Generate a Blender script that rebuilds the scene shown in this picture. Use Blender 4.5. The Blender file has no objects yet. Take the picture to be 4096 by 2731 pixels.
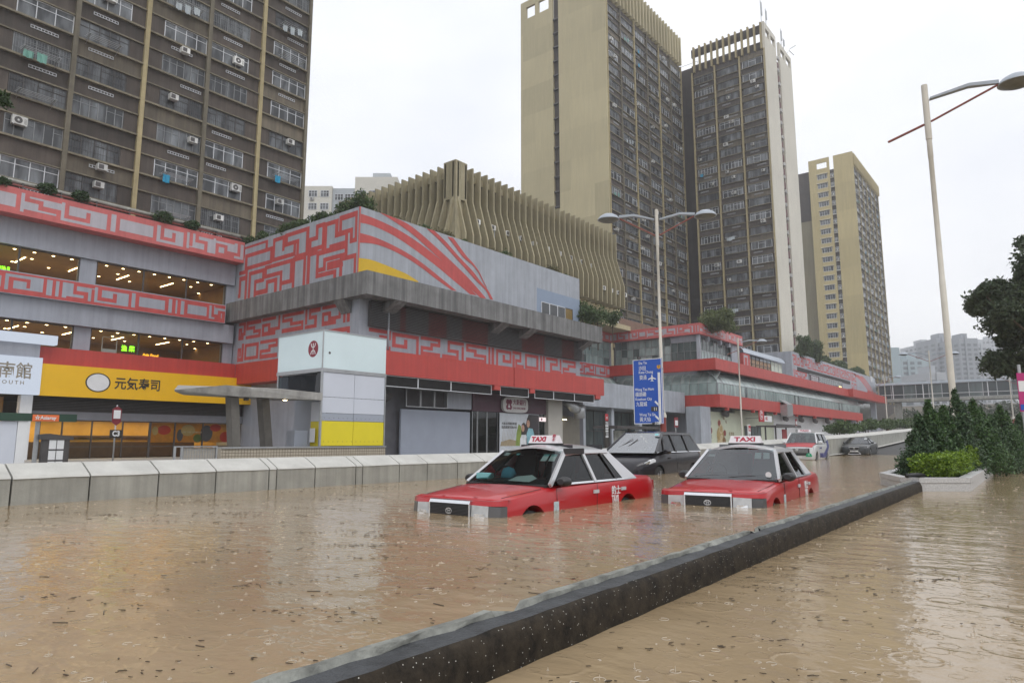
import bpy, bmesh, math, random
import numpy as np
from mathutils import Vector, Matrix, Euler
R = math.radians
rnd = random.Random(11)
SC = bpy.context.scene
COL = SC.collection

# ------------------------------------------------------------------ camera, sky, sun, exposure
# world axes: +X runs along the road (and every long facade), +Y towards the buildings, z = 0 is the flood level
CAM_H, YAW, PITCH, FPX = 1.0, R(38.8), math.atan(398 / 2731), 2731.0
cam = bpy.data.cameras.new('camera')
cam.sensor_width, cam.lens, cam.clip_start, cam.clip_end = 36.0, 24.0, 0.05, 6000.0
cam_o = bpy.data.objects.new('camera', cam)
cam_o.location = (0, 0, CAM_H)
cam_o.rotation_euler = (math.pi / 2 + PITCH, 0, YAW - math.pi / 2)
COL.objects.link(cam_o)
SC.camera = cam_o
SUN_DIR = Vector((-0.30, -0.62, 1.0)).normalized()      # towards the veiled sun
W = bpy.data.worlds.new('World'); SC.world = W; W.use_nodes = True
nt = W.node_tree; nt.nodes.clear()
def wn(t, **k):
    n = nt.nodes.new(t)
    for a, b in k.items(): setattr(n, a, b)
    return n
sky = wn('ShaderNodeTexSky', sky_type='NISHITA', sun_disc=False)
sky.sun_elevation = math.asin(SUN_DIR.z); sky.sun_rotation = math.atan2(SUN_DIR.x, SUN_DIR.y)
sky.dust_density = 4.0; sky.air_density = 1.0
hs = wn('ShaderNodeHueSaturation'); hs.inputs['Saturation'].default_value = 0.25
tc = wn('ShaderNodeTexCoord'); sep = wn('ShaderNodeSeparateXYZ')
mp = wn('ShaderNodeMapping'); mp.inputs['Scale'].default_value = (1.0, 1.0, 2.2)
noi = wn('ShaderNodeTexNoise'); noi.inputs['Scale'].default_value = 2.1; noi.inputs['Detail'].default_value = 5.0; noi.inputs['Roughness'].default_value = 0.5
ramp = wn('ShaderNodeValToRGB')
ramp.color_ramp.elements[0].position = 0.30; ramp.color_ramp.elements[0].color = (7.2, 7.45, 8.05, 1)
ramp.color_ramp.elements[1].position = 0.66; ramp.color_ramp.elements[1].color = (8.9, 9.0, 9.25, 1)
grad = wn('ShaderNodeMath', operation='MULTIPLY_ADD'); grad.inputs[1].default_value = 0.25; grad.inputs[2].default_value = 1.0   # overcast sky brightens towards the zenith
clampz = wn('ShaderNodeMath', operation='MAXIMUM'); clampz.inputs[1].default_value = 0.0
mulc = wn('ShaderNodeVectorMath', operation='SCALE')
mix = wn('ShaderNodeMixRGB'); mix.inputs[0].default_value = 0.96
bg = wn('ShaderNodeBackground'); bg.inputs['Strength'].default_value = 0.10
out = wn('ShaderNodeOutputWorld')
lk = nt.links.new
lk(sky.outputs[0], hs.inputs['Color']); lk(tc.outputs['Generated'], mp.inputs[0]); lk(mp.outputs[0], noi.inputs['Vector'])
lk(noi.outputs['Fac'], ramp.inputs[0]); lk(tc.outputs['Generated'], sep.inputs[0]); lk(sep.outputs['Z'], clampz.inputs[0])
lk(clampz.outputs[0], grad.inputs[0]); lk(ramp.outputs[0], mulc.inputs[0]); lk(grad.outputs[0], mulc.inputs['Scale'])
lk(hs.outputs[0], mix.inputs[1]); lk(mulc.outputs[0], mix.inputs[2]); lk(mix.outputs[0], bg.inputs['Color']); lk(bg.outputs[0], out.inputs[0])
sun = bpy.data.lights.new('sun', 'SUN'); sun.energy = 0.9; sun.angle = R(35); sun.color = (1.0, 0.97, 0.93)
sun_o = bpy.data.objects.new('sun', sun); COL.objects.link(sun_o)
sun_o.rotation_euler = SUN_DIR.to_track_quat('Z', 'Y').to_euler()
vs = SC.view_settings
vs.view_transform = 'Standard'; vs.look = 'None'; vs.gamma = 1.0; vs.use_curve_mapping = False; vs.exposure = 0.28
SC.cycles.use_denoising = True
SC.cycles.max_bounces = 8; SC.cycles.diffuse_bounces = 3; SC.cycles.glossy_bounces = 4
SC.cycles.transparent_max_bounces = 16; SC.cycles.volume_bounces = 1; SC.cycles.sample_clamp_indirect = 6.0
SC.cycles.caustics_reflective = False; SC.cycles.caustics_refractive = False

# ------------------------------------------------------------------ helpers
_f = Vector((math.cos(YAW) * math.cos(PITCH), math.sin(YAW) * math.cos(PITCH), math.sin(PITCH)))
_r = Vector((math.sin(YAW), -math.cos(YAW), 0)); _u = _r.cross(_f)
def ray(px, py): return _f + _r * ((px - 2048) / FPX) - _u * ((py - 1365.5) / FPX)
def on_y(px, py, Y): d = ray(px, py); return Vector((0, 0, CAM_H)) + d * (Y / d.y)     # photo pixel -> point on the wall plane y = Y
def on_x(px, py, X): d = ray(px, py); return Vector((0, 0, CAM_H)) + d * (X / d.x)
def on_z(px, py, Z=0.0): d = ray(px, py); return Vector((0, 0, CAM_H)) + d * ((Z - CAM_H) / d.z)
def at_depth(px, py, D): return Vector((0, 0, CAM_H)) + ray(px, py) * D

MATS = {}
def new_mat(name):
    m = bpy.data.materials.new(name); m.use_nodes = True
    t = m.node_tree; t.nodes.clear(); return m, t
def mat(name, col, rough=.65, var=.12, scale=1.2, metal=0., bump=0., bscale=30., streak=0., patch=0., psize=(6., 2.7), coat=0., spec=.5, rand=0.):
    """Procedural surface: base colour broken by noise, optional rain streaks (z), repair patches and per-object tone."""
    if name in MATS: return MATS[name]
    m, t = new_mat(name); N = t.nodes.new; K = t.links.new
    o = N('ShaderNodeOutputMaterial'); p = N('ShaderNodeBsdfPrincipled'); K(p.outputs[0], o.inputs[0])
    p.inputs['Roughness'].default_value = rough; p.inputs['Metallic'].default_value = metal
    p.inputs['Specular IOR Level'].default_value = spec
    if coat: p.inputs['Coat Weight'].default_value = coat; p.inputs['Coat Roughness'].default_value = .06
    c = N('ShaderNodeTexCoord'); n1 = N('ShaderNodeTexNoise'); n1.inputs['Scale'].default_value = scale; n1.inputs['Detail'].default_value = 6
    n1.inputs['Roughness'].default_value = .6
    K(c.outputs['Object'], n1.inputs['Vector'])
    r1 = N('ShaderNodeMapRange'); r1.inputs[1].default_value = .3; r1.inputs[2].default_value = .7; r1.inputs[3].default_value = 1 - var; r1.inputs[4].default_value = 1 + var
    K(n1.outputs['Fac'], r1.inputs[0]); fac = r1.outputs[0]
    def mul(a, b):
        x = N('ShaderNodeMath'); x.operation = 'MULTIPLY'; K(a, x.inputs[0]); K(b, x.inputs[1]); return x.outputs[0]
    if streak:
        mpp = N('ShaderNodeMapping'); mpp.inputs['Scale'].default_value = (2.2, 2.2, .10); K(c.outputs['Object'], mpp.inputs[0])
        n2 = N('ShaderNodeTexNoise'); n2.inputs['Scale'].default_value = 1.6; n2.inputs['Detail'].default_value = 5; n2.inputs['Roughness'].default_value = .65
        K(mpp.outputs[0], n2.inputs['Vector'])
        r2 = N('ShaderNodeMapRange'); r2.inputs[1].default_value = .38; r2.inputs[2].default_value = .62; r2.inputs[3].default_value = 1 - streak; r2.inputs[4].default_value = 1.04
        K(n2.outputs['Fac'], r2.inputs[0]); fac = mul(fac, r2.outputs[0])
    if patch:
        sx = N('ShaderNodeSeparateXYZ'); K(c.outputs['Object'], sx.inputs[0])
        ad = N('ShaderNodeMath'); ad.operation = 'ADD'; K(sx.outputs[0], ad.inputs[0]); K(sx.outputs[1], ad.inputs[1])
        cb = N('ShaderNodeCombineXYZ'); K(ad.outputs[0], cb.inputs[0]); K(sx.outputs[2], cb.inputs[1])
        bk = N('ShaderNodeTexBrick'); bk.inputs['Scale'].default_value = 1.0; bk.inputs['Mortar Size'].default_value = 0.0
        bk.inputs['Brick Width'].default_value = psize[0]; bk.inputs['Row Height'].default_value = psize[1]; bk.offset = .37
        bk.inputs['Color1'].default_value = (1 - patch,) * 3 + (1,); bk.inputs['Color2'].default_value = (1 + patch,) * 3 + (1,)
        K(cb.outputs[0], bk.inputs['Vector']); fac = mul(fac, bk.outputs['Color'])
    if rand:
        oi = N('ShaderNodeObjectInfo'); r3 = N('ShaderNodeMapRange'); r3.inputs[3].default_value = 1 - rand; r3.inputs[4].default_value = 1 + rand
        K(oi.outputs['Random'], r3.inputs[0]); fac = mul(fac, r3.outputs[0])
    sc_ = N('ShaderNodeVectorMath'); sc_.operation = 'SCALE'; sc_.inputs[0].default_value = col[:3]; K(fac, sc_.inputs['Scale'])
    K(sc_.outputs[0], p.inputs['Base Color'])
    if bump:
        n3 = N('ShaderNodeTexNoise'); n3.inputs['Scale'].default_value = bscale; n3.inputs['Detail'].default_value = 4; K(c.outputs['Object'], n3.inputs['Vector'])
        b = N('ShaderNodeBump'); b.inputs['Strength'].default_value = bump; b.inputs['Distance'].default_value = .02; K(n3.outputs['Fac'], b.inputs['Height']); K(b.outputs[0], p.inputs['Normal'])
    MATS[name] = m; return m
def emit(name, col, s):
    if name in MATS: return MATS[name]
    m, t = new_mat(name); o = t.nodes.new('ShaderNodeOutputMaterial'); e = t.nodes.new('ShaderNodeEmission')
    e.inputs[0].default_value = (*col, 1); e.inputs[1].default_value = s; t.links.new(e.outputs[0], o.inputs[0]); MATS[name] = m; return m
def glass(name, tint=(.8, .9, .88), refl=1.45, rough=.02):
    """Thin pane: tinted see-through plus mirror reflection by angle."""
    if name in MATS: return MATS[name]
    m, t = new_mat(name); N = t.nodes.new; K = t.links.new
    o = N('ShaderNodeOutputMaterial'); mx = N('ShaderNodeMixShader'); tr = N('ShaderNodeBsdfTransparent'); gl = N('ShaderNodeBsdfGlossy'); fr = N('ShaderNodeFresnel')
    tr.inputs[0].default_value = (*tint, 1); gl.inputs[0].default_value = (.95, .97, 1, 1); gl.inputs['Roughness'].default_value = rough; fr.inputs[0].default_value = refl
    K(fr.outputs[0], mx.inputs[0]); K(tr.outputs[0], mx.inputs[1]); K(gl.outputs[0], mx.inputs[2]); K(mx.outputs[0], o.inputs[0]); MATS[name] = m; return m
def pane_mat(name, stops, rough=.12):
    """Flat window behind which curtains and rooms differ from one window to the next."""
    m, t = new_mat(name); N = t.nodes.new; K = t.links.new
    o = N('ShaderNodeOutputMaterial'); p = N('ShaderNodeBsdfPrincipled'); K(p.outputs[0], o.inputs[0]); p.inputs['Roughness'].default_value = rough
    oi = N('ShaderNodeObjectInfo'); c = N('ShaderNodeTexCoord'); mpp = N('ShaderNodeMapping'); mpp.inputs['Scale'].default_value = (1, 1, .25); K(c.outputs['Object'], mpp.inputs[0])
    n = N('ShaderNodeTexNoise'); n.noise_dimensions = '4D'; n.inputs['Scale'].default_value = 1.1; n.inputs['Detail'].default_value = 3; K(mpp.outputs[0], n.inputs['Vector'])
    ml = N('ShaderNodeMath'); ml.operation = 'MULTIPLY'; ml.inputs[1].default_value = 40; K(oi.outputs['Random'], ml.inputs[0]); K(ml.outputs[0], n.inputs['W'])
    md = N('ShaderNodeMath'); md.operation = 'MULTIPLY_ADD'; md.inputs[1].default_value = 1.5; md.inputs[2].default_value = -.25; K(n.outputs['Fac'], md.inputs[0])
    rp = N('ShaderNodeValToRGB'); rp.color_ramp.interpolation = 'EASE'
    while len(rp.color_ramp.elements) < len(stops): rp.color_ramp.elements.new(.5)
    for e, (ps, cl) in zip(rp.color_ramp.elements, stops): e.position = ps; e.color = (*cl, 1)
    K(md.outputs[0], rp.inputs[0]); K(rp.outputs[0], p.inputs['Base Color']); MATS[name] = m; return m

class MB:
    """Collects shapes and links them as ONE mesh object."""
    def __init__(s): s.v, s.f, s.m = [], [], []
    def poly(s, pts, mi=0):
        b = len(s.v); s.v += [tuple(p) for p in pts]; s.f.append(tuple(range(b, b + len(pts)))); s.m.append(mi); return s
    def box(s, x0, y0, z0, x1, y1, z1, mi=0):
        if x1 < x0: x0, x1 = x1, x0
        if y1 < y0: y0, y1 = y1, y0
        if z1 < z0: z0, z1 = z1, z0
        b = len(s.v)
        s.v += [(x0, y0, z0), (x1, y0, z0), (x1, y1, z0), (x0, y1, z0), (x0, y0, z1), (x1, y0, z1), (x1, y1, z1), (x0, y1, z1)]
        for q in ((0, 3, 2, 1), (4, 5, 6, 7), (0, 1, 5, 4), (1, 2, 6, 5), (2, 3, 7, 6), (3, 0, 4, 7)): s.f.append(tuple(b + i for i in q)); s.m.append(mi)
        return s
    def loft(s, rings, mi=0, cap=True, closed=True):
        b = len(s.v); n = len(rings[0])
        for r_ in rings: s.v += [tuple(p) for p in r_]
        for i in range(len(rings) - 1):
            for j in range(n if closed else n - 1):
                k = (j + 1) % n
                s.f.append((b + i * n + j, b + i * n + k, b + (i + 1) * n + k, b + (i + 1) * n + j)); s.m.append(mi)
        if cap and closed:
            s.f.append(tuple(b + j for j in reversed(range(n)))); s.m.append(mi)
            e = b + (len(rings) - 1) * n; s.f.append(tuple(e + j for j in range(n))); s.m.append(mi)
        return s
    def tube(s, pts, rad, n=8, mi=0, cap=True):
        pts = [Vector(p) for p in pts]; rad = rad if isinstance(rad, (list, tuple)) else [rad] * len(pts); rings = []
        for i, p in enumerate(pts):
            d = (pts[min(i + 1, len(pts) - 1)] - pts[max(i - 1, 0)]).normalized()
            a = d.cross(Vector((0, 0, 1)) if abs(d.z) < .9 else Vector((1, 0, 0))).normalized(); c = d.cross(a)
            rings.append([p + (a * math.cos(q) + c * math.sin(q)) * rad[i] for q in (2 * math.pi * j / n for j in range(n))])
        return s.loft(rings, mi, cap)
    def bar(s, p0, p1, w, t, up=(0, 0, 1), mi=0):
        """Straight bar of width w (across `up`) and thickness t (along `up`)."""
        p0, p1, up = Vector(p0), Vector(p1), Vector(up); d = (p1 - p0).normalized(); a = d.cross(up).normalized(); c = a.cross(d).normalized()
        q = [a * w / 2 + c * t / 2, -a * w / 2 + c * t / 2, -a * w / 2 - c * t / 2, a * w / 2 - c * t / 2]
        return s.loft([[p0 + k for k in q], [p1 + k for k in q]], mi)
    def prism(s, pts, off, mi=0):
        """Polygon pts pushed by vector off."""
        off = Vector(off); pts = [Vector(p) for p in pts]
        return s.loft([pts, [p + off for p in pts]], mi)
    def disc(s, c, r, n=24, axis='y', mi=0, rz=None):
        c = Vector(c); rz = rz or r; pts = []
        for j in range(n):
            q = 2 * math.pi * j / n; a, b = r * math.cos(q), rz * math.sin(q)
            pts.append(c + (Vector((a, 0, b)) if axis == 'y' else Vector((0, -a, b)) if axis == 'x' else Vector((a, b, 0))))
        return s.poly(pts, mi)
    def mesh(s, name, mats, smooth=False, fixn=True):
        me = bpy.data.meshes.new(name); me.from_pydata(s.v, [], s.f)
        mats = mats if isinstance(mats, (list, tuple)) else [mats]
        for q in mats: me.materials.append(q)
        if len(mats) > 1: me.polygons.foreach_set('material_index', s.m)
        if fixn and len(s.f) < 60000:
            bm = bmesh.new(); bm.from_mesh(me)
            if smooth: bmesh.ops.remove_doubles(bm, verts=bm.verts, dist=1e-5)
            bmesh.ops.recalc_face_normals(bm, faces=bm.faces); bm.to_mesh(me); bm.free()
        if smooth:
            me.polygons.foreach_set('use_smooth', [True] * len(me.polygons))
            if smooth is not True: me.set_sharp_from_angle(angle=R(smooth))
        me.update(); return me
    def build(s, name, mats, parent=None, smooth=False, loc=None, rz=0, fixn=True):
        return link(name, s.mesh(name, mats, smooth, fixn), parent, loc, rz)
def link(name, me, parent=None, loc=None, rz=0, rot=None):
    o = bpy.data.objects.new(name, me); COL.objects.link(o)
    if parent: o.parent = parent
    if loc is not None: o.location = loc
    if rz: o.rotation_euler = (0, 0, rz)
    if rot: o.rotation_euler = rot
    return o
def tag(o, label=None, cat=None, group=None, kind=None):
    for k, v in (('label', label), ('category', cat), ('group', group), ('kind', kind)):
        if v: o[k] = v
    return o
def thing(name, label, cat, loc=(0, 0, 0), rz=0, group=None):
    return tag(link(name, None, None, loc, rz), label, cat, group)
TEXTS = []
FR_U = (math.pi / 2, 0, 0); FR_V = (math.pi / 2, 0, -math.pi / 2)       # lettering on walls that face -y / -x
def text(body, size, m, parent, loc, rot=FR_U, bold=0., align='LEFT', name='lettering', sx=1., depth=.004, spacing=1.):
    TEXTS.append((body, size, m, parent, loc, rot, bold, align, name, sx, depth, spacing))
def flush_texts():
    tmp = []
    for body, size, m, parent, loc, rot, bold, align, name, sx, depth, spacing in TEXTS:
        c = bpy.data.curves.new('t', 'FONT'); c.body = body; c.size = size; c.offset = bold; c.extrude = depth; c.align_x = align; c.align_y = 'CENTER'
        c.resolution_u = 2; c.space_character = spacing
        o = bpy.data.objects.new('t', c); COL.objects.link(o); tmp.append(o)
    bpy.context.view_layer.update(); dg = bpy.context.evaluated_depsgraph_get()
    for o, (body, size, m, parent, loc, rot, bold, align, name, sx, depth, spacing) in zip(tmp, TEXTS):
        me = bpy.data.meshes.new_from_object(o.evaluated_get(dg)); me.materials.clear(); me.materials.append(m)
        q = link(name, me, parent, loc, rot=rot); q.scale = (sx, 1, 1)
    for o in tmp: bpy.data.objects.remove(o)

def raster(strokes, s0, s1, z0, z1, res=.06):
    """Paint thick poly-lines (s, z, thickness) on a grid; returns merged rectangles (s0, s1, z0, z1)."""
    w, h = int((s1 - s0) / res), int((z1 - z0) / res); g = np.zeros((h, w), bool)
    for pts, th in strokes:
        sp = [tuple(pts[0])]
        for c, d in pts[1:]:
            a, b = sp[-1]; sp.append((a, d) if abs(a - c) < abs(b - d) else (c, b))
        for (a, b), (c, d) in zip(sp, sp[1:]):
            i0, i1 = sorted((a, c)); j0, j1 = sorted((b, d))
            i0, i1 = int((i0 - th / 2 - s0) / res), int(math.ceil((i1 + th / 2 - s0) / res)); j0, j1 = int((j0 - th / 2 - z0) / res), int(math.ceil((j1 + th / 2 - z0) / res))
            g[max(j0, 0):max(j1, 0), max(i0, 0):max(i1, 0)] = True
    return rects(g, s0, z0, res)
def rects(g, s0, z0, res):
    g = g.copy(); out = []; h, w = g.shape
    for j in range(h):
        i = 0
        while i < w:
            if g[j, i]:
                k = i
                while k < w and g[j, k]: k += 1
                t = j + 1
                while t < h and g[t, i:k].all(): t += 1
                g[j:t, i:k] = False; out.append((s0 + i * res, s0 + k * res, z0 + j * res, z0 + t * res)); i = k
            else: i += 1
    return out
KEYS = [[[(.06, .1), (.06, .9), (.94, .9), (.94, .1), (.06, .1)]],
        [[(.05, .92), (.95, .92), (.95, .6), (.45, .6), (.45, .34), (.05, .34), (.05, .06), (.95, .06)]],
        [[(.05, .06), (.05, .92), (.95, .92), (.95, .3), (.5, .3), (.5, .62)]],
        [[(.95, .92), (.3, .92), (.3, .55), (.7, .55), (.7, .06), (.05, .06)], [(.05, .3), (.05, .92)]],
        [[(.2, .04), (.2, .96)], [(.75, .04), (.75, .96)]],
        [[(.05, .06), (.05, .7), (.6, .7), (.6, .4), (.95, .4), (.95, .92), (.3, .92)], [(.3, .06), (.95, .06)]]]
def key_band(s0, s1, z0, z1, th, seed, border=True, wid=(.9, 1.7)):
    q = random.Random(seed); st = []; h = z1 - z0; s = s0 + .1 * h; last = -1
    while s < s1 - .5 * h:
        k = q.choice([i for i in range(6) if i != last]); last = k
        w = h * (q.uniform(*wid) if k != 4 else .5); w = min(w, s1 - s - .05 * h); fl, fu = q.random() < .5, q.random() < .5
        for pl in KEYS[k]:
            st.append(([(s + (1 - a if fl else a) * w, z0 + h * (.08 + .84 * (1 - b if fu else b))) for a, b in pl], th))
        s += w + .16 * h
    if border: st += [([(s0, z0 + th * .4), (s1, z0 + th * .4)], th * .8), ([(s0, z1 - th * .4), (s1, z1 - th * .4)], th * .8)]
    return raster(st, s0, s1, z0, z1)
def paint_u(name, rl, Y, m, parent):        # flat paint on a wall that faces -y
    b = MB()
    for a, c, d, e in rl: b.poly([(a, Y, d), (c, Y, d), (c, Y, e), (a, Y, e)])
    return b.build(name, m, parent, fixn=False)
def paint_v(name, rl, X, m, parent):        # flat paint on a wall that faces -x (s = y)
    b = MB()
    for a, c, d, e in rl: b.poly([(X, c, d), (X, a, d), (X, a, e), (X, c, e)])
    return b.build(name, m, parent, fixn=False)

def leaves(mb, c, rad, n, size, seed=0, boxy=0, mi=0, shell=.55, up=0., nm=1):
    """Leaf-sized faces through an ellipsoid, denser towards the outside."""
    q = np.random.RandomState(seed); d = q.normal(size=(n, 3)); d /= (np.linalg.norm(d, axis=1)[:, None] if not boxy else (np.abs(d) ** boxy).sum(1)[:, None] ** (1 / boxy))
    rr = (shell + (1 - shell) * q.rand(n)) ** .8 * (.82 + .18 * np.sin(d[:, 0] * 5 + seed) * np.cos(d[:, 1] * 4 + d[:, 2] * 5))
    P = np.array(c) + d * rr[:, None] * np.array(rad)
    a = q.normal(size=(n, 3)); a[:, 2] += up; a /= np.linalg.norm(a, axis=1)[:, None]
    b = np.cross(a, q.normal(size=(n, 3))); b /= np.linalg.norm(b, axis=1)[:, None]
    sz = size * (.6 + .8 * q.rand(n))[:, None]
    V = np.stack([P - a * sz, P - b * sz * .45, P + a * sz, P + b * sz * .45], 1).reshape(-1, 3)
    o = len(mb.v); mb.v += V.tolist()
    mb.f += [(o + 4 * i, o + 4 * i + 1, o + 4 * i + 2, o + 4 * i + 3) for i in range(n)]
    mb.m += (q.randint(0, nm, n) + mi).tolist()
def leaf_mat(name, col, col2=None, trans=.25):
    if name in MATS: return MATS[name]
    m, t = new_mat(name); N = t.nodes.new; K = t.links.new
    o = N('ShaderNodeOutputMaterial'); p = N('ShaderNodeBsdfPrincipled'); p.inputs['Roughness'].default_value = .5
    g = N('ShaderNodeNewGeometry'); rp = N('ShaderNodeValToRGB')
    rp.color_ramp.elements[0].color = (*[c * .55 for c in col], 1); rp.color_ramp.elements[1].color = (*(col2 or [c * 1.5 for c in col]), 1)
    K(g.outputs['Random Per Island'], rp.inputs[0]); K(rp.outputs[0], p.inputs['Base Color'])
    tr = N('ShaderNodeBsdfTranslucent'); K(rp.outputs[0], tr.inputs[0]); mx = N('ShaderNodeMixShader'); mx.inputs[0].default_value = trans
    K(p.outputs[0], mx.inputs[1]); K(tr.outputs[0], mx.inputs[2]); K(mx.outputs[0], o.inputs[0]); MATS[name] = m; return m

# ------------------------------------------------------------------ materials
m_conc = mat('concrete', (.33, .33, .30), .8, .16, 1.6, bump=.25, bscale=25, streak=.22)
m_cap = mat('pale_concrete', (.47, .465, .435), .75, .12, 2.2, bump=.2, bscale=30)
m_granite = mat('grey_granite', (.46, .46, .46), .6, .22, 40, bump=.1)
m_asph = mat('asphalt', (.055, .055, .055), .75, .2, 3, bump=.3, bscale=60)
m_pave = mat('paving', (.30, .29, .27), .7, .15, 2, bump=.1)
m_earth = mat('earth', (.10, .085, .06), .9, .25, .3)
m_white = mat('white_paint', (.72, .73, .74), .45, .05, 2)
m_offw = mat('offwhite_metal', (.62, .61, .57), .5, .08, 3)
m_black = mat('black_rubber', (.018, .018, .02), .5, .2, 8)
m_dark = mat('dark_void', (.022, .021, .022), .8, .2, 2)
m_steel = mat('steel', (.42, .43, .44), .35, .1, 4, metal=.7)
m_redrust = mat('rusty_red_metal', (.22, .07, .055), .6, .3, 9)
m_mallgrey = mat('mall_grey_paint', (.33, .35, .40), .6, .08, .9, streak=.10)
m_mallgrey_w = mat('mall_grey_weathered', (.36, .385, .43), .65, .10, .8, streak=.16)
m_mallred = mat('mall_red_paint', (.45, .050, .040), .5, .07, .8, streak=.10)
m_pink = mat('mural_red_paint', (.47, .075, .07), .6, .10, 1.4, streak=.08)
m_pink2 = mat('faded_mural_red_paint', (.52, .125, .12), .6, .12, 1.4, streak=.08)
m_canopy = mat('raw_concrete', (.20, .20, .20), .8, .2, 1.0, bump=.3, bscale=14, streak=.45)
m_yel = mat('yellow_sign', (.82, .47, .005), .45, .03, 1)
m_yelp = mat('yellow_panel', (.72, .60, .015), .45, .04, 1)
m_text = mat('sign_black', (.03, .025, .02), .5, .05)
m_alu = mat('white_aluminium', (.62, .64, .67), .4, .06, 3)
m_darkframe = mat('dark_frame', (.06, .055, .055), .5, .2, 3)
m_acw = mat('air_conditioner_white', (.62, .62, .60), .5, .15, 5, rand=.25)

# ------------------------------------------------------------------ the setting
def interp(x, T):
    if x <= T[0][0]: return T[0][1]
    for (a, b), (c, d) in zip(T, T[1:]):
        if x <= c: return b + (d - b) * (x - a) / (c - a)
    return T[-1][1]
ROADZ = [(-80, -.60), (15, -.57), (39, -.26), (50, -.12), (58, .02), (70, .50), (85, 1.12), (110, 2.0), (180, 4.2), (420, 10)]
def roadz(x): return interp(x, ROADZ)
def strip(name, y0, y1, zf, m, xs, seg=1):
    b = MB()
    for a, c in zip(xs, xs[1:]): b.poly([(a, y0, zf(a)), (c, y0, zf(c)), (c, y1, zf(c)), (a, y1, zf(a))])
    return tag(b.build(name, m), kind='structure')
gb = MB(); gb.poly([(-3000, -3000, -.9), (3000, -3000, -.9), (3000, 3000, -.9), (-3000, 3000, -.9)])
tag(gb.build('ground', m_earth), kind='structure')
XS = [-80, -20, 0, 15, 25, 39, 43, 47, 51, 55, 62, 70, 85, 97, 110, 140, 180, 300, 420]
strip('road', -60, 13.0, roadz, m_asph, XS)
strip('pavement', 13.35, 70, lambda x: max(-.08, roadz(x) - .75), m_pave, XS)
# flood water
wm, t = new_mat('muddy_water'); N = t.nodes.new; K = t.links.new
o = N('ShaderNodeOutputMaterial'); p = N('ShaderNodeBsdfPrincipled'); K(p.outputs[0], o.inputs[0])
p.inputs['Roughness'].default_value = .10; p.inputs['IOR'].default_value = 1.42
g = N('ShaderNodeNewGeometry')
def noise(scale, vec, det=3, rough=.55):
    n = N('ShaderNodeTexNoise'); n.inputs['Scale'].default_value = scale; n.inputs['Detail'].default_value = det; n.inputs['Roughness'].default_value = rough; K(vec, n.inputs['Vector']); return n.outputs['Fac']
def math_(op, a, b=None, c=None):
    n = N('ShaderNodeMath'); n.operation = op
    for i, q in enumerate((a, b, c)):
        if q is None: continue
        if isinstance(q, (int, float)): n.inputs[i].default_value = q
        else: K(q, n.inputs[i])
    return n.outputs[0]
pos = g.outputs['Position']
cr = N('ShaderNodeValToRGB'); cr.color_ramp.elements[0].position = .3; cr.color_ramp.elements[1].position = .72
cr.color_ramp.elements[0].color = (.270, .195, .112, 1); cr.color_ramp.elements[1].color = (.36, .275, .170, 1)
K(noise(.35, pos, 5), cr.inputs[0]); K(cr.outputs[0], p.inputs['Base Color'])
mpw = N('ShaderNodeMapping'); mpw.inputs['Rotation'].default_value = (0, 0, R(-38)); mpw.inputs['Scale'].default_value = (1.0, .55, 1); K(pos, mpw.inputs[0])
h1 = noise(5.5, mpw.outputs[0], 3, .5); h2 = noise(1.1, mpw.outputs[0], 2); h3 = noise(26, pos, 2)
# rings where rain drops have fallen
def rings(scale):
    vo = N('ShaderNodeTexVoronoi'); vo.inputs['Scale'].default_value = scale; vo.voronoi_dimensions = '2D'; K(pos, vo.inputs['Vector'])
    se = N('ShaderNodeSeparateColor'); K(vo.outputs['Color'], se.inputs[0])
    rad_ = math_('MULTIPLY_ADD', se.outputs[0], .34, .03)
    d = math_('DIVIDE', math_('SUBTRACT', vo.outputs['Distance'], rad_), .035)
    bell = math_('POWER', 2.718, math_('MULTIPLY', math_('MULTIPLY', d, d), -1.0))
    return math_('MULTIPLY', bell, math_('GREATER_THAN', se.outputs[1], .45))
ring = math_('ADD', rings(2.6), math_('MULTIPLY', rings(6.5), .5))
hh = math_('ADD', math_('ADD', math_('MULTIPLY', h1, 1.0), math_('MULTIPLY', h2, 2.2)), math_('ADD', math_('MULTIPLY', h3, .12), math_('MULTIPLY', ring, .16)))
bp = N('ShaderNodeBump'); bp.inputs['Strength'].default_value = 1.0; bp.inputs['Distance'].default_value = .012; K(hh, bp.inputs['Height']); K(bp.outputs[0], p.inputs['Normal'])
MATS['muddy_water'] = wm
wb = MB(); wb.poly([(-60, -60, 0), (64, -60, 0), (64, 13.04, 0), (-60, 13.04, 0)])
tag(wb.build('flood_water', wm), kind='structure')

# median kerb: dark weathered face, worn pale back edge
def kerb_y(x): return 1.985 + .0268 * (x - 2.0)
m_kerbf, t = new_mat('wet_dark_kerb'); N = t.nodes.new; K = t.links.new
o = N('ShaderNodeOutputMaterial'); p = N('ShaderNodeBsdfPrincipled'); K(p.outputs[0], o.inputs[0]); p.inputs['Roughness'].default_value = .7; p.inputs['Specular IOR Level'].default_value = .15
g = N('ShaderNodeNewGeometry'); n1 = N('ShaderNodeTexNoise'); n1.inputs['Scale'].default_value = 9; n1.inputs['Detail'].default_value = 9; n1.inputs['Roughness'].default_value = .75; K(g.outputs['Position'], n1.inputs['Vector'])
rp = N('ShaderNodeValToRGB'); els = rp.color_ramp.elements; els[0].position = .34; els[0].color = (.010, .009, .008, 1); els[1].position = .62; els[1].color = (.045, .036, .026, 1)
K(n1.outputs['Fac'], rp.inputs[0])
vo = N('ShaderNodeTexVoronoi'); vo.inputs['Scale'].default_value = 38; K(g.outputs['Position'], vo.inputs['Vector'])
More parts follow.
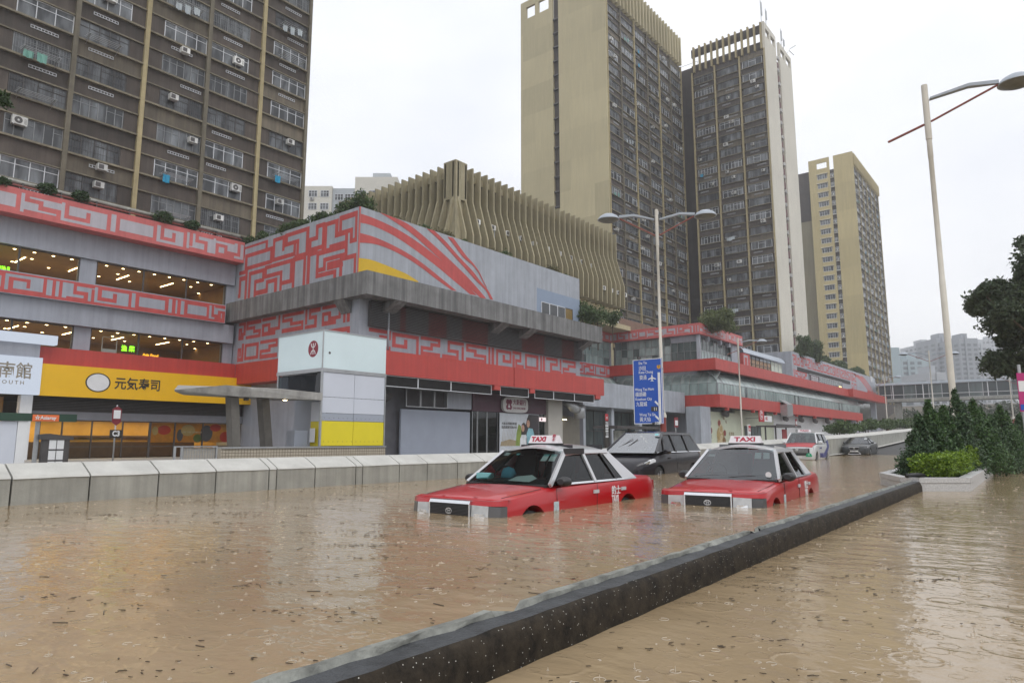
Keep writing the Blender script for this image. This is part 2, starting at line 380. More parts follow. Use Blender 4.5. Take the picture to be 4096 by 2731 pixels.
lt = N('ShaderNodeMath'); lt.operation = 'LESS_THAN'; lt.inputs[1].default_value = .10; K(vo.outputs['Distance'], lt.inputs[0])
mx = N('ShaderNodeMixRGB'); mx.inputs[2].default_value = (.5, .49, .46, 1); K(lt.outputs[0], mx.inputs[0]); K(rp.outputs[0], mx.inputs[1]); K(mx.outputs[0], p.inputs['Base Color'])
bp = N('ShaderNodeBump'); bp.inputs['Strength'].default_value = .8; bp.inputs['Distance'].default_value = .012; K(n1.outputs['Fac'], bp.inputs['Height']); K(bp.outputs[0], p.inputs['Normal'])
m_kerbt = mat('dark_grey_kerb_top', (.045, .048, .052), .6, .45, 7, bump=.7, bscale=50)
m_kerbw = mat('worn_pale_kerb_edge', (.19, .195, .175), .7, .5, 8, bump=.6, bscale=35)
kb = MB(); xs = [-6 + .14 * i for i in range(int(22.2 / .14) + 1)]
q = random.Random(5); nz = lambda a: (q.random() - .5) * a
ringsK = []
for i, x in enumerate(xs):
    y = kerb_y(x); broken = .05 if (2.55 < x < 2.75 or 6.3 < x < 6.4) else 0
    f = [(x, y + .005, -.65), (x, y - .01 + nz(.012), .0), (x, y - .006 + nz(.012), .10 + nz(.01)), (x, y + .008 + nz(.01), .165 + nz(.008)), (x, y + .03 + nz(.01), .19 + nz(.006)),
         (x, y + .155 + nz(.03) - broken * .3, .192 + nz(.006)), (x, y + .17 + nz(.03) - broken, .215 + nz(.008) - broken), (x, y + .215 + nz(.012) - broken, .21 + nz(.008) - broken), (x, y + .235 - broken, .12), (x, y + .25, -.65)]
    ringsK.append(f)
kb.loft(ringsK, 0, True)
n_r = len(ringsK[0]); kb.m = []
for i in range(len(ringsK) - 1):
    for j in range(n_r): kb.m.append({4: 1, 5: 2, 6: 2, 7: 2}.get(j, 0))
kb.m += [0, 0]
kerb = tag(kb.build('kerb', [m_kerbf, m_kerbt, m_kerbw], smooth=50), kind='structure')

# concrete barrier between the flooded road and the pavement
WALLTOP = [(-12, .62), (18, .66), (30, .86), (42, 1.10), (51, 1.36), (60, 1.55), (85, 2.30), (110, 3.05), (140, 4.0)]
bw = thing('barrier_wall', 'low grey concrete barrier wall with pale sloping cap along the flooded road', 'wall', (0, 13.0, 0))
joints = [-9.2, -8, -6.8, -5.6, -4.4, -3.2, -2.0, -.8, .4, 1.5, 2.55, 3.6, 4.72, 5.86, 6.95, 8.1, 8.28, 9.23, 10.35, 10.55, 11.7, 12.66, 13.8, 14.9, 16, 17.2, 18.4, 19.6, 20.8, 22, 23.4, 25, 27, 29, 31, 34, 37, 40, 44, 48, 52, 56, 60, 65, 70, 76, 82, 90, 98, 106, 116, 128, 140]
for a, c in zip(joints, joints[1:]):
    g_ = .014; a2, c2 = a + g_, c - g_; za, zc = interp(a, WALLTOP), interp(c, WALLTOP); b = MB(); n2 = max(1, int((c - a) / .3)); rg = []; rc = []
    for i in range(n2 + 1):
        x = a2 + (c2 - a2) * i / n2; zt = za + (zc - za) * i / n2; w_ = (rnd.random() - .5) * .008; low = min(-.6, roadz(x) - .3) if x < 50 else roadz(x) - .4
        rg.append([(x, 0, low), (x, w_ * .5, zt - .235 + w_), (x, .50, zt - .235), (x, .50, low)])
        rc.append([(x, -.016 + w_, zt - .233 + w_), (x, .03 + w_, zt - .19), (x, .40, zt - .012), (x, .50, zt), (x, .50, zt - .233)])
    pn = MB().loft(rg).build('panel', m_conc, bw)
    MB().loft(rc).build('coping', m_cap, pn)
strip('kerb_strip', 12.55, 12.98, lambda x: roadz(x) + .16, m_cap, [46, 51, 55, 62, 70, 85, 97, 110, 140])

# floating litter and rain rings on the water: nobody could count them
m_leafl = mat('wet_leaf_litter', (.060, .040, .022), .6, .5, 20)
db = MB(); q = random.Random(3)
def scrap(x, y, s, ang, mb, z=.004):
    n = q.choice((4, 5, 6)); ca, sa = math.cos(ang), math.sin(ang); el = q.uniform(.10, .4); pts = []
    for j in range(n):
        a = 2 * math.pi * j / n; r_ = s * q.uniform(.6, 1.15); lx, ly = r_ * math.cos(a), r_ * el * math.sin(a); pts.append((x + lx * ca - ly * sa, y + lx * sa + ly * ca, z + q.uniform(0, .002)))
    mb.prism(pts, (0, 0, .003))
for cl in range(330):
    # clusters drift in lines; nearer water shows them best
    D = 1.9 + 15 * q.random() ** 1.7; a = q.uniform(-36, 37); x0 = D * math.cos(YAW - R(a)); y0 = D * math.sin(YAW - R(a))
    if y0 > 12.5: continue
    if abs(y0 - kerb_y(x0) - .12) < .3 and x0 < 16.2: continue
    n = q.choice((1, 3, 6, 10, 18)); ang = q.uniform(-.4, .4) - .85; ln = q.uniform(.1, .5)
    for k in range(n):
        u = q.gauss(0, ln); x, y = x0 + math.cos(ang) * u + q.gauss(0, .05), y0 + math.sin(ang) * u + q.gauss(0, .05)
        if abs(y - kerb_y(x) - .12) < .16 and x < 16.2: continue
        scrap(x, y, q.uniform(.004, .02) * (1 + .05 * D), ang + q.gauss(0, .5), db)
for k in range(60):          # twigs
    D = 2 + 9 * q.random(); a = q.uniform(-36, 37); x = D * math.cos(YAW - R(a)); y = D * math.sin(YAW - R(a))
    if y > 12 or (abs(y - kerb_y(x) - .12) < .3 and x < 16.2): continue
    ang = q.uniform(0, 3.1); l_ = q.uniform(.03, .10); db.tube([(x, y, .004), (x + math.cos(ang) * l_, y + math.sin(ang) * l_, .006)], .003, 4)
tag(db.build('floating_litter', m_leafl, fixn=False), kind='stuff')
m_ring = mat('ripple_crest', (.50, .43, .34), .12, .05)
rb = MB()
for k in range(1700):
    D = 1.9 + 24 * q.random() ** 1.25; a = q.uniform(-37, 37); x = D * math.cos(YAW - R(a)); y = D * math.sin(YAW - R(a))
    if y > 12.7 or (abs(y - kerb_y(x) - .12) < .2 and x < 16.2): continue
    r0 = q.choice((.005, .007, .010, .014, .02, .026)) * q.uniform(.7, 1.3); n = 14 if r0 > .02 else 9; th = .0012 + r0 * .03
    arc = q.uniform(.7, 1.0); st = q.uniform(0, 6.28); m_ = max(3, int(n * arc))
    for j in range(m_):
        a0, a1 = st + 2 * math.pi * j / n, st + 2 * math.pi * (j + 1) / n
        P = lambda r_, a_, z: (x + r_ * math.cos(a_), y + r_ * math.sin(a_), z)
        rb.poly([P(r0 - th, a0, .0015), P(r0 - th, a1, .0015), P(r0, a1, .0035), P(r0, a0, .0035)]); rb.poly([P(r0, a0, .0035), P(r0, a1, .0035), P(r0 + th, a1, .0015), P(r0 + th, a0, .0015)])
    if q.random() < .25: rb.tube([(x, y, 0), (x, y, q.uniform(.008, .028))], [.003, .001], 5)      # rebounding drop
tag(rb.build('rain_ripples', m_ring, fixn=False), kind='stuff')

# ------------------------------------------------------------------ housing towers
m_brown = mat('brown_mosaic_wall', (.075, .060, .050), .75, .22, 1.0, streak=.3, bump=.15, bscale=12, rand=.32)
m_brown2 = mat('tan_render', (.155, .130, .095), .75, .18, 1.0, streak=.3, rand=.25)
m_wallback = mat('dark_brown_wall', (.060, .048, .042), .8, .25, .6, streak=.3)
m_mull = mat('ochre_mullion', (.40, .33, .18), .7, .12, 2, streak=.2)
m_mull2 = mat('grimy_mullion', (.16, .14, .10), .75, .18, 2, streak=.3)
m_ledge = mat('weathered_ledge', (.19, .165, .115), .75, .25, 3, streak=.2, rand=.25)
m_beige = mat('beige_tower_render', (.46, .405, .255), .75, .05, .15, patch=.10, psize=(7.5, 5.4), streak=.05)
m_ivory = mat('ivory_tower_render', (.63, .60, .52), .75, .05, .15, patch=.03, psize=(9.5, 5.4), streak=.06)
m_olive = mat('shaded_olive_render', (.26, .23, .145), .8, .06, .2, streak=.12)  # the beige render darkened, shade put into its colour
m_pane = pane_mat('dwelling_window', [(0.0, (.02, .021, .023)), (.40, (.035, .038, .042)), (.58, (.12, .13, .14)), (.80, (.22, .24, .26)), (1.0, (.36, .38, .40))])
m_pane_s = pane_mat('small_dark_window', [(0.0, (.02, .02, .022)), (.6, (.05, .055, .06)), (1.0, (.25, .27, .29))])
m_fgrey = mat('dull_window_frame', (.22, .23, .24), .5, .15, 3)
m_blue = mat('blue_cloth', (.03, .33, .55), .8); m_cloth = mat('pale_cloth', (.50, .55, .58), .85, .1, 6); m_green = mat('green_cloth', (.20, .42, .36), .85)

def put(name, me, parent, ori, P, s, z, out=0.):
    if ori == 'u': return link(name, me, parent, (s, P - out, z))
    return link(name, me, parent, (P - out, s, z), -math.pi / 2)
def win_mesh(w, h, n, m, seed, transom=.68, grille=False, bar=.05):
    q = random.Random(seed); b = MB(); b.box(0, -.05, 0, w, .02, bar); b.box(0, -.05, h - bar, w, .02, h); b.box(0, -.05, bar, bar, .02, h - bar); b.box(w - bar, -.05, bar, w, .02, h - bar)
    for i in range(1, n): x = w * i / n; b.box(x - bar * .45, -.045, bar, x + bar * .45, .02, h - bar)
    if transom:
        for i in range(n):
            if q.random() < .75: b.box(w * i / n + bar * .46, -.04, h * transom, w * (i + 1) / n - bar * .46, .02, h * transom + bar * .7)
    if grille:
        k = int(w / .16)
        for i in range(k): x = bar + (w - 2 * bar) * (i + .5) / k; b.box(x - .008, -.11, .02, x + .008, -.095, h - .02)
        b.box(0, -.112, h * .3, w, -.094, h * .3 + .015); b.box(0, -.112, h * .75, w, -.094, h * .75 + .015)
    return b.mesh('window', m)
def pane_mesh(w, h):
    return MB().poly([(.03, -.01, .03), (w - .03, -.01, .03), (w - .03, -.01, h - .03), (.03, -.01, h - .03)]).mesh('pane', m_pane, fixn=False)
def ac_mesh(w=.82, d=.34, h=.56):
    b = MB(); b.box(0, -d, 0, w, 0, h); b.disc((w * .40, -d - .004, h * .5), h * .40, 14, mi=1); b.disc((w * .40, -d - .007, h * .5), h * .12, 8, mi=0)
    b.box(.05, -d, -.06, .1, 0, -.001, 2); b.box(w - .1, -d, -.06, w - .05, 0, -.001, 2)
    for k in range(4): b.box(w * .78, -d - .006, h * (.2 + .16 * k), w * .95, -d - .001, h * (.25 + .16 * k), 1)
    return b.mesh('air_conditioner', [m_acw, m_darkframe, m_steel])
def wac_mesh(w=.6, d=.42, h=.42):
    b = MB(); b.box(0, -d, 0, w, 0, h); b.box(.05, -d - .003, .05, w * .62, -d - .001, h - .05, 1); b.box(w + .001, -d + .06, .06, w + .003, -.05, h - .06, 1)
    return b.mesh('air_conditioner', [m_acw, m_darkframe])
AC, WAC = ac_mesh(), wac_mesh()
VENT = None
def vent_mesh():
    b = MB(); b.box(0, -.03, 0, 1.6, .02, .03); b.box(0, -.03, .17, 1.6, .02, .2)
    for k in range(9): b.box(k * .195, -.03, .031, k * .195 + .03, .02, .169)
    return b.mesh('vent_grille', m_alu)
VENT = vent_mesh()
def rack_mesh(w=2.2):
    b = MB()
    for k in range(4): b.tube([(0, -.2 - .22 * k, .05), (w, -.2 - .22 * k, .05)], .018, 5)
    for x in (.15, w - .15): b.tube([(x, 0, 0), (x, -.95, .03)], .02, 5); b.tube([(x, 0, -.4), (x, -.9, 0)], .015, 5)
    return b.mesh('drying_rack', m_steel)
RACK = rack_mesh()
def cloth_mesh(m, w=.5, h=.7, k=3):
    b = MB()
    for i in range(k):
        x = i * w * 1.15; n = 5; f = [(x + w * j / n, -.3 - .22 * (i % 3) - .05 * math.sin(j * 2.1 + i), .06) for j in range(n + 1)]
        g_ = [(a + .03 * math.sin(j), b_ - .04 * math.cos(j * 1.7), .06 - h * (.8 + .2 * (i % 2))) for j, (a, b_, c) in enumerate(f)]
        b.loft([f, g_, [(a, b_ + .012, c) for a, b_, c in g_], [(a, b_ + .012, c) for a, b_, c in f]], closed=False)
    return b.mesh('washing', m)
WASH = [cloth_mesh(m_cloth), cloth_mesh(m_green, .6, .6, 2), cloth_mesh(m_blue, .55, .75, 1)]

def facade(tw, ori, P, bays, z0, nst, st, wz, seed, variants, ac_rate=.25, vent_rate=.5, wash_rate=.06, mull=None, mull_w=.26, ledge_t=.13, spans=True, far=False):
    """bays: (left end, right end, window left, window right) along the wall as it is seen; wz: window zone height."""
    q = random.Random(seed); sg = 1 if ori == 'u' else -1
    L0, R0 = bays[0][0], bays[-1][1]
    def bx(mb, a, c, o0, o1, zA, zB, mi=0):     # a, c along the wall; o0/o1 outwards
        if ori == 'u': mb.box(a, P - o0, zA, c, P - o1, zB, mi)
        else: mb.box(P - o0, a, zA, P - o1, c, zB, mi)
    for k in range(nst + 1):
        zb = z0 + k * st
        if k < nst: bx(b := MB(), L0, R0, .10, -.22, zb - ledge_t, zb); b.build('ledge', m_ledge, tw)
        if k < nst: bx(b := MB(), L0, R0, .06, -.22, zb + wz, zb + wz + ledge_t * .8); b.build('ledge', m_ledge, tw)
    ztop = z0 + nst * st
    for k, (s, m_) in enumerate(mull):
        bx(b := MB(), s - mull_w / 2, s + mull_w / 2, .16, -.22, z0 - 1.3, ztop); b.build('mullion', m_, tw)
    for k in range(nst):
        zb = z0 + k * st
        for bi, (bl, br, wl, wr) in enumerate(bays):
            w = abs(wr - wl); key = (round(w, 2), round(wz, 2))
            vs_ = variants.setdefault(key, None)
            if vs_ is None:
                vs_ = []
                for j in range(8 if not far else 6):
                    fm = (m_alu, m_darkframe, m_fgrey, m_fgrey, m_darkframe, m_alu, m_fgrey, m_darkframe)[j % 8]; vs_.append(win_mesh(w, wz - ledge_t * .05, q.choice((3, 4, 5, 6)) if w > 2 else 2, fm, 100 * seed + j, .68, grille=(j in (1, 2, 4) and not far), bar=.055 if not far else .075))
                vs_ = variants[key] = (vs_, pane_mesh(w, wz))
            wo = put('window', q.choice(vs_[0]), tw, ori, P, wl, zb, -.10)
            pn = link('pane', vs_[1], wo, (0, 0, 0))
            if spans and zb + st < ztop + .1:
                lo, hi = sorted((bl, br)); mm = m_brown if q.random() < .68 else m_brown2; hz = zb + wz + ledge_t * .82
                bx(b := MB(), lo + .14, hi - .14, -.13, -.21, hz, zb + st - ledge_t); b.build('spandrel', mm, tw)
                if abs(wl - bl) > .6: bx(b := MB(), bl + sg * .14, wl - sg * .02, -.06, -.21, zb + .002, zb + wz - .002); b.build('infill_panel', m_brown, tw)
                if abs(wr - br) > .6: bx(b := MB(), wr + sg * .02, br - sg * .14, -.06, -.21, zb + .002, zb + wz - .002); b.build('infill_panel', m_brown, tw)
            if w > 2:
                if q.random() < vent_rate: put('vent_grille', VENT, tw, ori, P, wl + sg * q.uniform(.1, max(.15, w - 1.7)), zb - .62, -.10)
                r_ = q.random()
                if r_ < ac_rate: put('air_conditioner', q.choice((AC, WAC, WAC)), tw, ori, P, wl + sg * q.uniform(.2, w - 1), zb + q.choice((-.75, .3, .62, .7)), 0.01)
                elif r_ < ac_rate + wash_rate:
                    rk = put('drying_rack', RACK, tw, ori, P, wl + sg * .3, zb + .2, .05); link('washing', q.choice(WASH), rk, (.2, 0, 0))
                elif r_ < ac_rate + wash_rate + .12: put('drying_rack', RACK, tw, ori, P, wl + sg * .3, zb + .05, .05)

# --- the near block behind the mall
T1 = thing('apartment_block', 'brown slab block of flats rising straight behind the mural parapet', 'building', (32, 50, 0))
def tb(name, m, parent, *a):
    b = MB()
    for q_ in a: b.box(*q_)
    o = b.build(name, m); o.parent = parent; o.matrix_parent_inverse = Matrix.Translation(-parent.location); return o
def as_child(parent, before):
    """Re-base every object built since `before` in world coordinates onto its thing."""
    for o in list(bpy.data.objects):
        if o.parent == parent and o.name not in before: o.matrix_parent_inverse = Matrix.Translation(-Vector(parent.location))
def names(): return {o.name for o in bpy.data.objects}
n0 = names()
tb('wall', m_wallback, T1, (2, 50.2, 15.9, 33.05, 63, 82)); tb('edge_pier', m_mull2, T1, (32.85, 49.84, 12, 33.12, 50.195, 82))
e = [33.0, 28.57, 23.99, 19.38, 14.87, 10.3, 5.7, 1.2]; bays = []
for i in range(len(e) - 2, -1, -1):
    R_, L_ = e[i], e[i + 1]
    if i % 2 == 0: bays.append((L_, R_, R_ - .15 - 3.25, R_ - .15))
    else: bays.append((L_, R_, L_ + .15, L_ + .15 + 3.25))
facade(T1, 'u', 50.0, bays, 17.3, 11, 2.738, 1.38, 3, {}, .30, .62, .10, [(x, m_mull if i % 2 == 0 else m_mull2) for i, x in enumerate(e[1:], 0)], .30)
as_child(T1, n0)

# --- tower with the blank beige end wall
T2 = thing('tower_block', 'tall tower block whose blank beige end wall has one dark vertical slot', 'building', (93, 54.5, 0)); n0 = names()
tb('wall', m_wallback, T2, (93.35, 54.72, -.1, 122.6, 72.3, 76.4))
tb('end_wall', m_beige, T2, (92.9, 54.45, -.1, 93.34, 64.1, 82.2)); tb('end_wall', m_beige, T2, (92.9, 65.35, -.1, 93.34, 72.6, 78.6))
tb('roof_frame', m_beige, T2, (92.9, 65.35, 78.61, 93.34, 66.2, 82.2), (92.9, 68.5, 78.61, 93.34, 69.3, 80.9), (92.9, 71.3, 78.61, 93.34, 72.6, 82.2), (92.9, 66.21, 80.9, 93.34, 71.29, 82.2))
tb('slot_wall', m_wallback, T2, (93.36, 64.11, 76.41, 93.6, 65.34, 81.0))
for k in range(28): tb('slot_ledge', m_darkframe, T2, (92.95, 64.12, 3 + k * 2.7, 93.34, 65.33, 3.25 + k * 2.7))
e2 = [93.4, 97.9, 102.9, 107.7, 112.6, 117.4, 122.5]
bays = [(a, c, a + .3, c - .3 if i % 2 else c - .9) for i, (a, c) in enumerate(zip(e2, e2[1:]))]
facade(T2, 'u', 54.5, bays, 16.9, 22, 2.7, 1.45, 5, {}, .24, .35, .05, [(x, m_mull if i % 2 == 0 else m_mull2) for i, x in enumerate(e2)], .26, .14, far=True)
x = 93.5
while x < 122.6: tb('crown_fin', m_beige, T2, (x, 53.9, 76.2, x + .32, 55.0, 82.2)); x += 1.22
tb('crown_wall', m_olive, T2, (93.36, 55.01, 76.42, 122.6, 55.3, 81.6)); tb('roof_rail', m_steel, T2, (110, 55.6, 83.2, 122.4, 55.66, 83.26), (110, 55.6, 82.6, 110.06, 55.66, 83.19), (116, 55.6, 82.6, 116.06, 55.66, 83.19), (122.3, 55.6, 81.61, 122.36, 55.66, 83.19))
tb('lift_core', m_wallback, T2, (122.7, 55.5, -.1, 129, 66, 74.5)); as_child(T2, n0)

# --- tower with ivory end wall and antennas
T3 = thing('tower_block', 'tower block with ivory end wall, open roof frame and antennas', 'building', (120.7, 37, 0)); n0 = names()
tb('wall', m_wallback, T3, (120.95, 37.35, -.1, 136.4, 51.4, 73))
tb('end_wall', m_ivory, T3, (120.6, 36.9, -.1, 127.2, 37.34, 75.6)); tb('end_wall', m_ivory, T3, (129.3, 36.9, -.1, 136.9, 37.34, 75.6))
tb('roof_frame', m_ivory, T3, (120.6, 36.9, 75.61, 121.3, 37.34, 78.3), (123.4, 36.9, 75.61, 124.2, 37.34, 77.2), (126.5, 36.9, 75.61, 127.2, 37.34, 78.3), (121.31, 36.9, 77.21, 126.49, 37.34, 78.3),
   (129.3, 36.9, 75.61, 130, 37.34, 78.3), (132.5, 36.9, 75.61, 133.2, 37.34, 77.2), (136.2, 36.9, 75.61, 136.9, 37.34, 78.3), (130.01, 36.9, 77.21, 136.19, 37.34, 78.3))
m_slotp = mat('purple_slot_panel', (.16, .075, .085), .7, .2, 1)
for k in range(26):
    tb('slot_panel', m_slotp, T3, (127.25, 37.2, 5 + k * 2.7, 129.25, 37.3, 6.3 + k * 2.7))
    put('air_conditioner', AC, T3, 'u', 37.2, 127.5 + .5 * (k % 2), 6.7 + k * 2.7)
e3 = [51.3, 46.7, 41.85, 37.15]
bays = [(a, c, a - .5, c + .5) for a, c in zip(e3, e3[1:])]
facade(T3, 'v', 120.7, bays, 13.6, 22, 2.7, 1.45, 9, {}, .34, .55, .06, [(y, m_mull) for y in e3], .28, .14, far=True)
y = 37.4
while y < 51.4: tb('crown_post', m_mull, T3, (120.35, y, 72.9, 120.9, y + .3, 78.2)); y += 1.2
tb('crown_beam', m_wallback, T3, (120.92, 37.36, 76.4, 121.3, 51.4, 78.0), (120.92, 37.36, 73.01, 121.3, 51.4, 74.6))
tb('recess_wall', m_wallback, T3, (124.5, 51.42, -.1, 134, 56.5, 76.5)); tb('roof_rail', m_steel, T3, (124.6, 51.6, 77.5, 124.66, 56.4, 77.56), (124.6, 51.6, 76.51, 124.66, 51.66, 77.49), (124.6, 56.3, 76.51, 124.66, 56.36, 77.49))
for (ax, ay, az, hh_) in ((121.5, 37.6, 78.31, 5.2), (122.6, 37.1, 78.31, 3.6), (131.5, 37.1, 78.31, 4.0), (133.0, 37.1, 78.31, 2.6)):
    b = MB().tube([(ax, ay, az), (ax, ay, az + hh_)], .07, 6); b.box(ax - .22, ay - .22, az + hh_ * .35, ax + .22, ay - .08, az + hh_ * .85); b.build('antenna', m_steel, T3)
b = MB().tube([(134.6, 37.1, 78.31), (135.4, 36.6, 79.6), (137.6, 36.0, 81.2)], .1, 6); b.tube([(135.2, 36.7, 79.2), (137, 36.3, 78.9)], .07, 6); b.build('antenna', m_steel, T3)
as_child(T3, n0)

# --- farther ochre tower
T4 = thing('tower_block', 'farther ochre tower block with one column of windows beside a plain yellowish slab', 'building', (201, 40, 0)); n0 = names()
m_ochre = mat('ochre_tower_render', (.47, .39, .20), .75, .05, .15, patch=.07, psize=(8, 8.1), streak=.1)
tb('wall', m_wallback, T4, (201.5, 39.95, -.1, 234.4, 51.0, 77.5)); tb('end_wall', m_ochre, T4, (201.2, 39.5, -.1, 201.49, 44.6, 81.3))
tb('end_wall', m_ochre, T4, (201.2, 49.1, -.1, 201.49, 51.3, 81.3)); tb('end_wall', m_ochre, T4, (201.2, 45.7, -.1, 201.49, 46.4, 81.3))
PW, PP = win_mesh(2.6, 1.4, 4, m_alu, 41, .65, bar=.08), pane_mesh(2.6, 1.4); SW = win_mesh(.85, 1.2, 2, m_alu, 42, .6, bar=.07); SP = pane_mesh(.85, 1.2)
for k in range(24):
    zz = 13.0 + 2.7 * k; tb('spandrel', m_ochre, T4, (201.22, 46.41, zz + 1.45, 201.48, 49.09, zz + 2.7)); tb('window_hood', m_ivory, T4, (200.9, 46.2, zz + 1.45, 201.21, 49.3, zz + 1.56))
    o = put('window', PW, T4, 'v', 201.3, 49.08, zz); link('pane', PP, o)
    tb('slot_ledge', m_ivory, T4, (201.1, 44.62, zz - .2, 201.48, 45.68, zz - .08)); o = put('window', SW, T4, 'v', 201.45, 45.6, zz); link('pane', SP, o)
    if k % 3 != 1: put('air_conditioner', WAC, T4, 'v', 201.40, 45.5, zz + .1)
tb('roof_frame', m_ochre, T4, (201.2, 46.41, 80.0, 201.49, 49.09, 81.3), (201.2, 46.41, 77.81, 201.49, 49.09, 78.3))
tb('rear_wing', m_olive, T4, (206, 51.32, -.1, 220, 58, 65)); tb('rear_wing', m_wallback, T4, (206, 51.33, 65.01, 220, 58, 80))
e4 = [201.6, 207, 212.4, 217.8, 223.2, 228.6, 234.3]; bays = [(a, c, a + .3, c - .4) for a, c in zip(e4, e4[1:])]
facade(T4, 'u', 39.7, bays, 13.0, 24, 2.7, 1.5, 15, {}, .3, 0, .2, [(x, m_mull) for x in e4], .3, .16, far=True)
x = 201.7
while x < 234.4: tb('crown_fin', m_ochre, T4, (x, 39.2, 77.6, x + .35, 40.2, 80.9)); x += 1.25
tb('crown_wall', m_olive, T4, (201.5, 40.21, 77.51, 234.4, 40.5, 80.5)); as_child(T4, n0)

# --- hazy towers far up the road, some haze put into their colours
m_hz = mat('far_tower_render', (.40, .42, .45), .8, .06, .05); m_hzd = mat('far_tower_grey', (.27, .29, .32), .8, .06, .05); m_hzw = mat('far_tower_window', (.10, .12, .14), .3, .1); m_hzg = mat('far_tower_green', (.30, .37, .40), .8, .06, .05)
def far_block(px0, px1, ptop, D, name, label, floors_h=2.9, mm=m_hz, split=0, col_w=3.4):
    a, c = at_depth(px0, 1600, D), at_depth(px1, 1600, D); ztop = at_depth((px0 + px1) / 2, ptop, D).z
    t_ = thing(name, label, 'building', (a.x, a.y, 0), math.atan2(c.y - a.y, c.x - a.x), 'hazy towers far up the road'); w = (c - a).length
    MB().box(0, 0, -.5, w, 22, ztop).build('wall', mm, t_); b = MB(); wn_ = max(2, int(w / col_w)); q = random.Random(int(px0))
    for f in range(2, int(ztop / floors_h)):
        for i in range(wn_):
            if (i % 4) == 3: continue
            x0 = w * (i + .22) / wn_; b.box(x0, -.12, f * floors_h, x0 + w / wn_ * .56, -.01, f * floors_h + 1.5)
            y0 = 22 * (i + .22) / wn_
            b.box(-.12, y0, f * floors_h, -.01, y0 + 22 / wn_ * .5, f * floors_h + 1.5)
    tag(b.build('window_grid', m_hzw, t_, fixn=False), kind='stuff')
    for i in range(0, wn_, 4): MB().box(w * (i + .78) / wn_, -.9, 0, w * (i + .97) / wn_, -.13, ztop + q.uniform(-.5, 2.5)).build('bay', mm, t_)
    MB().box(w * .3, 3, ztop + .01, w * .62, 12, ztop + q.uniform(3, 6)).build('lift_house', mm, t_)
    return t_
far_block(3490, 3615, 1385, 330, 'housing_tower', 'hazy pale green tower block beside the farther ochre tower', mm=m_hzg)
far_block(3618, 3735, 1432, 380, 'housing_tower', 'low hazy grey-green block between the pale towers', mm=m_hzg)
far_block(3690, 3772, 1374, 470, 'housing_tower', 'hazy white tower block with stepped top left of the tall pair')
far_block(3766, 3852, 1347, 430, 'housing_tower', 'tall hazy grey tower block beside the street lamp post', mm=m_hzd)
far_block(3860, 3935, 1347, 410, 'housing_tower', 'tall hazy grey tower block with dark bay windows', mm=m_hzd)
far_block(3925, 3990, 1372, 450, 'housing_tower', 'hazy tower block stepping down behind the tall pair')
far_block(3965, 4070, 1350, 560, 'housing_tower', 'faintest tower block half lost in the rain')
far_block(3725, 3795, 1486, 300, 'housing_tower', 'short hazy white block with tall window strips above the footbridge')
# white block glimpsed between the near block and the finned building
m_wb = mat('cream_flats_render', (.62, .60, .54), .75, .06, .4); m_wbg = mat('grey_flats_render', (.42, .45, .48), .75, .06, .4)
WB = thing('block_of_flats', 'white and grey block of flats glimpsed between the brown block and the finned building', 'building', (84, 125, 0), YAW - math.pi / 2)
MB().box(-2, 0, -.5, 5.2, 18, 56.5).build('wall', m_wb, WB); MB().box(5.21, .6, -.5, 10.2, 18, 56.2).build('wall', m_wbg, WB); MB().box(10.21, 0, -.5, 19.5, 18, 58.6).build('wall', m_wb, WB); MB().box(13, 5, 58.61, 17, 15, 61.5).build('lift_house', m_wbg, WB)
W3, P3 = win_mesh(1.9, 1.5, 3, m_alu, 71, .6, bar=.09), pane_mesh(1.9, 1.5)
for f in range(8):
    zz = 54.0 - f * 2.9
    for x in (.1, 2.7, 5.7, 7.9, 10.8, 13.4, 16.0):
        o = link('window', W3, WB, (x, .57 if 5 < x < 10 else -.03, zz - (.6 if 5 < x < 10 else 0))); link('pane', P3, o)
        if (f + int(x)) % 3 == 0: link('air_conditioner', AC, WB, (x + .4, .55 if 5 < x < 10 else -.05, zz - .75))

# ------------------------------------------------------------------ shopping mall: left wing behind the yellow sign
sed_ = 0
m_room = mat('warm_room_wall', (.34, .20, .09), .8, .2, .5); m_ceil = mat('room_ceiling', (.42, .28, .14), .8, .15, .6); m_floor = mat('room_floor', (.50, .42, .30), .5, .1)
m_gl = glass('shop_glass', (.80, .82, .78), 1.22); m_glg = glass('green_shop_glass', (.22, .34, .30), 1.5)
m_lamp = emit('downlight', (1.0, .78, .42), 14.0); m_green_led = emit('green_led', (.25, 1.0, .02), 2.6); m_orange_led = emit('orange_led', (1.0, .42, .03), 1.8)
def world_thing(name, label, cat, loc, group=None):
    t_ = thing(name, label, cat, loc, 0, group); return t_
def fin(t_, n0_): as_child(t_, n0_)
def wtext(body, size, m, parent, loc, **k):      # lettering given in world coordinates on an unrotated thing
    text(body, size, m, parent, tuple(Vector(loc) - Vector(parent.location)), **k)
def arealight(name, loc, sx, sy, e, col, parent):
    l = bpy.data.lights.new(name, 'AREA'); l.shape = 'RECTANGLE'; l.size, l.size_y, l.energy, l.color = sx, sy, e, col
    o = bpy.data.objects.new(name, l); COL.objects.link(o); o.location = loc; o.parent = parent
LW = world_thing('shopping_mall_wing', 'grey mall wing with mural bands and lit windows above a yellow shop sign', 'building', (20, 48, 0)); n0 = names()
X0, X1 = 2.0, 26.3
tb('wall', m_mallgrey, LW, (X0, 56, -.1, X1, 56.4, 14.2))                                             # back of the rooms
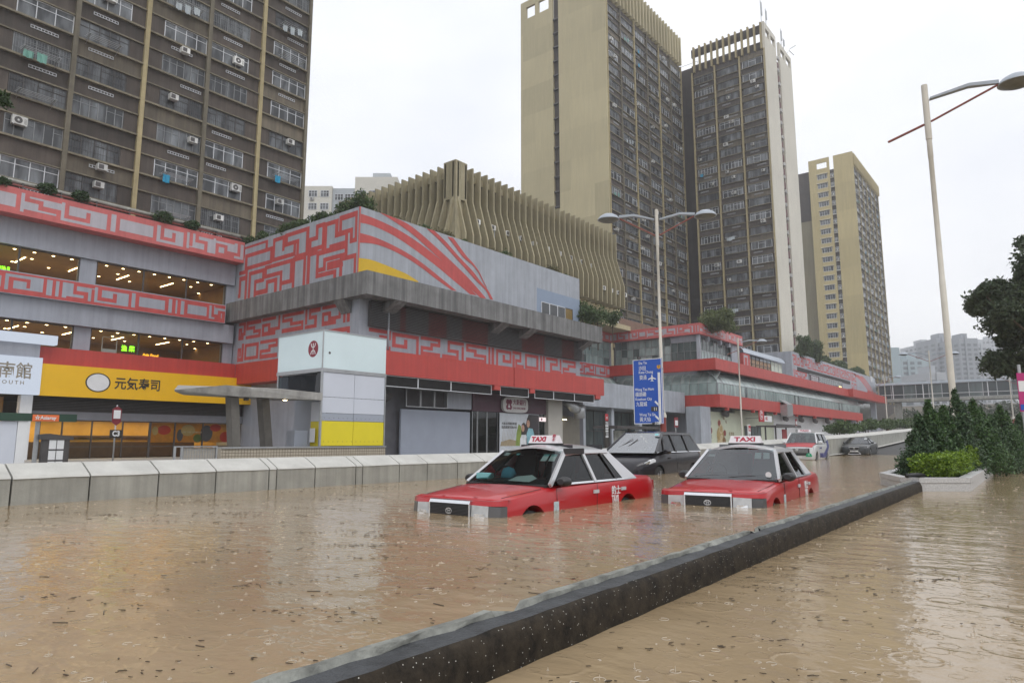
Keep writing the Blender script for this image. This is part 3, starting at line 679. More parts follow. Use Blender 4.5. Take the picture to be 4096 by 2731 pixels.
tb('slab', m_mallgrey, LW, (X0, 47.9, 8.32, X1, 55.99, 9.5)); tb('slab', m_mallgrey, LW, (X0, 48.1, 12.72, X1, 55.99, 14.2)); tb('slab', m_mallgrey, LW, (X0, 48.1, 5.0, X1, 55.99, 6.35)); tb('roof', m_conc, LW, (X0, 48.1, 14.21, X1, 56.3, 15.0))
tb('grey_band', m_mallgrey, LW, (X0, 47.55, 8.15, 26.1, 47.89, 9.50)); tb('grey_band', m_mallgrey, LW, (X0, 47.75, 12.55, 26.1, 48.09, 14.21))
tb('parapet', m_pink2, LW, (X0, 46.75, 14.15, 26.14, 48.08, 15.72)); tb('parapet', m_mallgrey, LW, (X0, 47.2, 9.505, 25.2, 47.88, 10.85))
m_keyg = mat('mural_grey_paint', (.42, .40, .44), .6, .08, 1.2, streak=.08)
def invert(rl, s0, s1, z0, z1, res=.06):
    g_ = np.ones((int((z1 - z0) / res), int((s1 - s0) / res)), bool)
    for a, c, d, e_ in rl: g_[max(0, round((d - z0) / res)):round((e_ - z0) / res), max(0, round((a - s0) / res)):round((c - s0) / res)] = False
    return rects(g_, s0, z0, res)
rl = key_band(X0 + 6, 26.1, 14.18, 15.7, .19, 4, True, (1.0, 1.9)); paint_u('painted_key_pattern', invert(rl, X0 + 6, 26.1, 14.18, 15.7), 46.746, m_keyg, LW)
rl = key_band(X0 + 6, 25.16, 9.53, 10.83, .15, 8, True, (1.1, 2.0)); paint_u('painted_key_pattern', rl, 47.196, m_pink, LW)
for zc, zf, e_ in ((8.14, 6.36, 260), (12.54, 10.6, 300)):
    nm = 'upper' if zc > 10 else 'lower'
    tb('room_wall', m_room, LW, (X0, 55.4, zf, X1, 55.98, zc - .002)); tb('ceiling', m_ceil, LW, (X0, 48.15, zc, X1, 55.39, zc + .15)); tb('room_floor', m_floor, LW, (X0, 48.15, zf - .12, X1, 55.39, zf)); tb('room_side', m_room, LW, (25.75, 48.3, zf + .002, 25.95, 55.38, zc - .002))
    arealight('ceiling_light', (14, 51.5, zc - .15), 20, 4.5, e_ * 1.0, (1, .74, .42), LW)
    x = 8.3
    while x < 25.6:
        for yy, dx in ((48.75, 0), (50.6, .4), (52.4, 1.9)):
            if yy > 50 and int(x * 1.7) % 3 != 1: continue
            MB().disc((x + dx, yy, zc - .012), .085, 10, 'z').build('downlight', m_lamp, LW, fixn=False)
        if int(x) % 3 == 0: tb('light_strip', m_lamp, LW, (x + 1.0, 50.4, zc - .03, x + 1.06, 52.4, zc - .012))
        x += 1.03
    zt = zc; zb = zf + .25
    pil = (15.75, 16.7)
    tb('pillar', m_mallgrey, LW, (pil[0], 47.93, zb - .2, pil[1], 48.4, zt - .002)); tb('pillar', m_mallgrey, LW, (25.55, 47.93, zb - .2, 26.28, 48.4, zt - .002)); tb('pillar', m_mallgrey, LW, (5.0, 47.93, zb - .2, 6.0, 48.4, zt - .002))
    tb('window_sill', m_darkframe, LW, (X0, 47.9, zb - .22, 25.54, 48.10, zb))
    for a, c in ((6.02, 15.73), (16.72, 25.53)):
        nn = 3
        for i in range(nn):
            u0, u1 = a + (c - a) * i / nn, a + (c - a) * (i + 1) / nn
            b = MB(); b.box(u0, 48.0, zb, u0 + .05, 48.08, zt - .01); b.box(u1 - .05, 48.0, zb, u1, 48.08, zt - .01); b.box(u0 + .051, 48.0, zt - .06, u1 - .051, 48.08, zt - .01); b.box(u0 + .051, 48.0, zb, u1 - .051, 48.08, zb + .05)
            wo = b.build('window', m_darkframe, LW); MB().poly([(u0 + .05, 48.04, zb + .05), (u1 - .05, 48.04, zb + .05), (u1 - .05, 48.04, zt - .06), (u0 + .05, 48.04, zt - .06)]).build('pane', m_gl, wo, fixn=False)
tb('red_fascia', m_mallred, LW, (13.8, 47.2, 5.56, 26.2, 47.88, 6.6))
# ground floor: louvres, transom panels and the glazed front of the sushi shop
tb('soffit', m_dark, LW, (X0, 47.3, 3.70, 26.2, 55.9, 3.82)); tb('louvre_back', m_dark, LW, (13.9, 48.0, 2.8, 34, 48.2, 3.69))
for k in range(9): tb('louvre_slat', m_darkframe, LW, (13.9, 47.80 - .0, 2.82 + k * .098, 34, 47.95, 2.87 + k * .098))
tb('transom_panel', mat('grey_transom', (.20, .205, .23), .5, .1), LW, (13.9, 47.85, 2.30, 34, 48.1, 2.795))
tb('shop_wall', mat('ochre_shop_wall', (.60, .36, .07), .6, .15, 1), LW, (14.2, 51.5, -.1, 34, 51.7, 2.79)); tb('shop_floor', m_floor, LW, (14, 48.2, -.2, 34, 51.49, -.08)); tb('shop_ceiling', m_ceil, LW, (14, 48.21, 2.5, 34, 51.48, 2.6))
arealight('shop_light', (20, 49.8, 2.45), 14, 2.2, 300, (1, .72, .36), LW)
m_brownc = mat('dark_brown_counter', (.09, .055, .03), .5, .2, 2)
tb('counter', m_brownc, LW, (14.6, 50.2, -.08, 25, 50.8, .95)); tb('shelf', m_brownc, LW, (16, 51.2, 1.25, 24, 51.49, 1.38))
ms = [14.4, 15.6, 17.26, 19.08, 20.8, 22.47, 24.45, 26.5, 28.3, 30.2, 32.1]
for a, c in zip(ms, ms[1:]):
    wide = .12 if abs(a - 20.8) < .01 else .06
    b = MB(); b.box(a - wide / 2, 47.9, -.1, a + wide / 2, 48.05, 2.29); b.box(a + wide / 2 + .001, 47.92, .62, c - .062, 48.03, .68); b.box(a + wide / 2 + .001, 47.92, 2.23, c - .062, 48.03, 2.29)
    wo = b.build('shopfront_frame', m_darkframe, LW); MB().poly([(a + .04, 47.97, -.08), (c - .04, 47.97, -.08), (c - .04, 47.97, 2.25), (a + .04, 47.97, 2.25)]).build('pane', m_gl, wo, fixn=False)
fin(LW, n0)
# shop poster strip: abstract warm shapes
PO = world_thing('window_poster', 'orange, red and grey poster strip behind the glass of the yellow-signed shop', 'poster', (24, 48.3, 1)); n0 = names()
q = random.Random(8); pc = [mat('poster_orange', (.72, .27, .02), .6, .2, 2), mat('poster_red', (.62, .05, .02), .6), mat('poster_ochre', (.60, .40, .14), .6), mat('poster_grey', (.12, .11, .12), .6), mat('poster_green', (.16, .20, .03), .6)]
tb('backing', pc[0], PO, (20.9, 48.30, .92, 27.4, 48.34, 2.22))
for i, (x, z, rx, rz_, c) in enumerate(((21.9, 1.75, .45, .32, 1), (21.3, 1.7, .2, .3, 2), (23.0, 1.4, .22, .42, 3), (23.55, 1.75, .5, .4, 2), (24.25, 1.2, .3, .3, 4), (24.9, 1.55, .45, .58, 3), (25.55, 1.95, .42, .26, 1), (26.3, 1.3, .4, .38, 1), (26.8, 1.7, .3, .3, 2))):
    MB().disc((x, 48.296 - .003 * i, z), rx, 20, rz=rz_).build('printed_shape', pc[c], PO, fixn=False)
wtext('LIVE THE GENKI LIFE', .17, mat('poster_cream', (.7, .6, .4), .6), PO, (23.1, 48.262, 1.62), bold=.003)
fin(PO, n0)
# yellow shop sign; the mascot face is left off its white disc
YS = world_thing('shop_sign', 'long yellow fascia sign with black 元気寿司 lettering and a plain white disc', 'sign', (22, 47.1, 3.7)); n0 = names()
tb('board', m_yel, YS, (13.9, 46.9, 3.66, 34.0, 47.18, 5.555))
MB().disc((17.0, 46.892, 4.62), .72, 32, rz=.60).build('disc_rim', m_text, YS, fixn=False); MB().disc((17.0, 46.886, 4.62), .64, 32, rz=.53).build('white_disc', m_white, YS, fixn=False)
wtext('元気寿司', .82, m_text, YS, (17.95, 46.885, 4.60), bold=.013, sx=.88)
fin(YS, n0)
WS = world_thing('shop_sign', 'white lit box sign with two bronze characters over SOUTH', 'sign', (11, 47.0, 3.7)); n0 = names()
m_lbox = emit('white_light_box', (.78, .86, 1.0), .62); tb('light_box', m_lbox, WS, (5.5, 46.7, 3.68, 13.86, 47.19, 5.85)); m_bronze = mat('bronze_letter', (.28, .25, .2), .5)
wtext('南館', .98, m_bronze, WS, (11.72, 46.69, 4.95), bold=.015, sx=.86); wtext('SOUTH', .30, m_bronze, WS, (11.75, 46.69, 4.32), spacing=1.5, bold=.005)
tb('canopy_box', m_mallgrey, WS, (5.5, 46.8, 5.87, 13.7, 47.19, 6.65)); tb('light_band', m_lbox, WS, (5.5, 46.6, 6.68, 14.5, 47.19, 7.22))
fin(WS, n0)
LP = world_thing('shop_pillar', 'white corner pillar under the white lit box sign', 'pillar', (13.2, 47.3, 0)); n0 = names()
tb('shaft', m_white, LP, (13.1, 47.2, -.1, 13.7, 47.8, 3.66)); tb('wall', m_room, LP, (6, 50, -.1, 13.0, 50.2, 3.66)); tb('lamp', m_lamp, LP, (11.9, 49.5, 2.9, 12.05, 49.62, 3.2)); fin(LP, n0)
for lbl, s, m, body, x, z, y, sx in (('green lit food hall sign glowing behind the upper mall windows', .42, m_green_led, '美食 廣場 龍翔', 9.6, 11.2, 49.0, 1.0), ('green lit two-character sign behind the lower mall window', .42, m_green_led, '漁 樂', 18.95, 7.15, 48.9, .9), ('small orange lit Asia Food sign behind the lower mall window', .26, m_orange_led, 'Asia Food', 20.35, 6.86, 48.9, 1.0)):
    t_ = world_thing('lit_sign', lbl, 'sign', (x, y, z)); wtext(body, s, m, t_, (x, y, z), bold=.012, sx=sx)
GT = world_thing('pushcart', 'white tubular trolley standing behind the lower mall window', 'trolley', (18, 49, 6.4)); b = MB()
for x in (17.62, 18.5): b.tube([(x, 48.5, 6.4), (x, 48.5, 7.75)], .03, 6)
for z in (6.7, 6.95, 7.75): b.tube([(17.62, 48.5, z), (18.5, 48.5, z)], .03, 6)
n0 = names(); b.build('frame', m_white, GT); tb('tray', m_white, GT, (17.66, 48.47, 6.72, 18.46, 48.53, 6.93)); fin(GT, n0)
# parapet clutter
for i, (px, py, r_) in enumerate(((185, 765, .62), (320, 795, .62), (650, 880, .85), (768, 910, .62), (0, 740, .6))):
    p_ = on_y(px, py, 46.9); b = MB(); leaves(b, (0, 0, .15), (r_, r_ * .8, r_ * .62), 650, .085, i, nm=1); leaves(b, (r_ * .3, 0, .3), (r_ * .6, r_ * .5, r_ * .5), 250, .08, i + 50)
    s_ = thing('shrub', 'dark green shrub sprouting from the edge of the mural parapet', 'shrub', p_, 0, 'shrubs along the mural parapet'); b.build('foliage', leaf_mat('parapet_leaf', (.035, .075, .02)), s_, fixn=False); MB().tube([(0, 0, -.45), (0, 0, .1)], .03, 5).build('stem', m_earth, s_)
RP = world_thing('roof_pipe', 'long grey drain pipe running along the top of the mural parapet', 'pipe', (14, 47.3, 15.9)); n0 = names()
MB().tube([(X0, 47.3, 16.25), (26.0, 47.3, 16.25)], .13, 10).build('pipe', m_conc, RP, smooth=True); MB().tube([(X0, 47.0, 15.95), (26.0, 47.0, 15.95)], .06, 8).build('pipe', m_redrust, RP, smooth=True)
for x in range(4, 26, 2): tb('bracket', m_darkframe, RP, (x, 46.95, 15.73, x + .08, 47.4, 16.15))
fin(RP, n0)

# ------------------------------------------------------------------ corner block with swoosh mural
RW = world_thing('shopping_mall_block', 'corner mall block with grey concrete canopy and red and yellow swoosh mural', 'building', (26.2, 33.3, 0)); n0 = names()
tb('upper_wall', m_mallgrey_w, RW, (26.17, 33.3, 9.9, 51.2, 52, 15.6)); tb('body', m_mallgrey, RW, (27.4, 40, -.1, 51.2, 52, 9.89)); tb('mid_wall', m_mallgrey, RW, (26.35, 33.25, 6.3, 51.0, 48, 9.88))
ST = []
Dp = lambda a, b: on_x(900 + a / 2.614, 750 + b / 2.614, 26.17)
for pl in ([(1205, 470), (1210, 325), (1378, 270), (1348, 548), (1322, 556), (1328, 440), (1200, 472)], [(1045, 630), (1055, 385), (1172, 348), (1160, 505), (1272, 475), (1268, 570), (1105, 612)],
           [(1022, 635), (1030, 390), (965, 410), (958, 528), (890, 548), (888, 655), (1025, 628)], [(755, 700), (765, 560), (640, 600), (650, 500), (868, 440), (866, 690), (740, 722)],
           [(610, 640), (620, 520), (515, 555), (505, 760), (725, 700), (728, 600)], [(225, 850), (480, 765), (490, 640), (225, 730), (225, 850)], [(195, 720), (195, 630), (440, 570), (440, 610)],
           [(960, 930), (975, 690), (1268, 608), (1268, 700), (1040, 760), (1030, 850), (985, 862)], [(1080, 800), (1215, 765)], [(1080, 840), (1215, 805)], [(1205, 930), (1225, 748), (1362, 710), (1352, 900)], [(960, 925), (1150, 880), (1145, 950)],
           [(710, 1050), (722, 752), (835, 722), (828, 1020)], [(865, 1010), (885, 700), (955, 685)], [(580, 1085), (585, 1005), (685, 985), (668, 772), (430, 840), (430, 930), (590, 890), (588, 960)],
           [(310, 1135), (312, 985), (400, 955), (400, 865), (262, 905), (240, 1180)], [(325, 1105), (435, 1070), (440, 985), (532, 960), (525, 1090)], [(80, 925), (225, 890), (215, 1160)], [(80, 1155), (150, 1130), (140, 965), (200, 948)]):
    ST.append(([(Dp(*p_).y, Dp(*p_).z) for p_ in pl], .25))
paint_v('painted_key_pattern', raster(ST, 33.5, 47.4, 11.3, 15.4), 26.166, m_pink, RW)
tb('corner_strip', m_pink2, RW, (26.15, 33.28, 11.2, 26.23, 33.36, 15.58))
# swoosh stripes picked on the wall plane
Fp = lambda a, b: on_y(1400 + a / 1.9917, 800 + b / 1.9917, 33.296)
SWN = 0
def swoosh(top, bot, m):
    n = 28; b = MB(); U = [interp2(top, i / n) for i in range(n + 1)]; V = [interp2(bot, i / n) for i in range(n + 1)]
    global SWN; SWN += 1; off_ = Vector((0, -.004 * SWN, 0)); U = [Fp(*p_) + off_ for p_ in U]; V = [Fp(*p_) + off_ for p_ in V]
    for i in range(n): b.poly([U[i], U[i + 1], V[i + 1], V[i]])
    b.build('painted_swoosh', m, RW, fixn=False)
def interp2(pts, t_):
    s = t_ * (len(pts) - 1); i = min(int(s), len(pts) - 2); f = s - i; P_ = [pts[max(0, i - 1)], pts[i], pts[i + 1], pts[min(len(pts) - 1, i + 2)]]
    return tuple(.5 * (2 * P_[1][k] + (P_[2][k] - P_[0][k]) * f + (2 * P_[0][k] - 5 * P_[1][k] + 4 * P_[2][k] - P_[3][k]) * f * f + (3 * P_[1][k] - P_[0][k] - 3 * P_[2][k] + P_[3][k]) * f ** 3) for k in (0, 1))
swoosh([(82, 108), (200, 150), (380, 235), (560, 350), (750, 500), (880, 620), (1010, 760)], [(78, 180), (180, 205), (340, 280), (500, 385), (680, 520), (800, 620), (955, 750)], m_pink)
swoosh([(76, 262), (200, 298), (360, 370), (500, 450), (630, 545), (740, 635), (850, 725)], [(74, 340), (180, 348), (300, 385), (440, 455), (570, 540), (680, 625), (810, 718)], m_pink)
swoosh([(240, 100), (420, 170), (540, 250), (700, 390), (850, 530), (960, 640), (1085, 785)], [(240, 102), (340, 165), (480, 260), (640, 400), (780, 530), (900, 650), (1040, 780)], m_pink)
swoosh([(670, 245), (760, 330), (870, 455), (970, 560), (1040, 650), (1100, 720), (1140, 795)], [(610, 228), (720, 330), (830, 450), (930, 560), (1010, 650), (1080, 720), (1115, 790)], m_pink)
swoosh([(820, 302), (870, 370), (930, 450), (985, 510), (1030, 575), (1060, 640), (1090, 700)], [(775, 292), (835, 370), (900, 455), (975, 520), (1022, 580), (1052, 640), (1085, 700)], m_pink)
swoosh([(68, 462), (160, 475), (260, 510), (370, 555), (450, 590), (545, 650)], [(64, 590), (150, 590), (240, 600), (320, 610), (400, 625), (540, 655)], mat('mural_yellow_paint', (.62, .40, .015), .6, .06))
Fp = lambda a, b: on_y(1300 + a / 1.96, 600 + b / 1.96, 33.296)
b = MB(); P_ = [Fp(1660, 1075), Fp(1985, 1165), Fp(1985, 1350), Fp(1660, 1250)]; x0, x1 = P_[0].x, 51.19; b.poly([(x0, 33.297, 11.3), (x1, 33.297, 11.3), (x1, 33.297, 13.66), (x0, 33.297, 13.66)]); b.build('painted_blue_field', mat('blue_grey_paint', (.24, .30, .40), .6, .06), RW, fixn=False)
m_ochp = mat('ochre_pane', (.20, .13, .03), .4)
for i in range(4):
    u0 = 45.3 + i * 1.17; wb_ = MB(); wb_.box(u0, 33.24, 11.2, u0 + .05, 33.29, 12.58); wb_.box(u0 + 1.12, 33.24, 11.2, u0 + 1.169, 33.29, 12.58); wb_.box(u0 + .051, 33.24, 12.53, u0 + 1.119, 33.29, 12.58)
    wo = wb_.build('window', m_alu if i < 3 else m_darkframe, RW); MB().box(u0 + .05, 33.262, 11.2, u0 + 1.12, 33.289, 12.53).build('pane', m_pane_s if i < 3 else m_ochp, wo)
# canopy: raw concrete edge beam running round the corner
b = MB(); prof = [(0, 0), (0, 1.44), (1.62, 1.44), (1.62, .5), (1.1, .02)]
ringc = [[(52.4, 31.7 + a, 9.69 + z) for a, z in prof], [(25.6 + 0, 31.7 + a, 9.69 + z) for a, z in prof]]
ringc[1] = [(25.6 + a, 31.7 + a, 9.69 + z) for a, z in prof]; ringc.append([(25.6 + a, 49.0, 9.69 + z) for a, z in prof]); b.loft(ringc); b.build('canopy', m_canopy, RW)
for x in (27.9, 38.3, 41.8, 50.2):
    MB().prism([(x, 31.75, 9.685), (x, 33.2, 9.685), (x, 33.2, 8.9), (x, 32.1, 9.45)], (1.0, 0, 0)).build('bracket', m_canopy, RW)
MB().prism([(25.65, 34.0, 9.685), (26.3, 34.0, 9.685), (26.3, 34.0, 8.9)], (0, 1.0, 0)).build('bracket', m_canopy, RW)
# lower mural walls, louvre screen, red fascia
rl = key_band(27.0, 50.9, 6.62, 8.05, .20, 21, False, (.9, 1.6)); paint_u('painted_key_pattern', rl, 33.246, m_pink, RW)
rl = key_band(34.0, 47.3, 6.7, 8.15, .20, 23, False, (1.1, 1.9)) + key_band(34.0, 47.3, 8.3, 9.75, .20, 29, False, (1.1, 1.9)); paint_v('painted_key_pattern', rl, 26.346, m_pink, RW)
tb('louvre_frame', m_darkframe, RW, (27.0, 32.95, 8.07, 51.0, 33.2, 9.66)); q = random.Random(2); segs = []; x = 27.0
while x < 50.9: w_ = q.uniform(.35, 2.4); segs.append((x, min(51.0, x + w_), q.random() < .45)); x += w_
m_slatr = mat('louvre_red', (.24, .045, .04), .6, .15, 3); m_slatg = mat('louvre_grey', (.17, .17, .18), .6, .15, 3)
for k in range(15):
    b = MB()
    for a, c, rd in segs: b.prism([(a, 32.94, 8.10 + k * .104), (a, 32.80, 8.07 + k * .104), (a, 32.80, 8.09 + k * .104), (a, 32.94, 8.125 + k * .104)], (c - a - .002, 0, 0), 0 if rd else 1)
    b.build('louvre_slat', [m_slatr, m_slatg], RW)
tb('red_fascia', m_mallred, RW, (28.0, 32.6, 5.10, 40.75, 33.1, 6.6)); tb('red_fascia', m_mallred, RW, (40.85, 32.6, 5.10, 54.0, 33.1, 6.6)); tb('red_fascia', m_mallred, RW, (26.2, 32.6, 5.10, 27.99, 47.15, 6.6))
tb('fascia_drop', m_mallred, RW, (38.5, 32.62, 4.75, 39.2, 33.0, 5.098)); tb('fascia_drop', m_mallred, RW, (42.9, 32.62, 4.75, 43.5, 33.0, 5.098)); tb('fascia_drop', m_mallred, RW, (52.6, 32.62, 4.75, 53.4, 33.0, 5.098))
b = MB(); b.tube([(28.4, 32.9, 9.6), (28.4, 32.9, 6.7)], .07, 8); b.build('drain_pipe', m_mallgrey_w, RW, smooth=True)
gx = [28.1, 30.9, 34.0, 38.3, 39.3, 42.8, 43.6, 46.2, 49.3, 52.5]
for a, c in zip(gx, gx[1:]):
    if c - a < 1.2: continue
    b = MB(); b.box(a, 32.72, 4.38, c, 32.76, 4.42); b.box(a, 32.72, 5.04, c, 32.76, 5.08); b.box(a, 32.72, 4.421, a + .04, 32.76, 5.039); b.box(c - .04, 32.72, 4.421, c, 32.76, 5.039)
    gr = b.build('grille_frame', m_alu, RW); b = MB(); k = 0
    b.box(a + .04, 32.79, 4.42, c - .04, 32.81, 5.04)
    while 4.46 + k * .06 < 5.02: b.box(a + .05, 32.73, 4.46 + k * .06, c - .05, 32.75, 4.475 + k * .06); k += 1
    b.build('grille_slats', m_dark, gr)
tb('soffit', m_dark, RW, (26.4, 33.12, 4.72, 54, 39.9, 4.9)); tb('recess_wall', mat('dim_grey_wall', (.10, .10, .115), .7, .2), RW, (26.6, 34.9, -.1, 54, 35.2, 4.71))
tb('shutter', mat('grey_shutter', (.30, .33, .40), .55, .05), RW, (31.0, 34.4, -.1, 37.8, 34.55, 3.12))
tb('beam', m_mallgrey, RW, (35.3, 34.3, 3.3, 37.85, 34.6, 4.5))
for i in range(3):
    a = 31.25 + i * 1.33; b = MB(); b.box(a, 34.2, 3.28, a + .05, 34.3, 4.5); b.box(a + 1.25, 34.2, 3.28, a + 1.3, 34.3, 4.5); b.box(a + .051, 34.2, 4.45, a + 1.249, 34.3, 4.5); b.box(a + .051, 34.2, 3.28, a + 1.249, 34.3, 3.33)
    lv = b.build('louvre_frame', m_steel, RW); b = MB()
    for k in range(13): b.box(a + .052, 34.24, 3.36 + k * .084, a + 1.248, 34.29, 3.385 + k * .084)
    b.build('louvre_slats', m_darkframe, lv)
b = MB(); b.tube([(28.0, 34.0, 4.6), (28.6, 34.0, 4.2), (29.4, 34.0, 3.9), (29.4, 34.5, 3.7)], .38, 12); b.build('duct', m_darkframe, RW, smooth=True)
b = MB(); b.tube([(50.0, 34.0, 4.5), (50.6, 33.7, 3.9), (51.5, 33.7, 3.7)], .42, 12); b.tube([(51.5, 33.7, 4.2), (51.5, 33.7, 3.0)], .5, 12); b.build('duct', m_steel, RW, smooth=True)
tb('side_door', m_darkframe, RW, (28.2, 34.7, -.1, 29.8, 34.89, 1.9)); tb('pillar', mat('beige_pillar', (.42, .40, .36), .6, .06), RW, (47.2, 34.0, -.1, 49.3, 34.88, 4.7))
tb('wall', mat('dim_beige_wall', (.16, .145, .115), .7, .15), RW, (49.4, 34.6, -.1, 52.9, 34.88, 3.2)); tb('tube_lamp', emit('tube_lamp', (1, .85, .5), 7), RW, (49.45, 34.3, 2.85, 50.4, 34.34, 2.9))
fin(RW, n0)
# bank frontage
m_purple = mat('dark_purple_fascia', (.060, .018, .035), .5, .2, 2); BK = world_thing('bank_shopfront', 'dark purple bank shopfront with green glass door beside the advertisement', 'shopfront', (42, 34.3, 0)); n0 = names()
tb('fascia', m_purple, BK, (37.9, 34.2, 3.22, 47.15, 34.5, 4.65)); tb('door_recess', m_dark, BK, (37.9, 34.62, -.1, 47.15, 34.85, 3.2))
for a, c in ((37.95, 38.5), (38.55, 39.6), (39.65, 40.9), (46.1, 47.1)):
    b = MB(); b.box(a, 34.3, -.1, a + .04, 34.36, 3.2); b.box(c - .04, 34.3, -.1, c, 34.36, 3.2); wo = b.build('door_frame', m_steel, BK); MB().poly([(a + .04, 34.33, -.1), (c - .04, 34.33, -.1), (c - .04, 34.33, 3.2), (a + .04, 34.33, 3.2)]).build('pane', m_glg, wo, fixn=False)
fin(BK, n0)
BS = world_thing('bank_sign', 'white rounded bank sign with maroon emblem and 大新銀行 lettering', 'sign', (42.7, 34.0, 3.8)); n0 = names(); b = MB(); pts = []
for k in range(32):
    a = 2 * math.pi * k / 32; ex, ez = math.cos(a), math.sin(a); pts.append((42.72 + 1.6 * math.copysign(abs(ex) ** .45, ex), 33.95, 3.85 + .62 * math.copysign(abs(ez) ** .55, ez)))
b.prism(pts, (0, .2, 0)); b.build('board', mat('grey_white_sign', (.50, .49, .48), .5, .05), BS)
m_maroon = mat('maroon_print', (.17, .015, .05), .5)
for dx, dz in ((-.16, .2), (.16, .2), (-.16, -.2), (.16, -.2)): MB().disc((41.85 + dx, 33.944, 3.85 + dz), .21, 16).build('emblem', m_maroon, BS, fixn=False)
MB().prism([(41.72, 33.94, 3.62), (41.98, 33.94, 3.62), (41.85, 33.94, 3.86)], (0, -.004, 0)).build('emblem', m_white, BS)
wtext('大新銀行', .50, m_maroon, BS, (42.35, 33.94, 4.02), bold=.006, sx=.85); wtext('DAH SING BANK', .23, m_maroon, BS, (42.32, 33.94, 3.58), bold=.003, sx=.95); fin(BS, n0)
AD = world_thing('advertisement', 'bank advertisement poster showing a couple beside a plant', 'poster', (43.4, 34.1, 1.5)); n0 = names()
y_ = 34.14; tb('panel', mat('poster_pale', (.50, .53, .57), .5, .2, .7), AD, (40.95, y_, -.1, 46.05, y_ + .06, 3.18)); c_ = lambda n, col: mat(n, col, .6, .2, 3)
def shp(name, m, pts, k): MB().poly([(41 + a, y_ - .004 * k, b_) for a, b_ in pts]).build(name, m, AD, fixn=False)
shp('printed_shape', c_('poster_dark', (.035, .03, .035)), [(3.4, .62), (5.02, .62), (5.02, 3.15), (3.6, 3.15), (3.35, 2.6), (3.1, 2.0)], 1)
shp('printed_shape', c_('poster_reeds', (.30, .24, .15)), [(0.0, .62), (1.9, .62), (2.2, 1.0), (1.2, 1.15), (.1, .95)], 1)
for i in range(9): shp('printed_shape', c_('poster_reeds', (.3, .24, .15)), [(.25 + i * .17, 1.0), (.29 + i * .17, 1.0), (.42 + i * .2, 2.1 + .1 * (i % 3)), (.40 + i * .2, 2.1)], 2)
shp('printed_shape', c_('poster_leafgreen', (.20, .27, .05)), [(1.9, .62), (2.7, .62), (2.75, 1.4), (2.6, 2.2), (2.3, 2.35), (2.05, 1.7)], 2)
shp('printed_shape', c_('poster_shirt', (.62, .64, .66)), [(2.45, .62), (3.45, .62), (3.4, 1.3), (3.15, 1.65), (2.75, 1.6), (2.5, 1.2)], 3); shp('printed_shape', c_('poster_hair', (.03, .022, .02)), [(2.62, 1.5), (3.2, 1.5), (3.22, 2.3), (3.0, 2.5), (2.7, 2.35)], 4)
MB().disc((41 + 2.85, y_ - .02, 2.02), .2, 16, rz=.28).build('printed_shape', c_('poster_skin', (.45, .26, .18)), AD, fixn=False)
shp('printed_shape', c_('poster_cardigan', (.22, .44, .50)), [(3.3, .62), (4.4, .62), (4.35, 1.6), (4.15, 2.0), (3.6, 2.05), (3.35, 1.6)], 3); shp('printed_shape', c_('poster_hair', (.03, .022, .02)), [(3.3, 2.3), (3.95, 2.3), (4.0, 2.7), (3.75, 2.95), (3.4, 2.85)], 4)
MB().disc((41 + 3.55, y_ - .02, 2.4), .22, 16, rz=.3).build('printed_shape', c_('poster_skin', (.45, .26, .18)), AD, fixn=False)
wtext('大新永明獨家鉅獻', .24, m_text, AD, (41.15, y_ - .01, 2.35)); wtext('為您成就安逸未來', .24, m_text, AD, (41.15, y_ - .01, 2.07)); fin(AD, n0)
SB = world_thing('bank_sign', 'small lit bank sign hanging by the shopfront door', 'sign', (46.2, 33.9, 2.7)); n0 = names(); tb('board', emit('lit_sign_face', (1, .85, .85), .9), SB, (45.9, 33.9, 2.62, 46.7, 34.0, 2.95)); MB().disc((46.1, 33.894, 2.79), .11, 12).build('emblem', m_maroon, SB, fixn=False); tb('hanger', m_steel, SB, (46.2, 33.93, 2.951, 46.24, 33.97, 3.23)); fin(SB, n0)

# ------------------------------------------------------------------ finned office building on the podium
OB = world_thing('finned_office_building', 'beige concrete office building wrapped in tall bent vertical fins', 'building', (41.8, 40, 15.6)); n0 = names()
m_fin = mat('fin_concrete', (.33, .29, .185), .75, .12, .8, streak=.25, rand=.08); m_finw = mat('fin_recess_wall', (.075, .062, .042), .8, .2, .6, streak=.3)  # recess wall darkened: shadow behind the fins put into its colour
YO, XO, XE, ZT, ZK = 40.0, 41.8, 67.3, 25.6, 22.4
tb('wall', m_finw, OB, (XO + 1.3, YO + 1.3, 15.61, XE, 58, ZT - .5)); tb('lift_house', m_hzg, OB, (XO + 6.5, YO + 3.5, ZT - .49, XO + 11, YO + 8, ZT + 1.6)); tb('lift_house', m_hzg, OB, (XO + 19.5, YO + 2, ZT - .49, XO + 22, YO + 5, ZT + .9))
tb('roof_slab', m_fin, OB, (XO + .5, YO + .5, ZT - 1.1, XE, 58, ZT - .505)); tb('soffit_band', m_beige, OB, (52.5, YO + .6, 15.62, XE + 4, YO + 1.29, 17.2))
prof = [(0, ZT), (1.3, ZT), (1.3, 16.4), (-.95, 16.4), (-1.0, 18.9), (-.15, ZK - .5), (0, ZK)]
fu = MB().prism([(0, a, z) for a, z in prof], (.16, 0, 0)).mesh('fin', m_fin); fv = MB().prism([(a, 0, z) for a, z in prof], (0, .16, 0)).mesh('fin', m_fin)
x = XO + .25; k = 0
while x < XE + 3.2: link('fin', fu, OB, (x, YO, 0)); x += .985
y = YO + .25
while y < 57.5: link('fin', fv, OB, (XO, y, 0)); y += .96
MB().prism([(XO, YO, 22.2), (XO + 1.5, YO, 22.2), (XO + 1.5, YO + 1.5, 22.2), (XO, YO + 1.5, 22.2)], (0, 0, ZT + .15 - 22.2)).build('corner_pier', m_fin, OB)
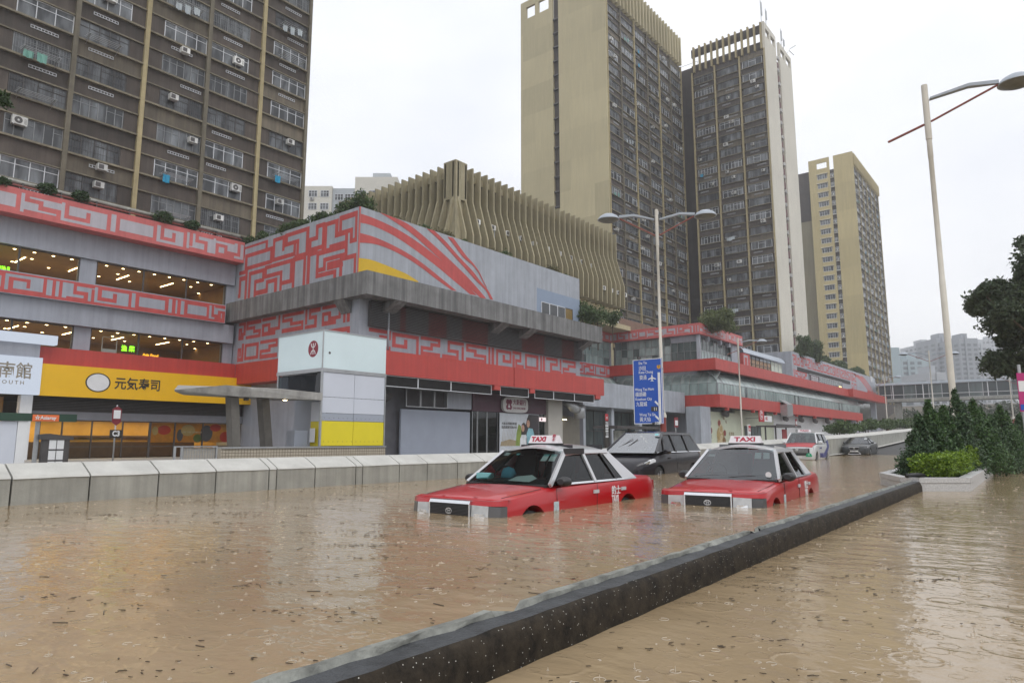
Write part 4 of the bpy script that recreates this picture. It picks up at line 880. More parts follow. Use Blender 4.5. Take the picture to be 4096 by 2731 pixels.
MB().loft([[(XO, YO, 22.19), (XO + .7, YO, 22.19), (XO + .7, YO + .7, 22.19), (XO, YO + .7, 22.19)], [(XO - .9, YO - .9, 16.5), (XO - .2, YO - .9, 16.5), (XO - .2, YO - .2, 16.5), (XO - .9, YO - .2, 16.5)]]).build('corner_pier', m_fin, OB)
for k, (z, hh_) in enumerate(((16.45, 1.0), (19.6, .9), (22.8, .9))):
    tb('floor_band', m_fin, OB, (XO + 1.0, YO + 1.0, z, XE, YO + 1.28, z + hh_)); tb('floor_band', m_fin, OB, (XO + 1.0, YO + 1.29, z, XO + 1.28, 58, z + hh_))
m_finpane = mat('fin_window', (.03, .03, .033), .15, .1)
for i in range(25):
    xx = XO + .45 + i * .985
    for z in (17.6, 20.6): tb('window', m_finpane, OB, (xx, YO + 1.22, z, xx + .72, YO + 1.285, z + 1.7))
q = random.Random(6); wm_ = wac_mesh(.58, .5, .45)
for i in range(11):
    xx = XO + 2.45 + i * 2.15; o = link('air_conditioner', wm_, OB, (xx, YO + .2, 20.4 - .02 * i)); MB().tube([(.45, -.45, -.02), (.45, -.45, -1.6)], .025, 5).build('drip_pipe', m_alu, o)
for i in range(4): link('air_conditioner', wm_, OB, (XE - 2.2 + i * 1.6, YO - .35, 17.9))
fin(OB, n0)
# plant ledge with outdoor units at the foot of the beige tower
PL = world_thing('plant_room', 'beige plant ledge crowded with white air-conditioner units below the tower', 'building', (70.6, 42, 15)); n0 = names()
tb('ledge', m_beige, PL, (70.6, 44, 15.5, 80, 50, 16.1)); tb('wall', mat('brown_plant_wall', (.20, .12, .085), .8, .15), PL, (72.5, 47.5, 16.11, 96, 50, 18.2)); tb('block', m_fin, PL, (71, 44.8, 16.11, 75.2, 46.5, 21.4)); BIGAC = ac_mesh(1.05, .45, 1.0)
for i in range(5): link('air_conditioner', BIGAC, PL, (70.9 + 1.25 * i, 44.5, 16.2))
link('air_conditioner', BIGAC, PL, (71.0, 44.5, 17.4)); link('air_conditioner', wac_mesh(.9, .5, .8), PL, (73.6, 44.7, 19.6)); MB().tube([(72.3, 44.6, 17.6), (72.3, 44.6, 20.9), (73.0, 44.6, 21.2), (75, 44.6, 20.9)], .07, 6).build('pipe', m_alu, PL, smooth=True); fin(PL, n0)

# ------------------------------------------------------------------ link and farther mall block
m_gpane = pane_mat('pale_green_glazing', [(0.0, (.13, .18, .18)), (.4, (.24, .31, .30)), (.7, (.38, .46, .45)), (1.0, (.52, .60, .58))], .15)
m_gpane_d = pane_mat('dark_green_glazing', [(0.0, (.03, .035, .04)), (.5, (.10, .13, .13)), (1.0, (.22, .27, .27))], .12)
CW = world_thing('shopping_mall_link', 'glazed mall link with mural bands tucked behind the corner block canopy', 'building', (66, 47, 0)); n0 = names()
tb('wall', m_mallgrey, CW, (51.21, 47.3, -.1, 80.4, 58, 15.4)); tb('parapet', m_pink2, CW, (60, 46.9, 14.2, 80.3, 47.29, 15.45)); paint_u('painted_key_pattern', invert(key_band(60, 80, 14.24, 15.4, .2, 31, True), 60, 80, 14.24, 15.4), 46.896, m_keyg, CW)
tb('mural_band', m_mallgrey, CW, (60, 46.8, 9.3, 80.3, 47.29, 10.95)); paint_u('painted_key_pattern', key_band(62, 80, 9.35, 10.9, .22, 33, True), 46.796, m_pink, CW)
def pane_wall(par, ori, P, s0, s1, z0_, z1_, nx, nz, mp_, q, dark=.12, fr=.05, m_fr=None):
    """Glazed screen: each pane an own object set in its frame bars."""
    w_, h_ = (s1 - s0) / nx, (z1_ - z0_) / nz; m_fr = m_fr or m_steel; fb = MB()
    def bx(a, c, d, e_, o0, o1, mb):
        a, c = sorted((a, c))
        if ori == 'u': mb.box(a, P - o0, d, c, P - o1, e_)
        else: mb.box(P - o0, a, d, P - o1, c, e_)
    for i in range(nx + 1): bx(s0 + w_ * i - fr / 2, s0 + w_ * i + fr / 2, z0_, z1_, .05, -.03, fb)
    for j in range(nz + 1):
        for i in range(nx): bx(s0 + w_ * i + math.copysign(fr / 2 + .001, w_), s0 + w_ * (i + 1) - math.copysign(fr / 2 + .001, w_), z0_ + h_ * j - fr / 2, z0_ + h_ * j + fr / 2, .05, -.03, fb)
    fo = fb.build('glazing_frame', m_fr, par); me = {}
    for i in range(nx):
        for j in range(nz):
            m_ = m_gpane_d if q.random() < dark else mp_
            if m_.name not in me:
                b = MB(); W_ = abs(w_) - fr; H_ = h_ - fr; b.poly([(0, 0, 0), (W_, 0, 0), (W_, 0, H_), (0, 0, H_)]); me[m_.name] = b.mesh('pane', m_, fixn=False)
            s_ = s0 + w_ * i + math.copysign(fr / 2, w_)
            if ori == 'u': link('pane', me[m_.name], fo, (s_, P, z0_ + h_ * j + fr / 2))
            else: link('pane', me[m_.name], fo, (P, s_, z0_ + h_ * j + fr / 2), -math.pi / 2)
q = random.Random(44); pane_wall(CW, 'u', 47.2, 62, 79.7, 11.0, 14.18, 12, 3, m_gpane, q)
tb('entrance_canopy', m_mallgrey_w, CW, (54.6, 36.2, 4.4, 79, 46.7, 6.9)); b = MB(); n = 10
b.loft([[(54.6 - 2.2 * math.sin(math.pi * i / n), 36.2 + 10.4 * i / n, 4.4) for i in range(n + 1)], [(54.6 - 2.2 * math.sin(math.pi * i / n), 36.2 + 10.4 * i / n, 6.9) for i in range(n + 1)]], closed=False); b.build('entrance_canopy', m_mallgrey_w, CW, smooth=True)
for x in (56.5, 62, 68, 74): tb('column', m_mallgrey_w, CW, (x, 36.6, -.1, x + .55, 37.2, 4.39))
pane_wall(CW, 'u', 40.5, 54.5, 79, -.1, 4.3, 12, 2, m_gpane_d, q, .6, .08, m_darkframe)
b = MB()
for i in range(10):
    a, c = 60 + i * 2, 62 + i * 2; b.poly([(a + .04, 46.75, 9.25), (c - .04, 46.75, 9.25), (c - .04, 45.6, 8.1), (a + .04, 45.6, 8.1)])
b.build('sloped_glazing', m_gpane, CW, fixn=False); tb('glazing_sill', m_steel, CW, (60, 45.5, 6.95, 80, 45.7, 8.09)); fin(CW, n0)

FM = world_thing('shopping_mall_block', 'long farther mall block with red fascias and a sloping glass gallery', 'building', (80, 32.2, 0)); n0 = names()
q = random.Random(45)
tb('wall', m_mallgrey, FM, (80.7, 35.2, -.1, 181, 50, 11.0)); tb('wall', m_mallgrey, FM, (80.7, 34.8, 14.18, 94.5, 47.2, 14.4)); tb('wall', m_mallgrey, FM, (81.2, 35.4, 11.01, 94.4, 47.2, 14.17))
# key pattern parapet round the corner
tb('parapet', m_pink2, FM, (80.0, 34.35, 14.22, 94.6, 34.75, 15.6)); tb('parapet', m_pink2, FM, (80.0, 34.76, 14.22, 80.4, 46.85, 15.6))
paint_u('painted_key_pattern', invert(key_band(80.05, 94.5, 14.28, 15.5, .2, 51, True), 80.05, 94.5, 14.28, 15.5), 34.346, m_keyg, FM); paint_v('painted_key_pattern', invert(key_band(34.5, 46.8, 14.28, 15.5, .2, 53, True), 34.5, 46.8, 14.28, 15.5), 79.996, m_keyg, FM)
pane_wall(FM, 'v', 80.6, 46.7, 38.6, 11.0, 14.18, 9, 3, m_gpane, q, .10); pane_wall(FM, 'v', 80.6, 38.55, 35.0, 11.0, 13.4, 4, 2, m_gpane_d, q, 1.0); tb('lintel', m_mallgrey, FM, (80.55, 35.0, 13.42, 80.9, 38.55, 14.17))
pane_wall(FM, 'u', 35.0, 80.7, 94.4, 11.0, 12.35, 14, 1, m_gpane, q, .05); pane_wall(FM, 'u', 35.3, 80.7, 94.4, 12.4, 14.17, 12, 1, m_gpane_d, q, .5); tb('corner_post', m_mallgrey_w, FM, (80.3, 34.6, 11, 80.69, 34.99, 14.21)); tb('post', m_mallgrey_w, FM, (91.5, 34.8, 11, 94.4, 34.98, 14.17))
for x in (83.0, 87.0, 90): tb('corner_post', m_mallgrey_w, FM, (x, 34.5, 13.6, x + .4, 34.95, 14.21))
# red fascias
tb('red_fascia', m_mallred, FM, (79.0, 32.1, 9.55, 144, 32.9, 10.93)); tb('red_fascia', m_mallred, FM, (79.0, 32.91, 9.55, 79.8, 46.85, 10.93)); tb('red_fascia', m_mallred, FM, (144.01, 31.3, 9.5, 176, 32.9, 11.0))
tb('roof_deck', m_mallgrey, FM, (79.81, 32.92, 10.4, 181, 35.19, 10.9))
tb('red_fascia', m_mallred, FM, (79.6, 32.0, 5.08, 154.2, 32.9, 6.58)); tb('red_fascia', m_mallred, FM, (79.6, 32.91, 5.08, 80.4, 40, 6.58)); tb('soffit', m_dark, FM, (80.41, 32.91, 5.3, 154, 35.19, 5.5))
# gallery: vertical panes, then the sloping row above the knee
nP = 74; w_ = (153 - 79.7) / nP; H1 = 1.38
vp = {m_.name: MB().poly([(.03, 0, 0), (w_ - .03, 0, 0), (w_ - .03, 0, H1), (.03, 0, H1)]).mesh('pane', m_, fixn=False) for m_ in (m_gpane, m_gpane_d)}
sp_ = {m_.name: MB().poly([(.03, 0, 0), (w_ - .03, 0, 0), (w_ - .03, .42, .75), (.03, .42, .75)]).poly([(.03, .42, .75), (w_ - .03, .42, .75), (w_ - .03, 1.25, 1.45), (.03, 1.25, 1.45)]).mesh('pane', m_, fixn=False) for m_ in (m_gpane, m_gpane_d)}
b = MB()
for i in range(nP + 1):
    x = 79.7 + w_ * i; b.box(x - .03, 32.2, 6.6, x + .03, 32.28, 8.0); b.bar((x, 32.24, 8.0), (x, 32.66, 8.76), .05, .05, (1, 0, 0)); b.bar((x, 32.66, 8.76), (x, 33.5, 9.46), .05, .05, (1, 0, 0))
b.box(79.7, 32.19, 7.99, 153, 32.29, 8.05); gf = b.build('gallery_frame', m_steel, FM)
for i in range(nP):
    m_ = m_gpane_d if q.random() < .06 else m_gpane; link('pane', vp[m_.name], gf, (79.73 + w_ * i - .03, 32.24, 6.6)); m_ = m_gpane_d if q.random() < .05 else m_gpane; link('pane', sp_[m_.name], gf, (79.73 + w_ * i - .03, 32.24, 8.02))
nV = 12; wv = (46.5 - 32.3) / nV; b = MB()
vpv = MB().poly([(.03, 0, 0), (wv - .03, 0, 0), (wv - .03, 0, H1), (.03, 0, H1)]).mesh('pane', m_gpane, fixn=False); spv = MB().poly([(.03, 0, 0), (wv - .03, 0, 0), (wv - .03, .42, .75), (.03, .42, .75)]).poly([(.03, .42, .75), (wv - .03, .42, .75), (wv - .03, 1.25, 1.45), (.03, 1.25, 1.45)]).mesh('pane', m_gpane, fixn=False)
for i in range(nV + 1):
    y = 46.5 - wv * i; b.box(79.6, y - .03, 6.6, 79.68, y + .03, 8.0); b.bar((79.64, y, 8.0), (80.06, y, 8.76), .05, .05, (0, 1, 0)); b.bar((80.06, y, 8.76), (80.9, y, 9.46), .05, .05, (0, 1, 0))
gv = b.build('gallery_frame', m_steel, FM)
for i in range(nV): link('pane', vpv, gv, (79.64, 46.5 - wv * i, 6.6), -math.pi / 2); link('pane', spv, gv, (79.64, 46.5 - wv * i, 8.02), -math.pi / 2)
tb('gallery_wall', m_mallgrey, FM, (81.2, 33.6, 6.59, 153, 35.19, 9.5)); tb('gallery_end', m_mallgrey, FM, (153.05, 32.5, 6.59, 153.3, 33.6, 9.0))
# barrel roofed section
b = MB(); n = 12; rg = []
for x in (94.7, 113): rg.append([(x, 36.6 - 2.3 * math.cos(math.pi * i / n), 13.35 + 1.25 * math.sin(math.pi * i / n)) for i in range(n + 1)])
b.loft(rg, closed=False); b.build('barrel_roof', mat('blue_grey_sheet_roof', (.42, .47, .54), .35, .08, .4, metal=.3), FM, smooth=True)
tb('mural_pier', m_pink, FM, (94.65, 34.4, 10.94, 97.3, 35.1, 13.3)); paint_u('painted_key_pattern', key_band(94.8, 97.2, 11.1, 13.2, .25, 57, False, (.6, .8)), 34.396, m_keyg, FM); tb('back_wall', m_room, FM, (97.31, 36, 10.94, 113, 36.2, 13.3)); arealight('ceiling_light', (105, 35.5, 13.2), 14, .6, 60, (1, .75, .45), FM)
pane_wall(FM, 'u', 34.8, 97.35, 107.5, 11.05, 13.3, 6, 2, m_gl, q, 0, .08, m_darkframe); pane_wall(FM, 'u', 34.8, 107.5, 112.8, 11.05, 13.3, 3, 1, mat('pale_shop_window', (.55, .60, .50), .4, .2, 1), q, 0, .08, m_steel)
# end block with key mural and strip window
tb('wall', m_mallgrey_w, FM, (116.9, 34.35, 10.95, 181, 50, 15.8))
rl = key_band(117.2, 163, 13.5, 15.5, .25, 61, False, (.7, 1.3)) + key_band(117.2, 125, 11.2, 12.9, .25, 62, False, (.7, 1.3)) + key_band(157, 163, 11.2, 13.4, .25, 63, False, (.7, 1.2)); paint_u('painted_key_pattern', rl, 34.346, m_pink, FM)
for k, (a, c) in enumerate(((160, 176), (163, 178), (166.5, 180))):
    bb = MB(); n = 14
    for i in range(n):
        f0, f1 = i / n, (i + 1) / n; z_ = lambda f: 15.4 - 3.8 * f ** 1.6
        bb.poly([(a + (c - a) * f0, 34.346, z_(f0)), (a + (c - a) * f1, 34.346, z_(f1)), (a + (c - a) * f1, 34.346, z_(f1) - .42), (a + (c - a) * f0, 34.346, z_(f0) - .42)])
    bb.build('painted_swoosh', m_pink2, FM, fixn=False)
tb('strip_recess', m_dark, FM, (119.6, 34.28, 12.75, 155.8, 34.34, 13.38)); pane_wall(FM, 'u', 34.27, 126, 149, 11.1, 12.7, 18, 2, m_gpane_d, q, .5, .08, m_steel)
wtext('翠閣酒樓', 1.1, m_white, FM, (127, 34.2, 11.9)); tb('sign_board', m_purple, FM, (126.4, 34.21, 11.2, 132.2, 34.25, 12.6)); tb('lit_notice', emit('warm_notice', (1, .7, .3), 2), FM, (146.2, 34.2, 11.3, 148, 34.24, 11.8))
wtext('龍翔', 1.5, m_white, FM, (175.5, 34.25, 15.2), bold=.03); tb('end_mural_panel', m_mallred, FM, (172, 34.27, 10.96, 181, 34.33, 12.4))
# ground floor
tb('pier', m_mallgrey_w, FM, (76.6, 33.2, -.1, 79.5, 35, 5.07)); tb('end_wall', m_white, FM, (104.5, 34.0, -.1, 152, 34.3, 5.0)); tb('wall', mat('violet_grey_wall', (.36, .36, .42), .6, .08), FM, (152.1, 33.4, -.1, 181, 36, 5.2)); tb('column', m_mallgrey_w, FM, (168, 32.2, -.1, 169, 33.2, 9.4)); tb('upper_wall', m_gpane_d, FM, (153.4, 34.5, 5.21, 180, 34.8, 9.4))
m_cream = mat('pale_green_panel', (.56, .60, .46), .5, .05, .5); tb('shop_wall', m_cream, FM, (89.2, 33.85, -.1, 104.4, 34.2, 5.07)); pane_wall(FM, 'u', 33.8, 92.3, 98.5, -.1, 3.0, 5, 1, m_gpane_d, q, .6, .1, m_darkframe)
for x in (84, 98.8, 108, 116, 124, 132, 140, 148): b = MB().tube([(x, 33.3, 5.05), (x, 33.3, 4.4), (x + .9, 33.3, 4.3)], .35, 8); b.build('duct', m_darkframe, FM, smooth=True)
for x in (82, 91, 100, 110, 120, 130, 140, 150): tb('fascia_drop', m_mallred, FM, (x, 32.02, 4.72, x + .5, 32.4, 5.078))
b = MB().box(102.0, 31.0, 4.6, 104.6, 32.0, 6.2); b.prism([(102.0, 31.0, 6.21), (104.6, 31.0, 6.21), (104.6, 32, 6.9), (102.0, 32, 6.9)], (0, 0, .05)); b.build('vent_hood', m_steel, FM)
fin(FM, n0)
BB = world_thing('billboard', 'pale green restaurant billboard with brown dishes and vertical characters under the red fascia', 'billboard', (84, 33.6, 0)); n0 = names()
tb('panel', m_cream, BB, (79.6, 33.7, -.1, 89.1, 33.84, 4.6)); q = random.Random(12); fc = [mat('print_brown', (.22, .12, .04), .6, .4, 3), mat('print_tan', (.40, .29, .12), .6, .4, 3), mat('print_cream', (.55, .45, .28), .6, .3, 3), mat('print_darkred', (.25, .04, .03), .6)]
for i, (dx, z, r_, c) in enumerate(((0, 3.2, .55, 2), (0, 3.2, .42, 3), (.2, 1.7, 1.15, 1), (.5, 2.5, .62, 2), (.5, 2.5, .42, 1), (.1, 1.0, .95, 1), (.6, 1.3, .55, 2), (1.6, 2.0, .42, 3), (1.3, 1.0, .55, 0), (-.2, .4, .8, 2))): MB().disc((83.3 + dx, 33.694 - .004 * i, z), r_, 18, rz=r_ * .95).build('printed_shape', fc[c], BB, fixn=False)
for i, ch in enumerate('客館'): wtext(ch, .55, m_text, BB, (80.35, 33.69, 2.25 - .75 * i))
wtext('杏', .5, m_text, BB, (80.4, 33.69, 3.15)); MB().disc((80.68, 33.695, 2.27), .38, 18).build('printed_shape', fc[3], BB, fixn=False)
for i, ch in enumerate('滋味'): wtext(ch, .5, fc[0], BB, (84.6 + .7 * i, 33.69, 3.9 - .5 * i))
for i, ch in enumerate('美食館'): wtext(ch, .5, fc[0], BB, (86.3 + .62 * i, 33.69, 1.9))
fin(BB, n0)
CK = world_thing('shop_sign', 'red and white projecting shop sign with a large circled letter C', 'sign', (92.6, 31.5, 3.6)); n0 = names(); m_signred = mat('sign_red', (.45, .02, .03), .5)
tb('board', m_signred, CK, (91.7, 31.5, 3.55, 93.5, 31.65, 5.05)); MB().disc((92.35, 31.494, 4.45), .62, 24, rz=.62).build('ring', m_white, CK, fixn=False); MB().disc((92.35, 31.488, 4.45), .52, 24).build('ring', m_signred, CK, fixn=False); wtext('C', 1.0, m_white, CK, (92.02, 31.48, 4.45), bold=.03); tb('board', m_white, CK, (93.51, 31.5, 3.6, 96.6, 31.65, 4.4)); wtext('OK', .6, m_signred, CK, (93.9, 31.49, 4.02), bold=.02); tb('bracket', m_steel, CK, (93, 31.66, 4.0, 93.1, 33.9, 4.1)); fin(CK, n0)
BSH = world_thing('bus_shelter', 'dark tiled-roof bus shelter before the pale green shopfront', 'bus shelter', (92, 28, 0)); n0 = names(); zr = 2.75
b = MB().prism([(84.6, 27.2, zr), (94.0, 27.2, zr), (94.0, 29.6, zr), (84.6, 29.6, zr)], (0, 0, .14)); b.prism([(84.3, 27.0, zr - .05), (84.6, 27.0, zr + .3), (94.0, 27.0, zr + .3), (94.3, 27.0, zr - .05)], (0, .12, 0)); b.build('roof', m_darkframe, BSH)
for x in (85.2, 89, 93.2): tb('post', m_darkframe, BSH, (x, 28.6, -.1, x + .15, 28.75, zr - .01))
tb('advert_panel', m_signred, BSH, (90.3, 28.2, .9, 92, 28.3, 2.5)); tb('advert_panel', m_white, BSH, (90.3, 28.2, -.1, 92, 28.3, .89)); fin(BSH, n0)

# ------------------------------------------------------------------ footbridge over the road
FB = world_thing('footbridge', 'long glazed footbridge with flat roof spanning the road', 'bridge', (178, 20, 9)); n0 = names()
tb('deck', m_conc, FB, (177.2, -70, 9.9, 181.8, 33, 10.5)); tb('roof', mat('pale_blue_roof', (.50, .56, .62), .5, .05), FB, (176.8, -70, 13.7, 182.2, 33.4, 14.2)); q = random.Random(9)
pane_wall(FB, 'v', 177.4, 33, -67, 10.55, 13.68, 40, 1, mat('bridge_glass', (.035, .05, .055), .15, .4, .3), q, .3, .14, m_steel); tb('rail', m_white, FB, (177.15, -70, 11.4, 177.25, 33, 11.5)); tb('back_rail', m_darkframe, FB, (181.4, -70, 10.51, 181.6, 33, 12.2))
for y in (29, 14.5, -3, -24): tb('pier', m_conc, FB, (178.6, y, 2, 180.4, y + 1.2, 9.89))
for y in range(-60, 32, 6): tb('post', m_white, FB, (177.15, y, 10.51, 177.3, y + .18, 13.69))
fin(FB, n0)

# ------------------------------------------------------------------ station entrance
EN = world_thing('station_entrance', 'glazed station entrance kiosk with white lightbox top and yellow dado', 'kiosk', (17.9, 25, 0)); n0 = names()
m_icew = mat('pale_blue_glass_box', (.66, .78, .81), .22, .04, .6); m_panelw = mat('white_enamel_panel', (.58, .61, .68), .35, .04, .8); m_panelg = mat('grey_enamel_panel', (.33, .36, .42), .4, .05)
ex0, ex1, ey0, ey1 = 17.9, 21.48, 25.0, 28.45
tb('light_box', m_icew, EN, (ex0, ey0, 4.16, ex1, ey1, 5.80)); tb('roof_trim', m_steel, EN, (ex0 - .02, ey0 - .02, 5.801, ex1 + .02, ey1 + .02, 5.86)); tb('floor_beam', m_steel, EN, (ex0 - .03, ey0 - .03, 4.0, ex1 + .03, ey1 + .03, 4.158))
tb('corner_trim', m_steel, EN, (ex0 - .035, ey0 - .035, .78, ex0 + .05, ey0 + .05, 3.998)); tb('corner_trim', m_steel, EN, (ex0 - .035, ey0 - .035, 4.16, ex0 + .01, ey0 + .01, 5.8)); tb('corner_trim', m_steel, EN, (ex1 - .03, ey0 - .035, .78, ex1 + .02, ey0 + .03, 3.998)); tb('corner_post', m_steel, EN, (ex0, ey1 - .1, 2.9, ex0 + .1, ey1, 3.998))
for a, c in ((ex0 + .06, 19.66), (19.68, ex1 - .04)):
    tb('wall_panel', m_panelw, EN, (a, ey0, 2.92, c, ey0 + .1, 3.99)); tb('wall_panel', m_panelw, EN, (a, ey0, 2.22, c, ey0 + .1, 2.905)); tb('wall_panel', m_panelg, EN, (a, ey0, 1.88, c, ey0 + .1, 2.205)); tb('wall_panel', m_yelp, EN, (a, ey0, .80, c, ey0 + .1, 1.865))
b = MB()
for z in (2.91, 2.0, .98):
    for i in range(14): b.disc((ex0 + .2 + i * .25, ey0 - .003, z), .018, 6)
b.build('bolts', m_darkframe, EN, fixn=False)['kind'] = 'stuff'
MB().disc((18.25, 24.992, 4.85), .06, 10).build('camera_port', m_darkframe, EN, fixn=False)
tb('dado', mat('beige_tile', (.42, .37, .29), .5, .1, 6), EN, (13.45, 24.9, -.1, ex1 + .02, 25.5, .72)); tb('dado_coping', m_steel, EN, (13.45, 24.85, .721, ex1 + .04, 25.55, .775))
m_grout = mat('dark_tile_joint', (.16, .13, .10), .8); b = MB()
for i in range(78):
    x = 13.5 + i * .1275
    if x < ex1: b.box(x, 24.894, -.1, x + .014, 24.899, .71)
for j in range(6): b.box(13.45, 24.890, .06 + j * .12, ex1 + .02, 24.8935, .074 + j * .12)
b.build('tile_joints', m_grout, EN, fixn=False)
tb('inner_wall', m_panelg, EN, (18.9, 26.6, .78, 19.1, ey1, 3.9)); tb('inner_panel', m_yelp, EN, (18.05, 25.2, .78, 18.3, 25.9, 1.85)); tb('inner_panel', m_panelw, EN, (18.05, 25.2, 1.86, 18.3, 25.9, 2.7)); tb('dark_interior', m_dark, EN, (19.2, 25.2, .78, ex1 - .06, ey1 - .05, 3.95)); tb('clerestory', m_glg, EN, (ex0 + .02, ey0 + .15, 3.05, ex0 + .05, ey1 - .12, 3.95)); tb('ticket_box', m_panelg, EN, (17.2, 25.8, .78, 17.85, 26.4, 1.45)); tb('notice', m_white, EN, (17.88, 25.35, .95, 17.9, 25.7, 1.55))
# ring-shaped railway emblem built as strokes on a maroon disc
mtr = mat('maroon_enamel', (.22, .012, .03), .4); ey, ez, er = 25.72, 5.05, .37
b = MB(); b.disc((ex0 - .006, ey, ez), er, 32, 'x'); b.build('emblem', mtr, EN, fixn=False); b = MB(); X_ = ex0 - .010
def strk(p0, p1, w_): b.bar((X_, ey - p0[0], ez + p0[1]), (X_, ey - p1[0], ez + p1[1]), w_, .004, (1, 0, 0))
strk((0, -.25), (0, .25), .05)
for s in (1, -1):
    for sd in (1, -1):
        prev = None
        for i in range(6):
            a = math.pi / 2 * i / 5; c_ = (sd * .16 * math.cos(a), s * (.25 - .19 * math.sin(a)) if True else 0)
            if prev: strk(prev, c_, .05)
            prev = c_
b.build('emblem_strokes', m_white, EN)
fin(EN, n0)
CA = world_thing('entrance_canopy', 'thin grey wing-shaped concrete canopy on raking columns beside the station entrance', 'canopy', (15, 26, 0)); n0 = names()
b = MB(); top = [(11.75, 25.35, 2.86), (13.5, 24.9, 3.12), (17.86, 24.85, 3.05), (17.86, 28.3, 3.42), (13.4, 28.6, 3.30)]; bot = [(11.8, 25.4, 2.80), (13.9, 25.0, 2.72), (17.86, 24.86, 2.74), (17.86, 28.3, 2.85), (13.6, 28.5, 2.9)]
b.loft([top, bot]); b.build('roof', mat('stained_concrete', (.36, .35, .33), .75, .25, 2.0, streak=.2), CA)
m_raw = mat('dark_raw_concrete', (.15, .14, .125), .8, .2, 3)
for a, c in (((14.15, 25.6, 2.75), (14.6, 25.9, -.1)), ((15.85, 26.2, 2.8), (16.5, 26.6, -.1))): MB().bar(a, c, .34, .42, (0, 1, 0)).build('column', m_raw, CA)
tb('downlight', m_lamp, CA, (16.5, 25.6, 2.70, 16.62, 25.72, 2.718)); tb('speaker', m_darkframe, CA, (14.55, 25.3, 2.6, 14.7, 25.45, 2.72)); fin(CA, n0)
RL = world_thing('railing_panel', 'low glass and steel railing panel between the barrier wall and the tiled dado', 'railing', (12.5, 24.9, 0)); n0 = names()
b = MB()
for x in (11.7, 11.95, 13.25): b.box(x, 24.90, -.1, x + .06, 24.98, .78)
b.box(11.7, 24.90, .781, 13.31, 24.98, .82); b.build('frame', m_steel, RL); b = MB()
for i in range(13): b.box(12.05 + i * .1, 24.93, 0, 12.06 + i * .1, 24.95, .76)
for j in range(5): b.box(12.02, 24.92, .1 + j * .14, 13.24, 24.929, .11 + j * .14)
b.build('mesh_infill', m_steel, RL); MB().box(12.02, 24.99, -.05, 13.24, 25.0, .76).build('backing', mat('pale_notice', (.48, .44, .38), .6, .1), RL); fin(RL, n0)

# ------------------------------------------------------------------ pavement furniture
BI = world_thing('bus_information_stand', 'grey sloping-topped information stand with six white timetable sheets', 'information stand', (9.6, 30, 0)); n0 = names()
b = MB(); b.box(9.15, 29.95, -.1, 10.05, 30.2, 1.05); b.prism([(9.05, 29.9, 1.051), (10.15, 29.9, 1.051), (10.15, 29.9, 1.16), (9.35, 29.9, 1.28), (9.05, 29.9, 1.25)], (0, .35, 0)); b.build('case', m_darkframe, BI)
for i in range(2):
    for j in range(3): tb('timetable_sheet', m_white, BI, (9.36 + i * .26, 29.93, .70 - j * .4, 9.59 + i * .26, 29.945, 1.04 - j * .4))
fin(BI, n0)
BP = world_thing('bus_stop_sign', 'bus stop pole with maroon flag and black C3 plate', 'sign', (11.66, 30, 0)); n0 = names()
MB().tube([(11.66, 30, -.1), (11.66, 30, 2.45)], .032, 8).build('pole', m_steel, BP, smooth=True); b = MB().prism([(11.50, 29.95, 1.75), (11.66, 29.95, 1.62), (11.82, 29.95, 1.75), (11.84, 29.95, 2.28), (11.66, 29.95, 2.4), (11.48, 29.95, 2.28)], (0, .03, 0)); b.build('flag', mat('flag_maroon', (.20, .02, .03), .5), BP); tb('notice', m_white, BP, (11.53, 29.935, 1.9, 11.79, 29.945, 2.24)); tb('plate', m_text, BP, (11.44, 29.94, 1.13, 11.91, 29.96, 1.45)); wtext('C3', .30, m_white, BP, (11.675, 29.93, 1.29), bold=.012, align='CENTER', sx=.8); fin(BP, n0)
AS = world_thing('bus_shelter', 'green-beamed bus shelter with an orange advertising sign above white posts', 'bus shelter', (7.5, 30, 0)); n0 = names()
tb('roof_beam', mat('dark_green_beam', (.015, .05, .03), .5), AS, (3.5, 29.9, 1.74, 10.2, 30.3, 2.02)); tb('ad_panel', m_panelw, AS, (7.3, 30.0, -.1, 8.3, 30.2, 1.72)); tb('post', m_white, AS, (8.31, 29.95, -.1, 8.62, 30.15, 1.73)); tb('post', m_steel, AS, (8.95, 30.2, -.1, 9.08, 30.3, 1.73)); tb('sign_board', mat('sign_orange', (.75, .16, .04), .5, .03), AS, (8.72, 29.86, 1.74, 9.58, 29.89, 1.98)); wtext('☆Asiaray', .185, m_white, AS, (8.78, 29.85, 1.86), bold=.004, sx=.95); fin(AS, n0)
RSg = world_thing('route_sign', 'slim bus route pillar listing routes C2, 75X, 84M and 113', 'sign', (36, 19, 0)); p_ = at_depth(2427, 1690, 38); RSg.location = (p_.x, p_.y, 0); n0 = names()
X_, Y_ = p_.x, p_.y; s_ = 38 / FPX
tb('pillar', m_text, RSg, (X_ - .16, Y_, -.1, X_ + .16, Y_ + .08, 2.5)); tb('header', m_signred, RSg, (X_ - .16, Y_ - .01, 2.12, X_ + .16, Y_ - .002, 2.5))
for i, t_ in enumerate(('C2', '75X', '84M', '113')): wtext(t_, .20 if i else .16, m_white, RSg, (X_, Y_ - .012, 2.28 - .30 * i), align='CENTER', bold=.006, sx=.85)
for i in range(3): tb('destination_strip', m_white, RSg, (X_ - .15, Y_ - .008, 1.80 - .30 * i, X_ + .15, Y_ - .002, 1.89 - .30 * i))
fin(RSg, n0)
RS2 = world_thing('route_sign', 'maroon and white bus route pillar listing 74A before the restaurant billboard', 'sign', (88, 28, 0)); p_ = at_depth(3000, 1750, 62); RS2.location = (p_.x, p_.y, 0); n0 = names(); X_, Y_ = p_.x, p_.y
